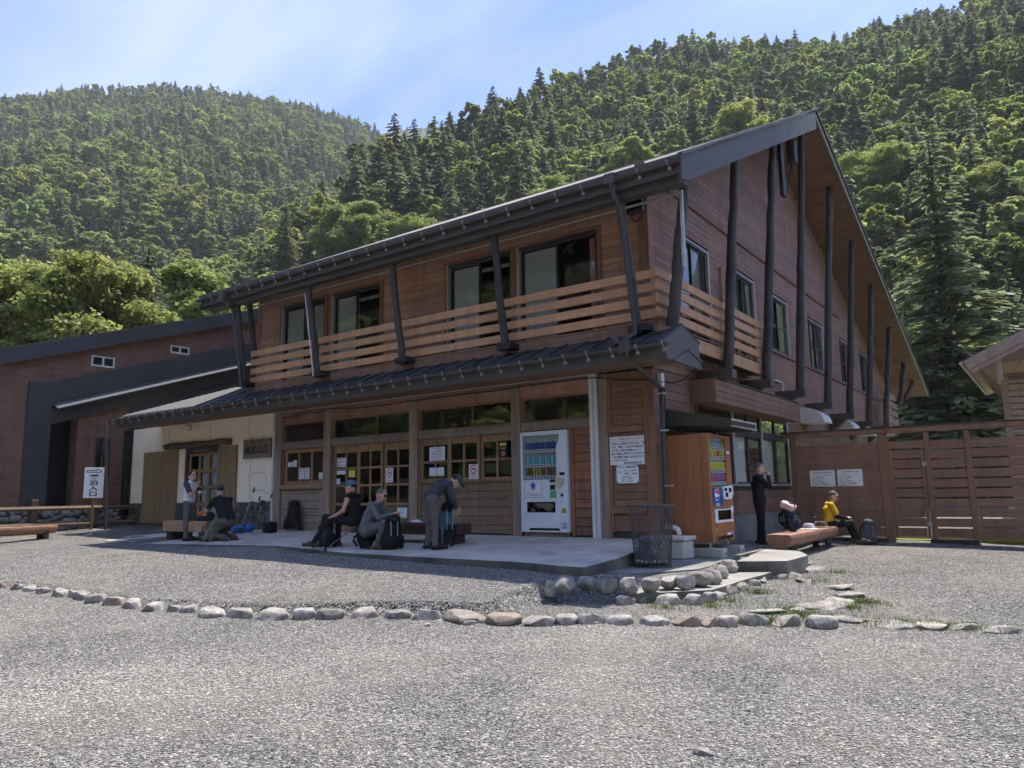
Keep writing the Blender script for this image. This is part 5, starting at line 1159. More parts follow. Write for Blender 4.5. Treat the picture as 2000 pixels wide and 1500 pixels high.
# ---------------------------------------------------------------- single trees at the foot of the slopes
GT = 'trees behind the buildings'; LOG = []
near = [ # pixel of the tree's visible top, distance, kind, label
 (20, 470, 70, 'b', 'bright broadleaf tree at the left edge of the picture'), (150, 485, 62, 'b', 'large bright maple rising over the left wing'), (75, 600, 48, 'b', 'dark low broadleaf tree touching the left wing roof'),
 (290, 500, 66, 'c', 'grey green conifer right of the large left maple'), (235, 560, 54, 'c', 'layered dark conifer above the left wing windows'), (460, 487, 70, 'b', 'bright broadleaf tree above the left end of the main roof'), (390, 520, 62, 'c', 'conifer left of the roof end'), (-60, 520, 60, 'c', 'conifer just inside the left edge'),
 (560, 400, 95, 'c', 'tall spruce above the left half of the roof'), (690, 395, 92, 'b', 'rounded pale broadleaf tree above the roof'), (800, 402, 90, 'b', 'smaller rounded broadleaf tree above the roof middle'), (640, 440, 84, 'c', 'pointed spruce left of the rounded trees'), (745, 440, 82, 'c', 'dark spruce between the two rounded trees'),
 (950, 400, 84, 'b', 'bright broadleaf tree low above the roof edge'), (1090, 333, 88, 'b', 'broad bright tree right above the roof edge'), (880, 330, 100, 'c', 'tall dark spruce above the middle of the roof'), (1010, 300, 100, 'c', 'grey spruce left of the broad bright tree'), (1230, 268, 95, 'b', 'pale broadleaf tree above the upper downpipe'), (1330, 240, 100, 'c', 'dark spruce left of the gable peak'), (1450, 215, 105, 'b', 'pale tree close left of the gable peak'),
 (1700, 262, 78, 'b', 'bright broadleaf crown right of the gable peak'), (1810, 250, 66, 'c', 'very tall dark conifer right of the gable'), (1920, 300, 150, 'b', 'yellowish tall broadleaf tree at the right edge'), (1760, 520, 62, 'c', 'small grey conifer beside the rear rake'), (1815, 590, 62, 'b', 'bright maple between gable and cabin'), (1900, 560, 60, 'c', 'grey conifer behind the cabin roof'), (1965, 520, 58, 'c', 'dark conifer above the cabin roof'), (1930, 740, 44, 'b', 'low leafy shrub tree between fence and cabin'), (1850, 700, 50, 'b', 'dark leafy tree above the gate'), (1640, 330, 90, 'c', 'conifer hidden partly by the gable edge'), (2040, 420, 66, 'c', 'conifer cut by the right edge')]
for i, (x, y, d_, k, lb) in enumerate(near):
    r_ = ray(x, y); hd = math.hypot(r_[0], r_[1]); a_ = math.atan2(r_[0], r_[1]); el_ = r_[2]/hd; want = (17 if k == 'b' else 21)*rnd.uniform(.85, 1.2); best = None
    dmin = int(d_*.8)
    for d_ in range(dmin, 260, 2):        # walk out until a tree of natural height standing on the ground reaches that bearing
        base = -.5
        for hz, az, A_, r0a, r1a in (hl_[1:], hr_[1:]):
            if az[0] < a_ < az[-1]:
                rb = np.interp(a_, A_, r0a); ra = np.interp(a_, A_, r1a)
                if rb < d_ < ra: base = max(base, float(hz(np.array([a_]), np.array([(d_-rb)/(ra-rb)]))[2][0]))
        top = CAMZ+el_*d_; e_ = abs(top-base-want)
        if best is None or e_ < best[0]: best = (e_, d_, base, top)
        if e_ < .12*want: break
    _, d_, base, top = best; X, Y = math.sin(a_)*d_, math.cos(a_)*d_
    proto = (NB if k == 'b' else NC)[i % (4 if k == 'b' else 3)]; s_ = (top-base)/proto[2]
    put_tree('broadleaf_tree' if k == 'b' else 'conifer_tree', proto, X, Y, base, s_, rnd.uniform(0, 6.28), lb, GT)
    LOG.append(('TREE', lb[:40], d_, round(top-base, 1), round(s_, 2)))

hazem = newmat('haze'); nt = hazem.node_tree
pv = N(nt, 'VolumePrincipled', {'Color': (0.9, 0.95, 1.0, 1), 'Density': 0.00024, 'Anisotropy': 0.0})
N(nt, 'OutputMaterial', {'Volume': pv.outputs[0]})
hz_ = ob('haze', MB().box(-2600, 2600, -2600, 2600, -4, 640), 'haze'); tag(hz_, 'thin summer haze over the valley', None, kind='stuff')

# ================================================================ drinks machines
plain('machine_white', (0.66, 0.71, 0.76), 0.35, var=0.02); plain('display_back', (0.42, 0.46, 0.46), 0.5, var=0.03); plain('lens_dark', (0.02, 0.022, 0.025), 0.2)
for nm, c in (('can_blue', (.04, .09, .35)), ('can_teal', (.12, .42, .42)), ('can_cyan', (.30, .55, .68)), ('can_coffee', (.16, .07, .04)), ('can_gold', (.42, .30, .06)), ('can_pink', (.45, .12, .2)), ('can_yellow', (.55, .52, .06)), ('can_green', (.25, .45, .08)), ('can_purple', (.22, .10, .26)), ('can_orange', (.6, .25, .05)), ('can_sky', (.25, .4, .65))): plain(nm, c, .35, .2, var=.05)
wood('woodgrain', (0.33, 0.135, 0.060), 2, rand=0, fine=16, var=0.2, stain=0.05, rough=.4)
class Face:
    """u,v fractions on a machine's front; mk(u0,u1,v0,v1,d0,d1) makes a box, d measured outwards"""
    def __init__(s, kind, a0, a1, z0, z1, at): s.k, s.a0, s.a1, s.z0, s.z1, s.at = kind, a0, a1, z0, z1, at
    def uv(s, u, v): return s.a0+(s.a1-s.a0)*u, s.z1-(s.z1-s.z0)*v
    def add(s, mb, u0, u1, v0, v1, d0, d1, ch=0):
        a, zt = s.uv(u0, v0); b, zb_ = s.uv(u1, v1)
        return mb.box(a, b, s.at-d1, s.at-d0, zb_, zt, ch) if s.k == 'x' else mb.box(s.at+d0, s.at+d1, a, b, zb_, zt, ch)
    def pt(s, u, v, d): a, z = s.uv(u, v); return (a, s.at-d, z) if s.k == 'x' else (s.at+d, a, z)
    def poly(s, mb, uvs, d0, d1):
        P = [s.pt(u, v, d0) for u, v in uvs]; q = s.pt(0, 0, d1); p = s.pt(0, 0, d0); return mb.prism(P, tuple(np.array(q)-np.array(p)))
    def M(s, u, v, d): x, y, z = s.pt(u, v, d); return face_my(x, y, z) if s.k == 'x' else face_px(x, y, z)
    def circ(s, u, v, r_, n=24, sx=1.0): # r in metres
        w_, h_ = s.a1-s.a0, s.z1-s.z0; return [(u+sx*r_*math.cos(t)/w_, v+r_*math.sin(t)/h_) for t in [2*math.pi*k/n for k in range(n)]]
def part(nm, f, m, par, u0, u1, v0, v1, d0, d1, ch=0): mb = MB(); f.add(mb, u0, u1, v0, v1, d0, d1, ch); return ob(nm, mb, m, par)
def drinks(f, par, rows, u0, u1, back, r_, shelfm='machine_white'):
    for v0, v1, n, ms, bottle in rows:
        sh = part('shelf', f, shelfm, par, u0-.02, u1+.02, v1+.006, v1+.034, -back+.005, -.015)
        for k in range(n):
            u = u0+(u1-u0)*(k+.5)/n; x, y, z0 = f.pt(u, v1+.004, -back+r_+.012); h = (f.z1-f.z0)*(v1-v0); mb = MB()
            prof = [(r_*.9, 0), (r_, .01), (r_, h*.58), (r_*.75, h*.7), (r_*.4, h*.82), (r_*.42, h)] if bottle else [(r_*.85, 0), (r_, .012), (r_, h-.012), (r_*.85, h)]
            mb.lathe(prof, (x, y, z0), 10); ob('bottle' if bottle else 'can', mb, ms[k % len(ms)] if not isinstance(ms[0], tuple) else ms, par, smooth=True)
            part('button', f, 'lens_dark', sh, u-.018, u+.018, v1+.012, v1+.027, -.0149, -.010)
# --- white machine
A0, A1, Z0, Z1 = -8.56, -7.475, .09, 2.01; FA = YF-.10
vm = thing('vending_machine', 'white drinks vending machine standing in the lodge front', 'vending machine', ((A0+A1)/2, FA+.4, 0))
f = Face('x', A0, A1, Z0, Z1, FA)
ob('plinth', MB().box(A0+.04, A1-.04, FA+.06, FA+.68, -.02, Z0-.002), 'panel_grey', vm)
ob('cabinet', MB().box(A0, A1, FA+.13, FA+.72, Z0, Z1, .008), 'machine_white', vm)
dm = MB(); f.add(dm, 0, .05, 0, 1, -.128, 0, .006); f.add(dm, .052, .83, 0, .04, -.128, 0, .006); f.add(dm, .832, 1, 0, 1, -.128, 0, .006); f.add(dm, .052, .83, .485, 1, -.128, 0, .006)
f.poly(dm, [(.832, .09), (.832, .47), (.775, .47), (.775, .16)], -.10, -.001)
door = ob('door', dm, 'machine_white', vm)
part('display_back', f, 'display_back', vm, .052, .83, .041, .484, -.127, -.115)
drinks(f, vm, [(.105, .175, 10, ['can_blue'], False), (.245, .325, 10, ['can_cyan', 'can_teal'], True), (.362, .44, 10, ['can_coffee', 'can_coffee', 'can_gold', 'can_gold', 'can_gold', 'can_coffee', 'can_pink'], False)], .09, .755, .114, .03)
part('display_glass', f, 'glass_clear', vm, .052, .83, .041, .484, -.012, -.008)
pn = part('brand_panel', f, 'display_back', door, .085, .47, .505, .665, .001, .004); part('panel_face', f, 'paper', pn, .1, .455, .512, .658, .0045, .006)
mb = MB(); f.poly(mb, [(.275+.06*math.cos(t)*(1 if math.sin(t) < 0 else .8), .547+.032*math.sin(t)*(1 if math.sin(t) < 0 else 1.1)) for t in [2*math.pi*k/20 for k in range(20)]], .0065, .008); ob('blue_emblem', mb, 'blue_ink', pn)
mb = MB(); f.poly(mb, f.circ(.27, .593, .012, 12), .0065, .008); ob('emblem_dot', mb, 'blue_ink', pn)
text('Otsuka', .1, f.M(.285, .632, .0065), name='lettering', m='grey_ink', parent=pn, fit=(.33, 0))
for nm, m_, u0, u1, v0, v1 in (('bill_slot', 'lens_dark', .63, .745, .488, .517), ('screen', 'lens_dark', .635, .74, .54, .588), ('green_card', 'green_ink', .63, .76, .594, .668), ('coin_slot', 'lens_dark', .835, .94, .418, .448), ('sticker', 'can_gold', .87, .955, .768, .815), ('sticker', 'paper', .875, .96, .82, .843), ('label_plate', 'galv', .87, .965, .905, .935), ('label_plate', 'galv', .87, .965, .940, .965)): part(nm, f, m_, door, u0, u1, v0, v1, .001, .005)
mb = MB(); f.poly(mb, [(.75+.12*a, .515+.05*b) for a, b in [(-.05, -.8), (.9, -.9), (1.45, -.7), (1.45, .1), (1.1, .8), (.5, 1), (0, .9)]], .001, .02); plain('coin_plate', (.5, .47, .33), .4); ob('coin_plate', mb, 'coin_plate', door)
mb = MB(); f.poly(mb, f.circ(.07, .835, .042, 20), .001, .003); rg = ob('round_mark', mb, 'green_ink', door); mb = MB(); f.poly(mb, f.circ(.07, .835, .034, 20), .0032, .004); ob('round_mark_face', mb, 'paper', rg)
mb = MB(); f.poly(mb, [(.84, .62), (.865, .632), (.875, .625), (.89, .636), (.90, .62), (.905, .645), (.88, .662), (.86, .655)], .001, .003); ob('black_sticker', mb, 'black', door)
vb = part('outlet', f, 'lens_dark', door, .135, .735, .705, .81, .001, .004); part('outlet_flap', f, 'glass_dark', vb, .15, .72, .715, .80, .005, .009); part('outlet_bar', f, 'curtain_grey', vb, .16, .71, .72, .775, .0042, .0048)
mb = MB(); f.poly(mb, [(.19, .962), (.80, .962), (.83, .985), (.17, .985)], .001, .004); ob('kick_slot', mb, 'lens_dark', door); part('lower_lip', f, 'machine_white', door, -.0, 1.0, .988, 1.0, .001, .02)
# --- wood-grain machine
bq = px(1394.7, 1060, -4.86); B0, B1, Z0, Z1 = 12.36, 13.44, -.06, 1.80; FA = -4.86
vm = thing('vending_machine', 'wood-grain drinks vending machine on concrete blocks at the lodge corner', 'vending machine', (-5.25, 12.9, PADZ))
f = Face('y', B0, B1, Z0, Z1, FA)
ob('cabinet', MB().box(XR+.045, FA-.13, B0, B1, Z0, Z1, .006), 'woodgrain', vm)
dm = MB(); f.add(dm, 0, .07, 0, 1, -.128, 0, .005); f.add(dm, .072, .76, 0, .03, -.128, 0, .004); f.add(dm, .762, 1, 0, 1, -.128, 0, .005); f.add(dm, .072, .76, .49, .95, -.128, 0, .004); f.add(dm, .072, .76, .952, 1, -.128, -.04)
door = ob('door', dm, 'woodgrain', vm)
part('display_back', f, 'display_back', vm, .073, .76, .031, .489, -.127, -.068)
drinks(f, vm, [(.05, .118, 8, ['can_green', 'can_green', 'can_sky', 'can_sky', 'can_sky', 'can_sky'], True), (.135, .20, 8, ['can_green', 'can_yellow', 'can_orange', 'can_orange', 'can_coffee', 'can_orange'], False), (.255, .325, 9, ['can_yellow'], False), (.37, .44, 8, ['can_purple', 'can_pink', 'can_purple'], False)], .10, .735, .067, .025)
part('display_glass', f, 'glass_clear', vm, .073, .76, .031, .489, -.012, -.008)
plain('navy_panel', (.02, .07, .22), .35, var=.25, scale=5); pn = part('brand_panel', f, 'navy_panel', door, .08, .53, .505, .675, .001, .004)
mb = MB(); f.poly(mb, f.circ(.27, .568, .105, 26), .0045, .006); g_ = ob('brand_disc', mb, 'sign_white', pn)
W_, H_ = B1-B0, Z1-Z0
def seg(t0, t1, sag, m_):
    P = [(.27+.092*math.cos(t)/W_, .568+.092*math.sin(t)/H_) for t in np.linspace(t0, t1, 14)]; a, b = P[-1], P[0]
    Q = [(a[0]+(b[0]-a[0])*k/8, a[1]+(b[1]-a[1])*k/8+sag*math.sin(math.pi*2*k/8)) for k in range(1, 8)]; mb = MB(); f.poly(mb, P+Q, .0065, .008); ob('disc_segment', mb, m_, g_)
seg(R(190), R(350), .008, 'red_ink'); seg(R(25), R(165), .008, 'blue_ink')
text('pepsi', .1, f.M(.29, .652, .0045), name='lettering', m='sign_white', parent=pn, fit=(.2, 0))
mb = MB(); f.poly(mb, [(.50, .49), (.94, .48), (.95, .56), (.86, .61), (.62, .615), (.52, .60)], .001, .03); cp = ob('coin_panel', mb, 'machine_white', door)
for u0, u1, v0, v1 in ((.55, .66, .505, .535), (.58, .70, .548, .59), (.74, .86, .505, .545)): part('coin_slot', f, 'lens_dark', cp, u0, u1, v0, v1, .031, .034)
vb = part('outlet_frame', f, 'machine_white', door, .12, .86, .70, .825, .001, .025, .006); part('outlet', f, 'glass_dark', vb, .22, .80, .712, .80, .0255, .03); part('outlet_back', f, 'lens_dark', vb, .23, .79, .714, .79, .0251, .0254)
for u0, u1, v0, v1, m_ in ((.87, .97, .68, .74, 'paper'), (.87, .95, .80, .83, 'paper'), (.65, .80, .925, .955, 'paper'), (.82, .93, .915, .95, 'galv'), (.80, .93, .15, .175, 'paper')): part('sticker', f, m_, door, u0, u1, v0, v1, .001, .003)
mb = MB(); f.poly(mb, f.circ(.18, .885, .035, 18), .001, .003); ob('round_mark', mb, 'can_green', door)
mb = MB(); f.poly(mb, [(.2, .985), (.35, .962), (.6, .95), (.9, .945), (.9, .975)], .001, .004); ob('kick_slot', mb, 'lens_dark', door)
for y in (B0+.12, B1-.12): ob('foot', MB().tube([(FA-.1, y, Z0-.09), (FA-.1, y, Z0)], .014, 8).box(FA-.17, FA-.02, y-.06, y+.06, Z0-.093, Z0-.083), 'steel', vm)
for i, y in enumerate((B0+.12, B1-.12)):
    t = tag(ob('concrete_block', MB().box(XR+.05, FA+.16, y-.1, y+.1, PADZ, Z0-.095, .006), 'concrete'), ('near' if i == 0 else 'far')+' concrete block under the wood-grain machine', 'block')
    for k in (-.05, .03): bx('hole', 'black', t, FA+.155, FA+.162, y+k, y+k+.035, PADZ+.03, PADZ+.07)

# ================================================================ bin
bpos = pz(1276, 1107, PADZ+.004); BX, BYY = bpos[0], bpos[1]; bz0 = PADZ+.004
binn = thing('mesh_bin', 'round rusty expanded-metal litter bin beside the lodge corner', 'bin', (BX, BYY, bz0))
plain('rust_wire', (.10, .088, .08), .6, .5, var=.35, scale=6)
HB = .90; rb_ = lambda z: .262+.065*(z/HB)
mb = MB(); nW = 25
for sgn in (1, -1):
    for k in range(nW):
        P = [];  n = 16
        for i in range(n+1): z = .03+(HB-.04)*i/n; a = 2*math.pi*k/nW+sgn*i/n*1.55; P.append((BX+rb_(z)*math.cos(a), BYY+rb_(z)*math.sin(a), bz0+z))
        mb.tube(P, .0055, 4, cap=False)
o = ob('mesh_wall', mb, 'rust_wire', binn, fixn=False); o['kind'] = 'stuff'
for z, r2 in ((.012, .012), (HB, .016)):
    mb = MB(); mb.tube([(BX+(rb_(z)+(.02 if z > .5 else 0))*math.cos(a), BYY+(rb_(z)+(.02 if z > .5 else 0))*math.sin(a), bz0+z) for a in np.linspace(0, 2*math.pi, 33)], r2, 6, cap=False); ob('rim' if z > .5 else 'base_ring', mb, 'rust_wire', binn, smooth=True)
ob('floor_plate', MB().lathe([(.01, .012), (.26, .012), (.26, .02), (.01, .02)], (BX, BYY, bz0), 24), 'rust_wire', binn)
plain('bag_grey', (.10, .11, .12), .35, var=.5, scale=9, spec=.6); mb = MB(); mb.lathe([(.19, .03), (.225, .08), (.235, .2), (.21, .33), (.22, .40), (.12, .45), (.02, .44)], (BX, BYY, bz0), 22); mb.v = [(x+rnd.uniform(-.012, .012), y+rnd.uniform(-.012, .012), z+rnd.uniform(-.015, .015)) for x, y, z in mb.v]; ob('bin_bag', mb, 'bag_grey', binn)
for k in range(7):
    a = R(-150+k*22); ob('crushed_can', MB().tube([(BX+.235*math.cos(a)-.03, BYY+.235*math.sin(a), bz0+.08), (BX+.235*math.cos(a)+.03, BYY+.235*math.sin(a), bz0+.10)], .022, 7), 'steel', binn)
# stone trough block with white elbow pipe
tp = pz(1330, 1083, PADZ); t = thing('stone_block', 'weathered concrete post base between bin and wood-grain machine', 'block', (tp[0], tp[1], PADZ))
x0, y0 = -5.62, 11.62
ob('body', MB().box(x0, x0+.55, y0, y0+.42, PADZ, PADZ+.30, .02), 'concrete', t); ob('cap', MB().box(x0-.02, x0+.59, y0-.03, y0+.46, PADZ+.302, PADZ+.37, .02), 'concrete', t)
ob('round_recess', MB().tube([(x0+.22, y0-.004, PADZ+.15), (x0+.22, y0+.002, PADZ+.15)], .07, 16), 'concrete_pad', t)
ob('elbow_pipe', MB().tube([(XR+.06, 12.2, .20), (XR+.22, 12.15, .20), (XR+.30, 12.13, .17), (XR+.32, 12.13, .08)], .045, 10), 'white_metal', t, smooth=True)

# ================================================================ benches
wood('log_red', (0.30, 0.165, 0.11), 1, rand=0, obj=True, fine=12, var=.35, stain=.4, c2=(.18, .09, .06)); wood('bench_tan', (0.34, 0.215, 0.125), 0, rand=.1, obj=True); wood('bench_dark', (0.055, 0.030, 0.022), 0, rand=.1, obj=True)
def log_bench(label, p, q, r_, zg, legs=(.12, .85)):
    p, q = Vector(p), Vector(q); t = thing('log_bench', label, 'bench', ((p.x+q.x)/2, (p.y+q.y)/2, zg)); d = (q-p).normalized(); sd = Vector((-d.y, d.x, 0)); mb = MB(); n = 16; k = 9; rings = []
    for i in range(k):
        c_ = p.lerp(q, i/(k-1)); rr = r_*rnd.uniform(.95, 1.05)
        for j in range(n):
            a = 2*math.pi*j/n; z = min(rr*math.sin(a), r_*.42+rnd.uniform(-.006, .006)); rings.append(tuple(c_+sd*(rr*1.35*math.cos(a))+Vector((0, 0, z))))
    mb.add(rings, [(i*n+j, i*n+(j+1) % n, (i+1)*n+(j+1) % n, (i+1)*n+j) for i in range(k-1) for j in range(n)]+[tuple(range(n))[::-1], tuple(range((k-1)*n, k*n))])
    ob('seat_log', mb, 'log_red', t, smooth=True)
    for u in legs:
        c_ = p.lerp(q, u); ob('leg', MB().tube([(c_.x-sd.x*.13, c_.y-sd.y*.13, zg-.05), (c_.x-sd.x*.13, c_.y-sd.y*.13, c_.z-r_*.4)], .075, 8), 'log_dark', t); ob('leg', MB().tube([(c_.x+sd.x*.13, c_.y+sd.y*.13, zg-.05), (c_.x+sd.x*.13, c_.y+sd.y*.13, c_.z-r_*.4)], .075, 8), 'log_dark', t)
    return t
p = pz(1522, 1071, -.26); q = pz(1617, 1049, -.26); LBZ = -.26+.17
log_bench('reddish half-log bench beside the wood-grain machine', (p[0], p[1], LBZ), (q[0], q[1], LBZ), .18, zat(p[0], p[1]))
BP, BQ = np.array([p[0], p[1], LBZ+.078]), np.array([q[0], q[1], LBZ+.078])
p = pz(-40, 1050, -.02); q = pz(104, 1042, -.02); log_bench('reddish log bench in the sun at the left edge', (p[0], p[1], .13), (q[0], q[1], .13), .15, -.14)
def box_bench(label, x0, x1, y0, y1, zg, ztop, m, m2, th=.2):
    t = thing('box_bench', label, 'bench', ((x0+x1)/2, (y0+y1)/2, zg)); n = 2
    for k in range(n): ob('seat_plank', MB().box(x0, x1, y0+(y1-y0)*k/n+.004, y0+(y1-y0)*(k+1)/n-.004, ztop-th, ztop, .01), m, t)
    for x in (x0+.12, x1-.34): ob('leg', MB().box(x, x+.22, y0+.04, y1-.04, zg-.02, ztop-th-.001, .01), m2, t)
    return t
b1 = pz(318, 1053, slabz(9.9)); BW0 = b1[0]; box_bench('tan wooden bench behind the standing woman', BW0-.05, BW0+1.75, b1[1]-.0, b1[1]+.45, slabz(10), slabz(10)+.42, 'bench_tan', 'bench_dark', .24)
b2 = pz(888, 1068, slabz(9.9)); box_bench('dark brown bench where the two men sit', b2[0]-2.75, b2[0]+.06, b2[1]-.02, b2[1]+.42, slabz(9.9), slabz(9.9)+.40, 'bench_dark', 'bench_dark', .2)
BN = (b2[0], b2[1], slabz(9.9)+.40)

# ================================================================ rail fence and direction sign at the left
rfn = thing('rail_fence', 'low brown two-rail fence before the stone plinth', 'fence', (-22.8, 10, -.15))
wood('rail_old', (0.135, 0.085, 0.055), 1, rand=.1)
fp = [pz(8, 1043, -.14), pz(143, 1038, -.14), pz(270, 1036, -.14)]; fp = [np.array([max(p[0], -23.75), p[1]]) for p in fp]
for i, p in enumerate(fp): ob('post', MB().box(p[0]-.09, p[0]+.09, p[1]-.09, p[1]+.09, -.3, 1.02 if i else .86, .015), 'rail_old', rfn)
for z in (.60, .14):
    for a, b in ((fp[0]+np.array([.3, -3]), fp[0]), (fp[0], fp[1]), (fp[1], fp[2]), (fp[2], fp[2]+np.array([-.6, .5]))): ob('rail', MB().tube([(a[0]+.11, a[1], z), (b[0]+.11, b[1], z)], .075, 6), 'rail_old', rfn)
sp = pz(177, 1037, -.07); rzs = math.atan2(-sp[0], sp[1])*.85
t = thing('direction_sign', 'white upright sign with arrow and black characters on a post', 'sign', (sp[0], sp[1], -.14), rzs)
k = float((np.array([sp[0], sp[1], .5])-CP) @ FW)/FPX; W_, H_ = 34*k, 59*k; cz0 = py(180, 943, sp[1])[2]+.14
ob('post', MB().box(-.03, .03, .012, .06, -.15, cz0+.2), 'rail_old', t, local=True)
pl_ = ob('plate', MB().box(-W_/2, W_/2, -.008, .01, cz0-H_/2, cz0+H_/2, .004), 'sign_white', t, local=True)
def arrow(mb, y, cz_, w_, h_, o):
    P = [(-.5, .17), (.18, .17), (.18, .42), (.5, 0), (.18, -.42), (.18, -.17), (-.5, -.17)]
    for (a, b), (c_, e) in zip(P, P[1:]+P[:1]): mb.tube([(a*w_, y, cz_+b*h_), (c_*w_, y, cz_+e*h_)], o, 4)
for yy in (-.010, .013):
    mb = MB(); arrow(mb, yy, cz0+H_*.375, W_*.78, H_*.16, .010); ob('arrow', mb, 'ink', pl_, local=True)
for i, ch_ in enumerate('宿泊入口'): text(ch_, W_*.315, face_my(0, -.010, cz0+H_*(.175-.185*i)) @ Matrix.Diagonal((1.5, 1, 1, 1)), m='ink', parent=pl_, bold=.005, local=True)
for (x, y, s_, lb) in ((203, 1043, 34, 'grey rock at the foot of the direction sign'), (173, 1046, 24, 'smaller grey rock left of the sign post'), (292, 1031, 44, 'flat grey rock under the left shutter')):
    p = pz(x, y, -.1); k = float((p-CP) @ FW)/FPX*s_*.5; tag(put_stone(None, p[0], p[1], -.12, k, k*.7, .13, .3, 'plinth_stone', name='rock'), lb, 'rock')

# ================================================================ signs and notices
def plate_my(name, label, cat, x0, x1, z0, z1, y, m='sign_white', th=.01):
    t = thing(name, label, cat, ((x0+x1)/2, y, z0)); ob('plate', MB().box(x0, x1, y-th, y, z0, z1, .002), m, t); return t
ys = YF-.036
t = plate_my('notice_board', 'white notice with red heading on the corner panel', 'sign', -6.585, -5.90, 1.30, 1.81, ys)
text('キャンプ場を利用する皆様へ!', .06, face_my(-6.243, ys-.0105, 1.762), m='red_ink', parent=t, fit=(.64, 0), bold=.001)
ob('underline', MB().box(-6.56, -5.925, ys-.0112, ys-.0102, 1.722, 1.728), 'red_ink', t)
for i, s_ in enumerate(['風雨による倒木 落枝や落水、落雷', '突風、地震、火山の噴出等及び', 'クマなどの野生生物によって', '身体 物品に損傷をうけられましても', '一切の責任は負いかねますので', 'ご了承ください']):
    text(s_, .046, face_my(-6.555, ys-.0105, 1.678-i*.06), m='ink', parent=t, align='LEFT', bold=.0012)
text('横尾野営場 横尾山荘', .038, face_my(-6.13, ys-.0105, 1.328), m='ink', parent=t, bold=.001)
t = plate_my('notice_board', 'smaller white price notice with green corners below the red-headed one', 'sign', -6.47, -6.03, .97, 1.295, ys)
text('キャンプ場利用料', .044, face_my(-6.25, ys-.0105, 1.255), m='ink', parent=t, fit=(.34, 0), bold=.001)
for s_, x, z, sz in (('1日', -6.40, 1.17, .042), ('大 人  2,000円', -6.19, 1.195, .040), ('小学生  1,000円', -6.19, 1.14, .040), ('CAMP Site charge', -6.25, 1.085, .024), ('Adult ........ 2,000 yen', -6.25, 1.05, .026), ('Junior ....... 1,000 yen', -6.25, 1.01, .026)): text(s_, sz, face_my(x, ys-.0105, z), m='ink', parent=t, bold=.0008)
for a, b in ((-6.47, .97), (-6.03, .97), (-6.47, 1.295), (-6.03, 1.295)):
    sx_, sz_ = (1 if a < -6.2 else -1), (1 if b < 1.1 else -1); ob('corner_mark', MB().prism([(a, ys-.011, b), (a+sx_*.05, ys-.011, b), (a, ys-.011, b+sz_*.05)], (0, -.002, 0)), 'green_ink', t)
wood('board_wood', (0.21, 0.165, 0.125), 0, rand=0)
t = plate_my('name_board', 'weathered wooden board with carved black characters on the plaster wall', 'sign', -17.76, -16.58, 1.86, 2.36, YF-.03, 'board_wood', .07)
text('横尾山荘', .3, face_my(-17.17, YF-.102, 2.06), .004, m='ink', parent=t, fit=(1.02, 0), bold=.004); text('かみこうち', .1, face_my(-17.2, YF-.102, 2.27), .003, m='ink', parent=t, fit=(.5, 0), bold=.001)
for x in (-17.45, -16.95): ob('hook', MB().tube([(x, YF-.05, 2.36), (x, YF-.05, 2.41), (x+.04, YF-.05, 2.43)], .008, 5), 'black', t)
for i, (xa, xb, ya, yb) in enumerate(((1584, 1630, 918, 951), (1638, 1684, 916, 950))):
    a = fx(xa, yb); b = fx(xb, ya); yy = FY-.022; t = thing('permit_plate', ('left' if i == 0 else 'right')+' one of two white permit plates on the fence', 'sign', ((a[0]+b[0])/2, yy, a[2]))
    ob('plate', MB().box(a[0], b[0], yy-.01, yy, a[2], b[2], .002), 'sign_white', t); cx_ = (a[0]+b[0])/2; w_ = b[0]-a[0]
    text('国有林野使用許可標識', .06, face_my(cx_, yy-.0105, b[2]-.06), m='ink', parent=t, fit=(w_*.72, 0)); text('上高地国有林   令和六年 四月', .04, face_my(cx_, yy-.0105, b[2]-.125), m='grey_ink', parent=t, fit=(w_*.75, 0))
    for k, s_ in enumerate(('目 的  野営場敷', '面 積  0.4ha', '期 間  許可期間中', '許可権者  森林管理署', '使用者  山荘')): text(s_, .04, face_my(a[0]+w_*.07, yy-.0105, b[2]-.185-k*.052), m='ink', parent=t, align='LEFT')
    for u, v in ((.04, .06), (.96, .06), (.04, .94), (.96, .94)): ob('screw', MB().lathe([(.006, 0), (.006, .002)], (0, 0, 0), 8).__class__().box(a[0]+w_*u-.006, a[0]+w_*u+.006, yy-.013, yy-.0101, a[2]+(b[2]-a[2])*v-.006, a[2]+(b[2]-a[2])*v+.006), 'red_ink', t)
NOT = [((90, 410, 125, 450), 'paper', 'small note at the left of the three-pane window', 't'), ((130, 395, 160, 450), 'paper', 'small upright card beside the note in the three-pane window', 't'), ((178, 455, 220, 545), 'paper', 'left of two joined leaflets in the three-pane window', 'l'), ((222, 452, 260, 545), 'paper', 'right of two joined leaflets in the three-pane window', 'l'), ((330, 490, 360, 545), 'paper', 'small leaflet at the right of the three-pane window', 't'),
 ((472, 375, 545, 450), 'paper', 'opening hours sheet on the left door leaf', 'h'), ((472, 475, 540, 508), 'paper', 'narrow white strip notice on the left door leaf', 't'), ((565, 470, 615, 530), 'paper_yellow', 'yellow notice on the left door leaf', 't'), ((470, 540, 497, 583), 'paper', 'small white card with an arrow on the left door leaf', 'a'), ((853, 455, 912, 570), 'paper', 'no smoking notice on the right door leaf', 'n'), ((943, 765, 1022, 845), 'paper', 'square notice low on the right door leaf', 't'),
 ((1196, 288, 1316, 403), 'paper', 'large white notice at the left of the wide window', 'k'), ((1196, 450, 1310, 520), 'paper', 'white notice behind the bending hiker', 't'), ((1505, 425, 1575, 543), 'paper', 'no smoking notice on the wide window', 'n'), ((1740, 250, 1803, 375), 'black', 'black poster with yellow top at the right of the wide window', 'p')]
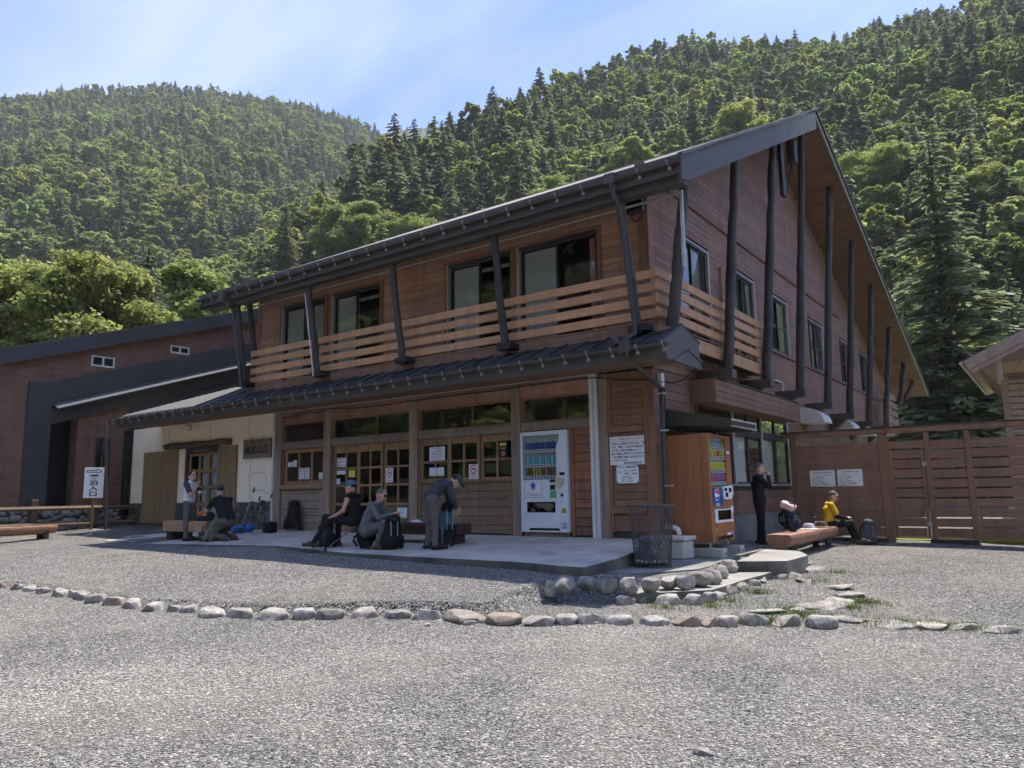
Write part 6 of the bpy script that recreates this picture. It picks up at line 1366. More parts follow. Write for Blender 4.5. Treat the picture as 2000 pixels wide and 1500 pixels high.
for (xa, ya, xb, yb), m_, lb, kd in NOT:
    yy = YF+.015; a = py(540+xa*.25, 800+yb*.25, yy); b = py(540+xb*.25, 800+ya*.25, yy); w_, h_ = b[0]-a[0], b[2]-a[2]; cx_ = (a[0]+b[0])/2
    t = thing('notice', lb, 'notice', (cx_, yy, a[2])); ob('sheet', MB().box(a[0], b[0], yy-.003, yy, a[2], b[2]), m_, t); ty = yy-.0035
    if kd in 'tlk':
        ls = {'t': ['お知らせ', 'ご案内', '横尾山荘'], 'l': ['山岳情報', '登山届', '天気図', '注意事項', '横尾山荘'], 'k': ['キャンプ場の', 'トイレの使用は', 'お控えください', 'PLEASE DO NOT USE', 'the camp toilet']}[kd]
        for k, s_ in enumerate(ls): text(s_, h_*.13, face_my(cx_, ty, b[2]-h_*(.14+k*.75/max(1, len(ls)-1))), m='ink' if k < 3 else 'grey_ink', parent=t, fit=(w_*.8, h_*.13))
    elif kd == 'h':
        ob('heading_bar', MB().box(a[0]+w_*.05, b[0]-w_*.05, ty-.001, ty, b[2]-h_*.2, b[2]-h_*.1), 'can_pink', t)
        for k in (0, 1): ob('dark_block', MB().box(a[0]+w_*.08, a[0]+w_*.3, ty-.001, ty, b[2]-h_*(.58+k*.36), b[2]-h_*(.34+k*.36)), 'grey_ink', t); text(('6:00-8:30', '11:00-14:00')[k], h_*.15, face_my(a[0]+w_*.63, ty, b[2]-h_*(.45+k*.34)), m='ink', parent=t, fit=(w_*.55, 0))
    elif kd == 'a': text('→', h_*.5, face_my(cx_, ty, a[2]+h_*.5), m='ink', parent=t)
    elif kd == 'n':
        mb = MB(); r_ = w_*.32; C_ = b[2]-h_*.32; mb.tube([(cx_+r_*math.cos(q_), ty, C_+r_*math.sin(q_)) for q_ in np.linspace(0, 2*math.pi, 25)], r_*.13, 4, cap=False); mb.tube([(cx_-r_*.7, ty, C_+r_*.7), (cx_+r_*.7, ty, C_-r_*.7)], r_*.1, 4); ob('ban_ring', mb, 'red_ink', t)
        ob('cigarette', MB().box(cx_-r_*.55, cx_+r_*.55, ty-.002, ty-.0005, C_-.012, C_+.012), 'ink', t); text('禁 煙', h_*.1, face_my(cx_, ty, a[2]+h_*.32), m='ink', parent=t, fit=(w_*.5, 0)); text('NO SMOKING', h_*.06, face_my(cx_, ty, a[2]+h_*.14), m='ink', parent=t, fit=(w_*.7, 0))
    else:
        ob('yellow_band', MB().box(a[0]+w_*.1, b[0]-w_*.1, ty-.001, ty, b[2]-h_*.24, b[2]-h_*.06), 'paper_yellow', t); text('生ビール', h_*.1, face_my(cx_, ty-.001, b[2]-h_*.15), m='red_ink', parent=t, fit=(w_*.6, 0)); text('味自慢', h_*.08, face_my(cx_, ty, b[2]-h_*.42), m='paper_yellow', parent=t, fit=(w_*.5, 0))
        ob('picture_disc', MB().tube([(cx_, ty-.001, a[2]+h_*.25), (cx_, ty, a[2]+h_*.25)], w_*.26, 16), 'can_pink', t)
# ================================================================ people and packs: one closed surface each, grown from tapered limbs
def field_mesh(prims, h=.01, k=.022):
    """prims: ('cap',a,b,ra,rb,mat) | ('ell',c,radii,mat[,R]) | ('box',c,half,round,mat[,R]); returns verts, faces, material per face"""
    lo = np.full(3, 1e9); hi = -lo
    def bb(p):
        if p[0] == 'cap': r_ = max(p[3], p[4]); a, b = np.array(p[1]), np.array(p[2]); return np.minimum(a, b)-r_, np.maximum(a, b)+r_
        c = np.array(p[1]); r_ = np.linalg.norm(p[2])+(p[3] if p[0] == 'box' else 0)
        if p[0] == 'ell' and len(p) < 5: return c-np.array(p[2]), c+np.array(p[2])
        return c-r_, c+r_
    for p in prims: a, b = bb(p); lo = np.minimum(lo, a); hi = np.maximum(hi, b)
    lo -= 3*h; hi += 3*h; n = np.ceil((hi-lo)/h).astype(int)+1
    D = np.full(n, 1e3, np.float32); RAW = np.full(n, 1e3, np.float32); ID = np.zeros(n, np.int16); ax = [lo[i]+np.arange(n[i])*h for i in range(3)]
    for p in prims:
        a, b = bb(p); m_ = .05; i0 = np.maximum(((a-m_-lo)/h).astype(int), 0); i1 = np.minimum(((b+m_-lo)/h).astype(int)+2, n); sl_ = tuple(slice(i0[j], i1[j]) for j in range(3))
        G = np.stack(np.meshgrid(*[ax[j][sl_[j]] for j in range(3)], indexing='ij'), -1)
        if p[0] == 'cap':
            a, b = np.array(p[1]), np.array(p[2]); ba = b-a; L2 = max(ba@ba, 1e-9); t = np.clip((G-a)@ba/L2, 0, 1); d = np.linalg.norm(G-a-t[..., None]*ba, axis=-1)-(p[3]+(p[4]-p[3])*t); m = p[5]
        elif p[0] == 'ell':
            q = G-np.array(p[1]); q = q@np.array(p[4]) if len(p) > 4 else q; r_ = np.array(p[2]); k0 = np.linalg.norm(q/r_, axis=-1); k1 = np.linalg.norm(q/r_**2, axis=-1); d = k0*(k0-1)/np.maximum(k1, 1e-6); m = p[3]
        else:
            q = G-np.array(p[1]); q = q@np.array(p[5]) if len(p) > 5 else q; e = np.abs(q)-np.array(p[2]); d = np.linalg.norm(np.maximum(e, 0), axis=-1)+np.minimum(e.max(-1), 0)-p[3]; m = p[4]
        o = D[sl_]; hh = np.clip(.5+.5*(o-d)/k, 0, 1); D[sl_] = np.where(o > 100, np.where(d < .2, d, o), o*(1-hh)+d*hh-k*hh*(1-hh))
        w_ = d < RAW[sl_]; ID[sl_] = np.where(w_, m, ID[sl_]); RAW[sl_] = np.minimum(RAW[sl_], d)
    D = np.minimum(D, 1.0); S = D < 0; nx, ny, nz = n
    cnt = np.zeros((nx-1, ny-1, nz-1)); acc = np.zeros((nx-1, ny-1, nz-1, 3))
    for axn in range(3):
        o1 = [0, 0, 0]; o1[axn] = 1
        A_ = D[:nx-o1[0], :ny-o1[1], :nz-o1[2]]; B_ = D[o1[0]:, o1[1]:, o1[2]:]; ch = (A_ < 0) != (B_ < 0); t = np.where(ch, A_/np.where(ch, A_-B_, 1), 0)
        u, v = [i for i in range(3) if i != axn]
        for du in (0, 1):
            for dv in (0, 1):
                s_ = [slice(None)]*3; s_[u] = slice(du, du+n[u]-1); s_[v] = slice(dv, dv+n[v]-1); s_ = tuple(s_)
                c_ = ch[s_]; cnt += c_; acc[..., axn] += t[s_]*c_; acc[..., u] += du*c_; acc[..., v] += dv*c_
    mk = cnt > 0; idx = np.full(cnt.shape, -1); ii = np.argwhere(mk); idx[mk] = np.arange(len(ii)); V = lo+(ii+acc[mk]/cnt[mk][:, None])*h
    F = []; MI = []
    for axn in range(3):
        o1 = [0, 0, 0]; o1[axn] = 1; A_ = S[:nx-o1[0], :ny-o1[1], :nz-o1[2]]; B_ = S[o1[0]:, o1[1]:, o1[2]:]; e = np.argwhere(A_ != B_); u, v = [i for i in range(3) if i != axn]
        e = e[(e[:, u] > 0) & (e[:, v] > 0) & (e[:, u] < n[u]-1) & (e[:, v] < n[v]-1)]
        def cell(du, dv): q = e.copy(); q[:, u] -= du; q[:, v] -= dv; return idx[q[:, 0], q[:, 1], q[:, 2]]
        q = np.stack([cell(1, 1), cell(0, 1), cell(0, 0), cell(1, 0)], -1); fl = A_[e[:, 0], e[:, 1], e[:, 2]]
        if axn == 1: fl = ~fl
        q[~fl] = q[~fl][:, ::-1]; F.append(q); MI.append(ID[e[:, 0], e[:, 1], e[:, 2]])
    F = np.vstack(F); MI = np.concatenate(MI); ok = (F >= 0).all(1); return V, F[ok], MI[ok]
def field_obj(name, prims, mats, parent, h=.01, k=.022, rough=0.0):
    V, F, MI = field_mesh(prims, h, k)
    if rough:
        from mathutils import noise
        V = V+np.array([[noise.noise(Vector(p)*14)*rough, noise.noise(Vector(p)*14+Vector((9, 0, 0)))*rough, noise.noise(Vector(p)*11+Vector((0, 7, 0)))*rough] for p in V])
    me = bpy.data.meshes.new(name); me.from_pydata(V.tolist(), [], F.tolist())
    for m in mats: me.materials.append(MATS[m])
    me.polygons.foreach_set('material_index', MI.astype(np.int32)); me.polygons.foreach_set('use_smooth', np.ones(len(F), bool)); me.update(); me.validate()
    o = bpy.data.objects.new(name, me); col.objects.link(o); o.parent = parent; return o
for nm, c, r_ in (('skin', (.50, .30, .22), .55), ('hair_black', (.012, .011, .012), .5), ('hair_grey', (.10, .095, .09), .6), ('cloth_white', (.62, .66, .72), .85), ('cloth_slate', (.045, .052, .065), .85), ('cloth_black', (.014, .015, .018), .85), ('cloth_navy', (.020, .026, .045), .85), ('pants_olive', (.10, .098, .082), .9), ('pants_grey', (.115, .11, .11), .9), ('pants_brown', (.115, .10, .095), .9), ('pants_black', (.013, .013, .016), .85), ('sweater_grey', (.125, .135, .15), .9), ('cap_blue', (.075, .12, .19), .85), ('cap_dark', (.05, .06, .065), .85), ('tee_yellow', (.62, .40, .03), .85), ('boot_brown', (.09, .065, .045), .8), ('boot_dark', (.022, .02, .02), .8), ('pack_khaki', (.16, .145, .105), .85), ('pack_black', (.011, .011, .013), .8), ('pack_blue', (.03, .13, .36), .75), ('pack_navy', (.022, .026, .05), .8), ('pack_grey', (.085, .09, .10), .85), ('pack_teal', (.05, .12, .15), .8), ('cloth_pink', (.62, .43, .44), .9), ('strap_light', (.45, .46, .46), .8), ('orange_cloth', (.45, .12, .04), .85), ('lips', (.26, .10, .085), .6)):
    plain(nm, c, r_, var=.16, scale=11, obj=True, spec=.25, bump=.25 if 'skin' not in nm else 0, bscale=60)
def V3(*a): return np.array(a, float)
def hand(wr, d, side, curl, m=0, palm_n=None):
    """palm, four bent fingers of unequal length and a thumb leaving the side of the palm"""
    d = d/np.linalg.norm(d); up = V3(0, 0, 1) if palm_n is None else np.array(palm_n, float); lat = np.cross(d, up); lat /= max(np.linalg.norm(lat), 1e-6); nn = np.cross(lat, d); P = [('cap', wr, wr+d*.075, .026, .030, m), ('cap', wr+d*.03+lat*.018, wr+d*.08+lat*.022, .018, .016, m), ('cap', wr+d*.03-lat*.018, wr+d*.08-lat*.022, .018, .016, m)]
    for i, (o, L) in enumerate(((-.030, .062), (-.011, .078), (.010, .074), (.029, .056))):
        a = wr+d*.085+lat*o; b = a+(d*math.cos(curl)-nn*math.sin(curl))*L*.5; c_ = b+(d*math.cos(2*curl)-nn*math.sin(2*curl))*L*.5; P += [('cap', a, b, .0095, .009, m), ('cap', b, c_, .009, .008, m)]
    a = wr+d*.03-lat*.03*side; b = a+(d*.6-lat*.7*side)*.045; P += [('cap', a, b, .012, .010, m), ('cap', b, b+(d*.9-nn*.3)*.03, .010, .009, m)]
    return P
# material slots: 0 skin 1 top 2 trousers 3 shoes 4 hair 5 cap/sleeve 6 dark detail 7 lips
def person(label, J, mats, loc, rz, sleeve='long', hair='short', cap=None, hd=0.0, tilt=0.0, fat=1.0, curl=(.5, .5), glasses=False, forearm=None, tee=None, raglan=False, extra=None, loose=1.0):
    t = thing('person', label, 'person', loc, rz); J = {k_: np.array(v, float) for k_, v in J.items()}; P = []
    pe, ch_, nk, hdp = J['pelvis'], J['chest'], J['neck'], J['head']; lat = J['shL']-J['shR']; lat /= np.linalg.norm(lat); hl2 = J['hipL']-J['hipR']; hl2 /= np.linalg.norm(hl2)
    f_ = fat
    for s_ in (-1, 1):
        P += [('cap', pe+hl2*s_*.060*f_+V3(0, 0, .02), ch_+lat*s_*.075*f_, .105*f_, .110*f_, 1), ('cap', ch_+lat*s_*.06, nk+lat*s_*.035-V3(0, 0, .03), .10, .058, 1)]
    P += [('cap', J['shL'], J['shR'], .060, .060, 1), ('cap', J['hipL'], J['hipR'], .105*f_, .105*f_, 2), ('cap', nk-V3(0, 0, .02), hdp-V3(0, 0, .03), .052, .050, 0)]
    sl2 = 5 if raglan else 1
    for q, side in (('L', 1), ('R', -1)):
        sh, el, wr = J['sh'+q], J['el'+q], J['wr'+q]; up_m = sl2 if sleeve != 'none' else 0; fo = forearm if forearm is not None else (1 if sleeve == 'long' else 0)
        if sleeve == 'short': mid = sh+(el-sh)*.72; P += [('cap', sh, mid, .062, .058, up_m), ('cap', sh, el, .046, .040, 0)]
        else: P += [('cap', sh, el, .056 if sleeve == 'long' else .050, .046 if sleeve == 'long' else .040, up_m)]
        P += [('cap', el, wr, .044 if fo != 0 else .040, .034 if fo != 0 else .028, fo)]
        P += hand(wr, wr-el if 'hd'+q not in J else J['hd'+q], side, curl[0 if q == 'L' else 1])
        hp, kn, an, to = J['hip'+q], J['kn'+q], J['an'+q], J['to'+q]
        P += [('cap', hp, kn, .094*f_*loose, .068*loose, 2), ('cap', kn, an, .066*loose, .050*loose, 2), ('cap', an, an+(to-an)*.15-V3(0, 0, .03), .046, .045, 3)]
        fd = to-an; fd[2] = 0; fd /= max(np.linalg.norm(fd), 1e-6); he = an-fd*.05; he[2] = to[2]; P += [('cap', he, an+(to-an)*.5-V3(0, 0, .0), .040, .045, 3), ('cap', he+V3(0, 0, .0), to, .038, .036, 3)]
    # head: turned by hd about the vertical and nodded by tilt
    F_ = V3(math.cos(hd)*math.cos(tilt), math.sin(hd)*math.cos(tilt), math.sin(tilt)); L_ = V3(-math.sin(hd), math.cos(hd), 0); U_ = np.cross(F_, L_); RM = np.stack([F_, L_, U_], 1)
    c_ = hdp+U_*.06
    P += [('ell', c_, (.098, .077, .112), 0, RM), ('ell', c_+F_*.022-U_*.065, (.070, .058, .062), 0, RM), ('cap', c_+F_*.094-U_*.0, c_+F_*.112-U_*.03, .010, .015, 0), ('ell', c_+F_*.085-U_*.072, (.012, .024, .007), 7, RM)]
    for s_ in (-1, 1): P += [('ell', c_+L_*s_*.079-U_*.012-F_*.008, (.020, .011, .032), 0, RM), ('ell', c_+F_*.087+L_*s_*.032+U_*.006, (.008, .012, .005), 6, RM), ('ell', c_+F_*.088+L_*s_*.033+U_*.027, (.006, .018, .004), 4, RM)]
    if hair == 'short': P += [('ell', c_-F_*.018+U_*.032, (.094, .083, .090), 4, RM)]
    elif hair == 'crop': P += [('ell', c_-F_*.016+U_*.028, (.092, .080, .090), 4, RM)]
    elif hair == 'bob': P += [('ell', c_-F_*.022+U_*.02, (.098, .090, .108), 4, RM), ('ell', c_-F_*.06-U_*.05, (.060, .075, .07), 4, RM), ('cap', c_-F_*.09-U_*.02, c_-F_*.10-U_*.12, .035, .02, 4)]
    if cap: P += [('ell', c_+U_*.048-F_*.004, (.108, .090, .080), 5, RM), ('box', c_+F_*.125+U_*.045, (.05, .06, .001), .007, 5, RM)]
    if glasses: P += [('box', c_+F_*.094+U_*.008, (.001, .055, .012), .005, 6, RM)]
    for e in (extra or []): P.append(e)
    field_obj('body', P, mats, t, .0105, .02, .007); return t
def lean(base, **k): d = dict(base); d.update(k); return d
FR, FLF = math.atan2(RT[1], RT[0]), math.atan2(RT[1], RT[0])+math.pi
def onslab(x, y):
    d = ray(x, y); k = .0515; t = (-k*YF-CAMZ)/(d[2]-k*d[1]); return CP+d*t
# A: woman standing, arms folded with a hand at the chin, facing right
st = dict(pelvis=(0, 0, .86), chest=(.01, 0, 1.15), neck=(.02, 0, 1.33), head=(.04, 0, 1.41), shL=(.02, .165, 1.27), shR=(.02, -.165, 1.27), elL=(.10, .23, 1.05), elR=(.15, -.20, 1.04), wrL=(.26, .02, 1.09), wrR=(.20, -.03, 1.25), hipL=(0, .085, .83), hipR=(0, -.085, .83), knL=(.03, .10, .46), knR=(.0, -.09, .46), anL=(-.02, .11, .08), anR=(.02, -.11, .08), toL=(.15, .14, .04), toR=(.20, -.13, .04))
p = onslab(366, 1056); person('woman in white raglan shirt and grey trousers standing with her hand at her chin', lean(st, hdL=(.3, -.9, .2), hdR=(.3, .1, .9)), ['skin', 'cloth_white', 'pants_grey', 'boot_dark', 'hair_black', 'cloth_slate', 'hair_black', 'lips'], tuple(p), FR-.15, 'short', 'bob', None, -.3, 0, .92, (.8, 1.0), raglan=True)
# B: man kneeling with his back half turned
kn = dict(pelvis=(-.10, 0, .44), chest=(.06, 0, .78), neck=(.14, 0, .98), head=(.20, 0, 1.05), shL=(.10, .20, .90), shR=(.10, -.20, .90), elL=(.30, .25, .68), elR=(.28, -.24, .66), wrL=(.48, .12, .58), wrR=(.46, -.10, .62), hipL=(-.10, .10, .42), hipR=(-.10, -.10, .42), knL=(.22, .16, .10), knR=(.26, -.14, .10), anL=(-.20, .15, .10), anR=(-.17, -.13, .12), toL=(-.30, .15, .04), toR=(-.28, -.13, .04))
p = onslab(437, 1056); person('man in black tee and dark cap kneeling over a khaki pack', kn, ['skin', 'cloth_black', 'pants_olive', 'boot_brown', 'hair_black', 'cap_dark', 'hair_black', 'lips'], tuple(p), FLF-.55, 'short', 'short', True, -.1, -.15, 1.1)
# C: man with blue cap and tank top sitting, looking left
sit = dict(pelvis=(0, 0, .50), chest=(.03, 0, .80), neck=(.06, 0, 1.0), head=(.09, 0, 1.07), shL=(.04, .19, .94), shR=(.04, -.19, .94), elL=(.10, .27, .68), elR=(.08, -.27, .70), wrL=(.32, .20, .58), wrR=(.30, -.20, .56), hipL=(.02, .10, .48), hipR=(.02, -.10, .48), knL=(.44, .17, .52), knR=(.40, -.14, .52), anL=(.72, .22, .10), anR=(.42, -.16, .10), toL=(.90, .26, .06), toR=(.60, -.18, .04))
p = onslab(682, 1069); person('man in black tank top, blue cap and glasses sitting on the dark bench', sit, ['skin', 'cloth_black', 'pants_black', 'boot_brown', 'hair_black', 'cap_blue', 'hair_black', 'lips'], (p[0], p[1]+.12, p[2]), FLF-.25, 'none', 'short', True, .1, .05, .95, glasses=True, extra=[('cap', V3(.16, .08, .98), V3(.10, -.13, .62), .014, .014, 4), ('box', V3(.19, .02, .66), (.02, .10, .07), .02, 4)])
# D: man in grey sweater squatting low on his pack, handling a cup
sq = dict(pelvis=(-.06, 0, .34), chest=(.06, 0, .65), neck=(.14, 0, .84), head=(.20, 0, .91), shL=(.10, .20, .78), shR=(.10, -.20, .78), elL=(.24, .24, .56), elR=(.26, -.23, .56), wrL=(.46, .07, .62), wrR=(.47, -.06, .62), hipL=(-.04, .11, .32), hipR=(-.04, -.11, .32), knL=(.34, .16, .46), knR=(.36, -.18, .46), anL=(.18, .15, .09), anR=(.22, -.17, .09), toL=(.38, .18, .04), toR=(.42, -.19, .04))
p = onslab(722, 1072); pd = p; person('grey haired man in grey sweater crouching on a black pack with food in his hands', lean(sq, hdL=(.8, -.5, .2), hdR=(.8, .5, .2)), ['skin', 'sweater_grey', 'pants_grey', 'boot_brown', 'hair_grey', 'sweater_grey', 'hair_black', 'lips'], tuple(p), FR-.25, 'long', 'crop', None, -.1, -.35, 1.12, (.9, .9), glasses=True)
# E: bending hiker
be = dict(pelvis=(-.02, 0, .90), chest=(.20, 0, 1.10), neck=(.33, 0, 1.15), head=(.40, 0, 1.13), shL=(.27, .19, 1.10), shR=(.27, -.19, 1.10), elL=(.34, .22, .86), elR=(.34, -.22, .88), wrL=(.42, .10, .68), wrR=(.43, -.08, .72), hipL=(0, .10, .86), hipR=(0, -.10, .86), knL=(.0, .13, .47), knR=(.05, -.13, .47), anL=(-.04, .15, .09), anR=(.05, -.15, .09), toL=(.14, .17, .04), toR=(.24, -.16, .04))
p = onslab(842, 1073); pe_ = p; person('hiker in dark top and brown trousers bending over a teal pack', be, ['skin', 'cloth_slate', 'pants_brown', 'boot_dark', 'cloth_black', 'cap_dark', 'hair_black', 'lips'], tuple(p), FR+.25, 'long', 'short', True, 0, -.9, 1.05)
# F: standing man in black, hand to mouth
st2 = dict(pelvis=(0, 0, .92), chest=(-.02, 0, 1.23), neck=(.0, 0, 1.42), head=(.03, 0, 1.50), shL=(-.01, .20, 1.36), shR=(-.01, -.20, 1.36), elL=(.06, .25, 1.08), elR=(.20, -.22, 1.16), wrL=(.22, .14, 1.20), wrR=(.20, -.04, 1.39), hipL=(0, .10, .88), hipR=(0, -.10, .88), knL=(.03, .11, .49), knR=(.0, -.11, .49), anL=(-.02, .13, .08), anR=(.0, -.13, .08), toL=(.17, .16, .04), toR=(.19, -.15, .04))
gzf = -.40; p = pz(1489, 1073, gzf); person('man in black clothes standing behind the log bench eating', lean(st2, hdL=(.5, -.6, .5), hdR=(-.1, .3, .9)), ['skin', 'cloth_black', 'pants_black', 'boot_dark', 'hair_grey', 'cloth_black', 'hair_black', 'lips'], (p[0], p[1], zat(p[0], p[1])), FR-.1, 'long', 'crop', None, 0, 0, 1.05, (1, 1))
# G: man in yellow sitting on the bench end
sg_ = dict(pelvis=(0, 0, .44), chest=(.02, 0, .74), neck=(.08, 0, .93), head=(.13, 0, 1.00), shL=(.05, .19, .87), shR=(.05, -.19, .87), elL=(.16, .25, .62), elR=(.16, -.25, .62), wrL=(.38, .07, .56), wrR=(.38, -.07, .56), hipL=(.02, .10, .42), hipR=(.02, -.10, .42), knL=(.44, .15, .46), knR=(.46, -.14, .46), anL=(.56, .14, .10), anR=(.60, -.15, .10), toL=(.76, .16, .05), toR=(.80, -.17, .05))
p = np.array([BQ[0]-.02, BQ[1]+.22, BQ[2]-.40]); PG = p; person('man in yellow tee with black sleeves sitting at the far end of the log bench', lean(sg_, hdL=(.8, -.5, .1), hdR=(.8, .5, .1)), ['skin', 'tee_yellow', 'pants_black', 'boot_brown', 'hair_grey', 'cap_dark', 'hair_black', 'cloth_black'], tuple(p), FR-.2, 'short', 'crop', None, -.15, -.25, 1.05, (.9, .9), forearm=7, glasses=True)

# ---------------------------------------------------------------- packs
def RZ_(a, b=0): ca, sa = math.cos(a), math.sin(a); cb, sb = math.cos(b), math.sin(b); return np.array([[ca*cb, -sa, ca*sb], [sa*cb, ca, sa*sb], [-sb, 0, cb]])
def pack(label, loc, rz, mats, w_=.30, d=.22, h=.55, ti=0.0, lie=False, belt=True, name='backpack'):
    t = thing(name, label, 'backpack', tuple(loc), rz); M_ = RZ_(0, ti)
    def q(x, y, z): return M_@V3(x, y, z)
    P = [('ell', q(0, 0, h*.30), (d*.50, w_*.50, h*.30), 0, M_), ('ell', q(-d*.04, 0, h*.62), (d*.44, w_*.44, h*.30), 0, M_), ('ell', q(d*.06, 0, h*.88), (d*.46, w_*.40, h*.13), 1, M_), ('ell', q(d*.40, 0, h*.30), (d*.22, w_*.34, h*.22), 1, M_), ('cap', q(0, w_*.5, h*.08), q(0, w_*.47, h*.36), .045, .04, 1), ('cap', q(0, -w_*.5, h*.08), q(0, -w_*.47, h*.36), .045, .04, 1)]
    for s_ in (-1, 1):
        pts = [q(-d*.35, s_*.08, h*.80), q(-d*.72, s_*.09, h*.62), q(-d*.74, s_*.10, h*.36), q(-d*.42, s_*.11, h*.12)]
        for a, b in zip(pts[:-1], pts[1:]): P.append(('cap', a, b, .020, .018, 2))
    P.append(('cap', q(-.02, -.05, h*.98), q(-.02, .05, h*.98), .012, .012, 2))
    if belt: P += [('cap', q(-d*.35, .14, h*.1), q(-d*.9, .2, h*.04), .03, .018, 2), ('cap', q(-d*.35, -.14, h*.1), q(-d*.8, -.22, h*.05), .03, .018, 2)]
    o = field_obj('body', P, mats, t, .013, .025, .018); zmin = min(v.co.z for v in o.data.vertices); o.location.z = -zmin
    mb = MB()
    for s_ in (-.06, .06):
        a, b = q(d*.40, s_, h*.88), q(d*.56, s_, h*.42); mb.tube([tuple(a), tuple((a+b)/2+V3(.02, 0, 0)), tuple(b)], .006, 4)
    ob('strap', mb, mats[2], t, local=True).location.z += -zmin
    return t
p = onslab(578, 1037); pack('large black backpack leaning on the grey boards below the three-pane window', (p[0], YF-.30, slabz(YF-.3)), R(-60), ['pack_black', 'pack_black', 'pack_black'], .36, .28, .72, -.25)
p = onslab(527, 1041); t = thing('camera_bag', 'small black box bag before the white channel', 'bag', (p[0], p[1], p[2])); field_obj('body', [('box', V3(0, 0, .13), (.12, .08, .09), .035, 0), ('cap', V3(-.06, 0, .27), V3(.06, 0, .27), .012, .012, 0)], ['pack_black'], t, .012, .03, .006)
p = onslab(473, 1041); t = thing('stuff_sack', 'bright blue sack lying below the plaster wall', 'bag', tuple(p), FR); field_obj('body', [('ell', V3(-.08, 0, .09), (.24, .15, .10), 0), ('ell', V3(.18, .02, .13), (.12, .11, .12), 0), ('cap', V3(-.15, -.12, .12), V3(.1, -.15, .1), .018, .018, 1), ('cap', V3(.05, -.1, .18), V3(.08, .1, .2), .016, .016, 1)], ['pack_blue', 'pack_navy'], t, .013, .04, .015)
p = onslab(402, 1058); pack('khaki backpack lying before the kneeling man', (p[0], p[1], p[2]), FR, ['pack_khaki', 'pack_khaki', 'pants_olive'], .30, .22, .56, .5)
p = onslab(640, 1070); pack('dark navy backpack standing between the boots of the man with the blue cap', (p[0], p[1], p[2]), FR-.9, ['pack_navy', 'pack_black', 'pack_black'], .28, .22, .62, -.1)
p = onslab(766, 1073); pack('black backpack with light strap right of the man in the grey sweater', (p[0], p[1], p[2]), FR-1.2, ['pack_black', 'pack_black', 'strap_light'], .34, .26, .60, .08)
pack('low black pack under the man in the grey sweater', (pd[0]-.10, pd[1]-.02, pd[2]), FR+.6, ['pack_black', 'pack_black', 'pack_black'], .28, .24, .32, 0, belt=False)
p = onslab(868, 1069); pack('teal and dark backpack leaning on the end of the dark bench', (p[0], p[1], p[2]), FR-.9, ['pack_teal', 'pack_black', 'strap_light'], .28, .22, .80, .12)
u = .38; q = BP+(BQ-BP)*u; pk = pack('navy backpack with pale pink cloth on top standing on the log bench', (q[0]-.02, q[1]-.3, q[2]+.0), FR-.6, ['pack_navy', 'pack_navy', 'pack_black'], .30, .26, .56, -.15, belt=False)
tw = thing('folded_cloth', 'pale pink cloth draped over the navy backpack', 'cloth', (q[0]-.06, q[1]-.3, q[2]+.44), FR-.6); field_obj('body', [('box', V3(-.04, 0, .06), (.09, .11, .03), .04, 0, RZ_(0, .45)), ('cap', V3(.05, -.1, .02), V3(.05, .1, .02), .04, .04, 0)], ['cloth_pink'], tw, .012, .04, .014)
p = PG+(RT*.85)+V3(0, 0, 0); pack('grey backpack standing right of the man in yellow', (p[0]+.05, p[1], zat(p[0], p[1])), FR-1.3, ['pack_grey', 'pack_grey', 'pack_black'], .32, .24, .58, .05)
def hat(label, loc, rr, m, rz=0):
    t = thing('sun_hat', label, 'hat', tuple(loc), rz); mb = MB(); mb.lathe([(rr, .0), (rr*1.0, .012), (rr*.62, .03), (rr*.56, .09), (rr*.40, .125), (.01, .13)], (0, 0, 0), 22); ob('crown_and_brim', mb, m, t, smooth=True, local=True); mb = MB(); mb.lathe([(rr*.60, .03), (rr*.60, .045)], (0, 0, 0), 22, cap=False); ob('band', mb, 'cap_dark', t, local=True)
q = BP+(BQ-BP)*.55; hat('pale straw hat lying on the log bench beside the navy backpack', (q[0]+.03, q[1], q[2]), .19, 'strap_light'); q = BP+(BQ-BP)*.86; hat('dark brown hat lying on the log bench near the man in yellow', (q[0]+.02, q[1]-.05, q[2]), .2, 'boot_brown')
t = thing('water_bottle', 'clear water bottle standing on the log bench by the dark hat', 'bottle', (q[0]-.12, q[1]+.05, q[2])); mb = MB(); mb.lathe([(.03, 0), (.034, .01), (.034, .15), (.015, .19), (.015, .21)], (0, 0, 0), 12); ob('bottle_body', mb, 'glass_clear', t, smooth=True, local=True); mb = MB(); mb.lathe([(.033, .05), (.0345, .05), (.0345, .11), (.033, .11)], (0, 0, 0), 12); ob('bottle_label', mb, 'sign_white', t, local=True); mb = MB(); mb.lathe([(.017, .205), (.017, .225)], (0, 0, 0), 10); ob('bottle_cap', mb, 'sign_white', t, local=True)
# things on the dark bench and the tan bench
q = py(812, 1017, BN[1]+.2); t = thing('work_gloves', 'pair of white gloves lying on the dark bench', 'gloves', (q[0], BN[1]+.18, BN[2]), FR); P = hand(V3(-.06, 0, .03), V3(1, .1, 0), 1, .1)+hand(V3(-.02, .06, .035), V3(1, -.25, 0), -1, .15); field_obj('body', [tuple(list(x)) for x in P], ['cloth_white'], t, .008, .015, .004)
q = onslab(385, 1030); t = thing('jacket_heap', 'orange and navy clothing heaped on the tan bench', 'clothing', (BW0+1.35, b1[1]+.22, slabz(10)+.42)); field_obj('body', [('ell', V3(0, 0, .06), (.24, .17, .09), 0), ('ell', V3(-.02, -.02, .17), (.16, .12, .06), 1), ('ell', V3(.14, .02, .12), (.10, .12, .10), 0), ('ell', V3(-.16, 0, .05), (.09, .13, .07), 2)], ['pack_navy', 'orange_cloth', 'pack_teal'], t, .014, .04, .02)
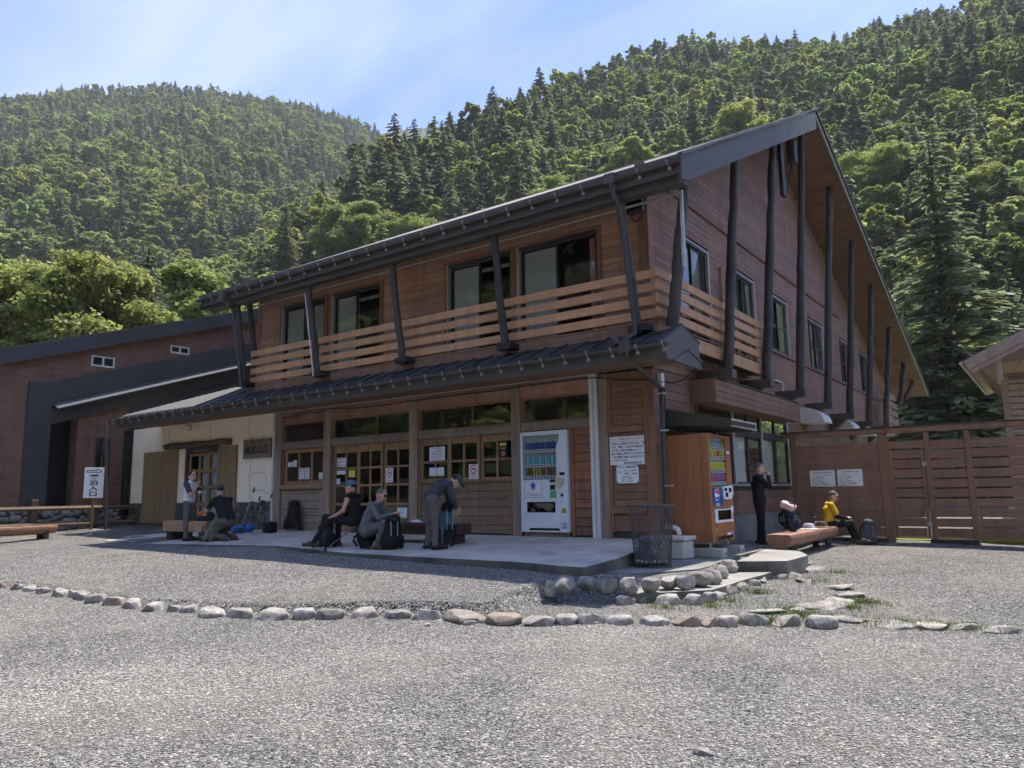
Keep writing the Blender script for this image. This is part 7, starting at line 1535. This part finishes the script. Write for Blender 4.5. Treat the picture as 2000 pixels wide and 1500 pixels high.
# trekking poles
def pole(label, a, b, grip='black', group=None):
    a, b = np.array(a), np.array(b); d = (b-a)/np.linalg.norm(b-a); t = thing('trekking_pole', label, 'trekking pole', tuple(a), 0, group)
    ob('shaft', MB().tube([tuple(a), tuple(a+d*.55)], .006, 6).tube([tuple(a+d*.5), tuple(b-d*.14)], .009, 6), 'steel', t); ob('grip', MB().tube([tuple(b-d*.15), tuple(b-d*.05), tuple(b)], [.014, .017, .020], 8), grip, t); ob('basket', MB().tube([tuple(a+d*.06), tuple(a+d*.065)], .03, 8), grip, t); ob('wrist_strap', MB().tube([tuple(b-d*.02), tuple(b+V3(.03, -.02, -.12)), tuple(b-d*.10)], .007, 4), grip, t)
def wpt(x, y, Y): return py(x, y, Y)
for i, (a, b, lb) in enumerate([((470, 1035), (497, 952), 'tallest trekking pole with dangling black grip by the plaster wall'), ((465, 1026), (505, 985), 'trekking pole lying aslant at the left of the leaning bundle'), ((480, 1032), (508, 970), 'trekking pole with looped strap in the middle of the leaning bundle'), ((489, 1032), (532, 965), 'trekking pole leaning on the white channel'), ((496, 1034), (514, 978), 'short trekking pole low in the leaning bundle')]):
    pa_ = onslab(*a); pole(lb, (pa_[0], pa_[1], pa_[2]), wpt(b[0], b[1], YF-.06-.02*i))
pa_ = onslab(632, 1077); pole('trekking pole lying aslant from the bench to the gravel edge', (pa_[0], pa_[1], pa_[2]+.01), py(702, 1022, BN[1]-.05))
pa_ = onslab(700, 1079); 
# ================================================================ loose gravel and grass, small things last
def pebmat():
    m = newmat('pebble'); nt = m.node_tree; oi = N(nt, 'ObjectInfo')
    rp = N(nt, 'ValToRGB', {0: oi.outputs['Random']}); e = rp.color_ramp.elements; e[0].color = (.065, .063, .060, 1); e[1].color = (.48, .45, .40, 1)
    for p_, c_ in ((.25, (.13, .127, .12)), (.6, (.215, .208, .193)), (.88, (.31, .298, .27)), (.95, (.36, .315, .24))): q = rp.color_ramp.elements.new(p_); q.color = c4(c_)
    pn = N(nt, 'TexNoise', {'Vector': N(nt, 'NewGeometry').outputs['Position'], 'Scale': .5, 'Detail': 6, 'Roughness': .62})
    mr = N(nt, 'MapRange', {'Value': pn.outputs[0], 'From Min': .36, 'From Max': .66}); sand = mixrgb(nt, N(nt, 'Math', {0: mr.outputs[0], 1: .55}, operation='MULTIPLY').outputs[0], rp.outputs[0], (.33, .31, .265))
    kv = N(nt, 'MapRange', {'Value': pn.outputs[0], 'From Min': .3, 'From Max': .7, 'To Min': .88, 'To Max': 1.32}); hs = N(nt, 'HueSaturation', {'Value': kv.outputs[0], 'Color': sand})
    p = N(nt, 'BsdfPrincipled', {'Base Color': hs.outputs[0], 'Roughness': .85, 'Specular IOR Level': .25}); out(nt, p.outputs[0])
pebmat()
PC = bpy.data.collections.new('pebble_kinds')
for i in range(5):
    bm = bmesh.new(); bmesh.ops.create_icosphere(bm, subdivisions=1, radius=1); g = random.Random(i)
    for v in bm.verts: v.co *= g.uniform(.7, 1.2); v.co.z *= .62; v.co.x *= 1.25
    me = bpy.data.meshes.new('pebble'); bm.to_mesh(me); bm.free(); me.materials.append(MATS['pebble']); PC.objects.link(bpy.data.objects.new('pebble%d' % i, me))
def pebbles(n, r0, r1, smin, smax, label):
    a = rng.uniform(R(-77), R(6), n); r_ = np.sqrt(rng.uniform(0, 1, n)*(r1*r1-r0*r0)+r0*r0)
    X, Y = r_*np.sin(a), r_*np.cos(a); k = (poly_mask(X, Y, slab_pts, .01) < .5) & (poly_mask(X, Y, [tuple(p) for p in pad_pts], .01) < .5) & (poly_mask(X, Y, [tuple(p) for p in st_pts], .01) < .5) & (Y < FY-.2)
    X, Y = X[k], Y[k]; n = len(X); Z = gz(X, Y)+.001
    S = smin+(smax-smin)*rng.random(n)**2.6
    me = bpy.data.meshes.new('gravel'); me.vertices.add(n); me.vertices.foreach_set('co', np.stack([X, Y, Z], -1).ravel())
    for an, tp, v in (('kind_id', 'INT', rng.integers(0, 5, n).astype(np.int32)), ('sc', 'FLOAT', S.astype(np.float32)), ('rot', 'FLOAT', (rng.random(n)*6.28).astype(np.float32))):
        at = me.attributes.new(an, tp, 'POINT'); at.data.foreach_set('value', v)
    me.update(); o = bpy.data.objects.new('gravel', me); col.objects.link(o); tag(o, label, None, kind='stuff')
    src = bpy.data.node_groups['forest'].copy(); src.name = 'gravel'
    for nd in src.nodes:
        if nd.bl_idname == 'GeometryNodeCollectionInfo': nd.inputs[0].default_value = PC
    o.modifiers.new('scatter', 'NODES').node_group = src
pebbles(210000, 2.5, 9.5, .0038, .0125, 'loose grey gravel in the foreground'); pebbles(90000, 9.5, 17, .007, .016, 'loose grey gravel farther back')
plain('grass', (.19, .24, .05), .8, var=.3, scale=20)
gp = [(1510, 1218, 90), (1470, 1220, 50), (1560, 1205, 60), (1690, 1180, 110), (1660, 1190, 60), (1640, 1212, 60), (1770, 1222, 60), (1850, 1228, 50), (1300, 1190, 40), (1390, 1186, 40), (1000, 1207, 30), (1276, 1212, 30), (1580, 1136, 40), (1640, 1120, 30), (1480, 1160, 60), (1545, 1195, 50), (1720, 1224, 40), (1905, 1228, 40), (1430, 1176, 40), (930, 1203, 20), (1120, 1208, 20)]
mb = MB()
for x, y, n in gp:
    c_ = ppl(x, y, GA, GB, GC)
    for k in range(n*3):
        a = rng.uniform(0, 6.28); r_ = abs(rng.normal(0, .16)); bx_, by_ = c_[0]+r_*math.cos(a)*1.4, c_[1]+r_*math.sin(a)*.8; b0 = lowz(bx_, by_); hh = rng.uniform(.03, .10); d = rng.uniform(-.05, .05, 2); t = rng.uniform(0, 3.14); wx, wy = math.cos(t)*.004, math.sin(t)*.004
        mb.add([(bx_-wx, by_-wy, b0), (bx_+wx, by_+wy, b0), (bx_+d[0]*.5+wx*.7, by_+d[1]*.5+wy*.7, b0+hh*.6), (bx_+d[0], by_+d[1], b0+hh), (bx_+d[0]*.5-wx*.7, by_+d[1]*.5-wy*.7, b0+hh*.6)], [(0, 1, 2, 3, 4)])
tag(ob('grass', mb, 'grass', fixn=False), 'grass tufts growing among the border stones', None, kind='stuff')
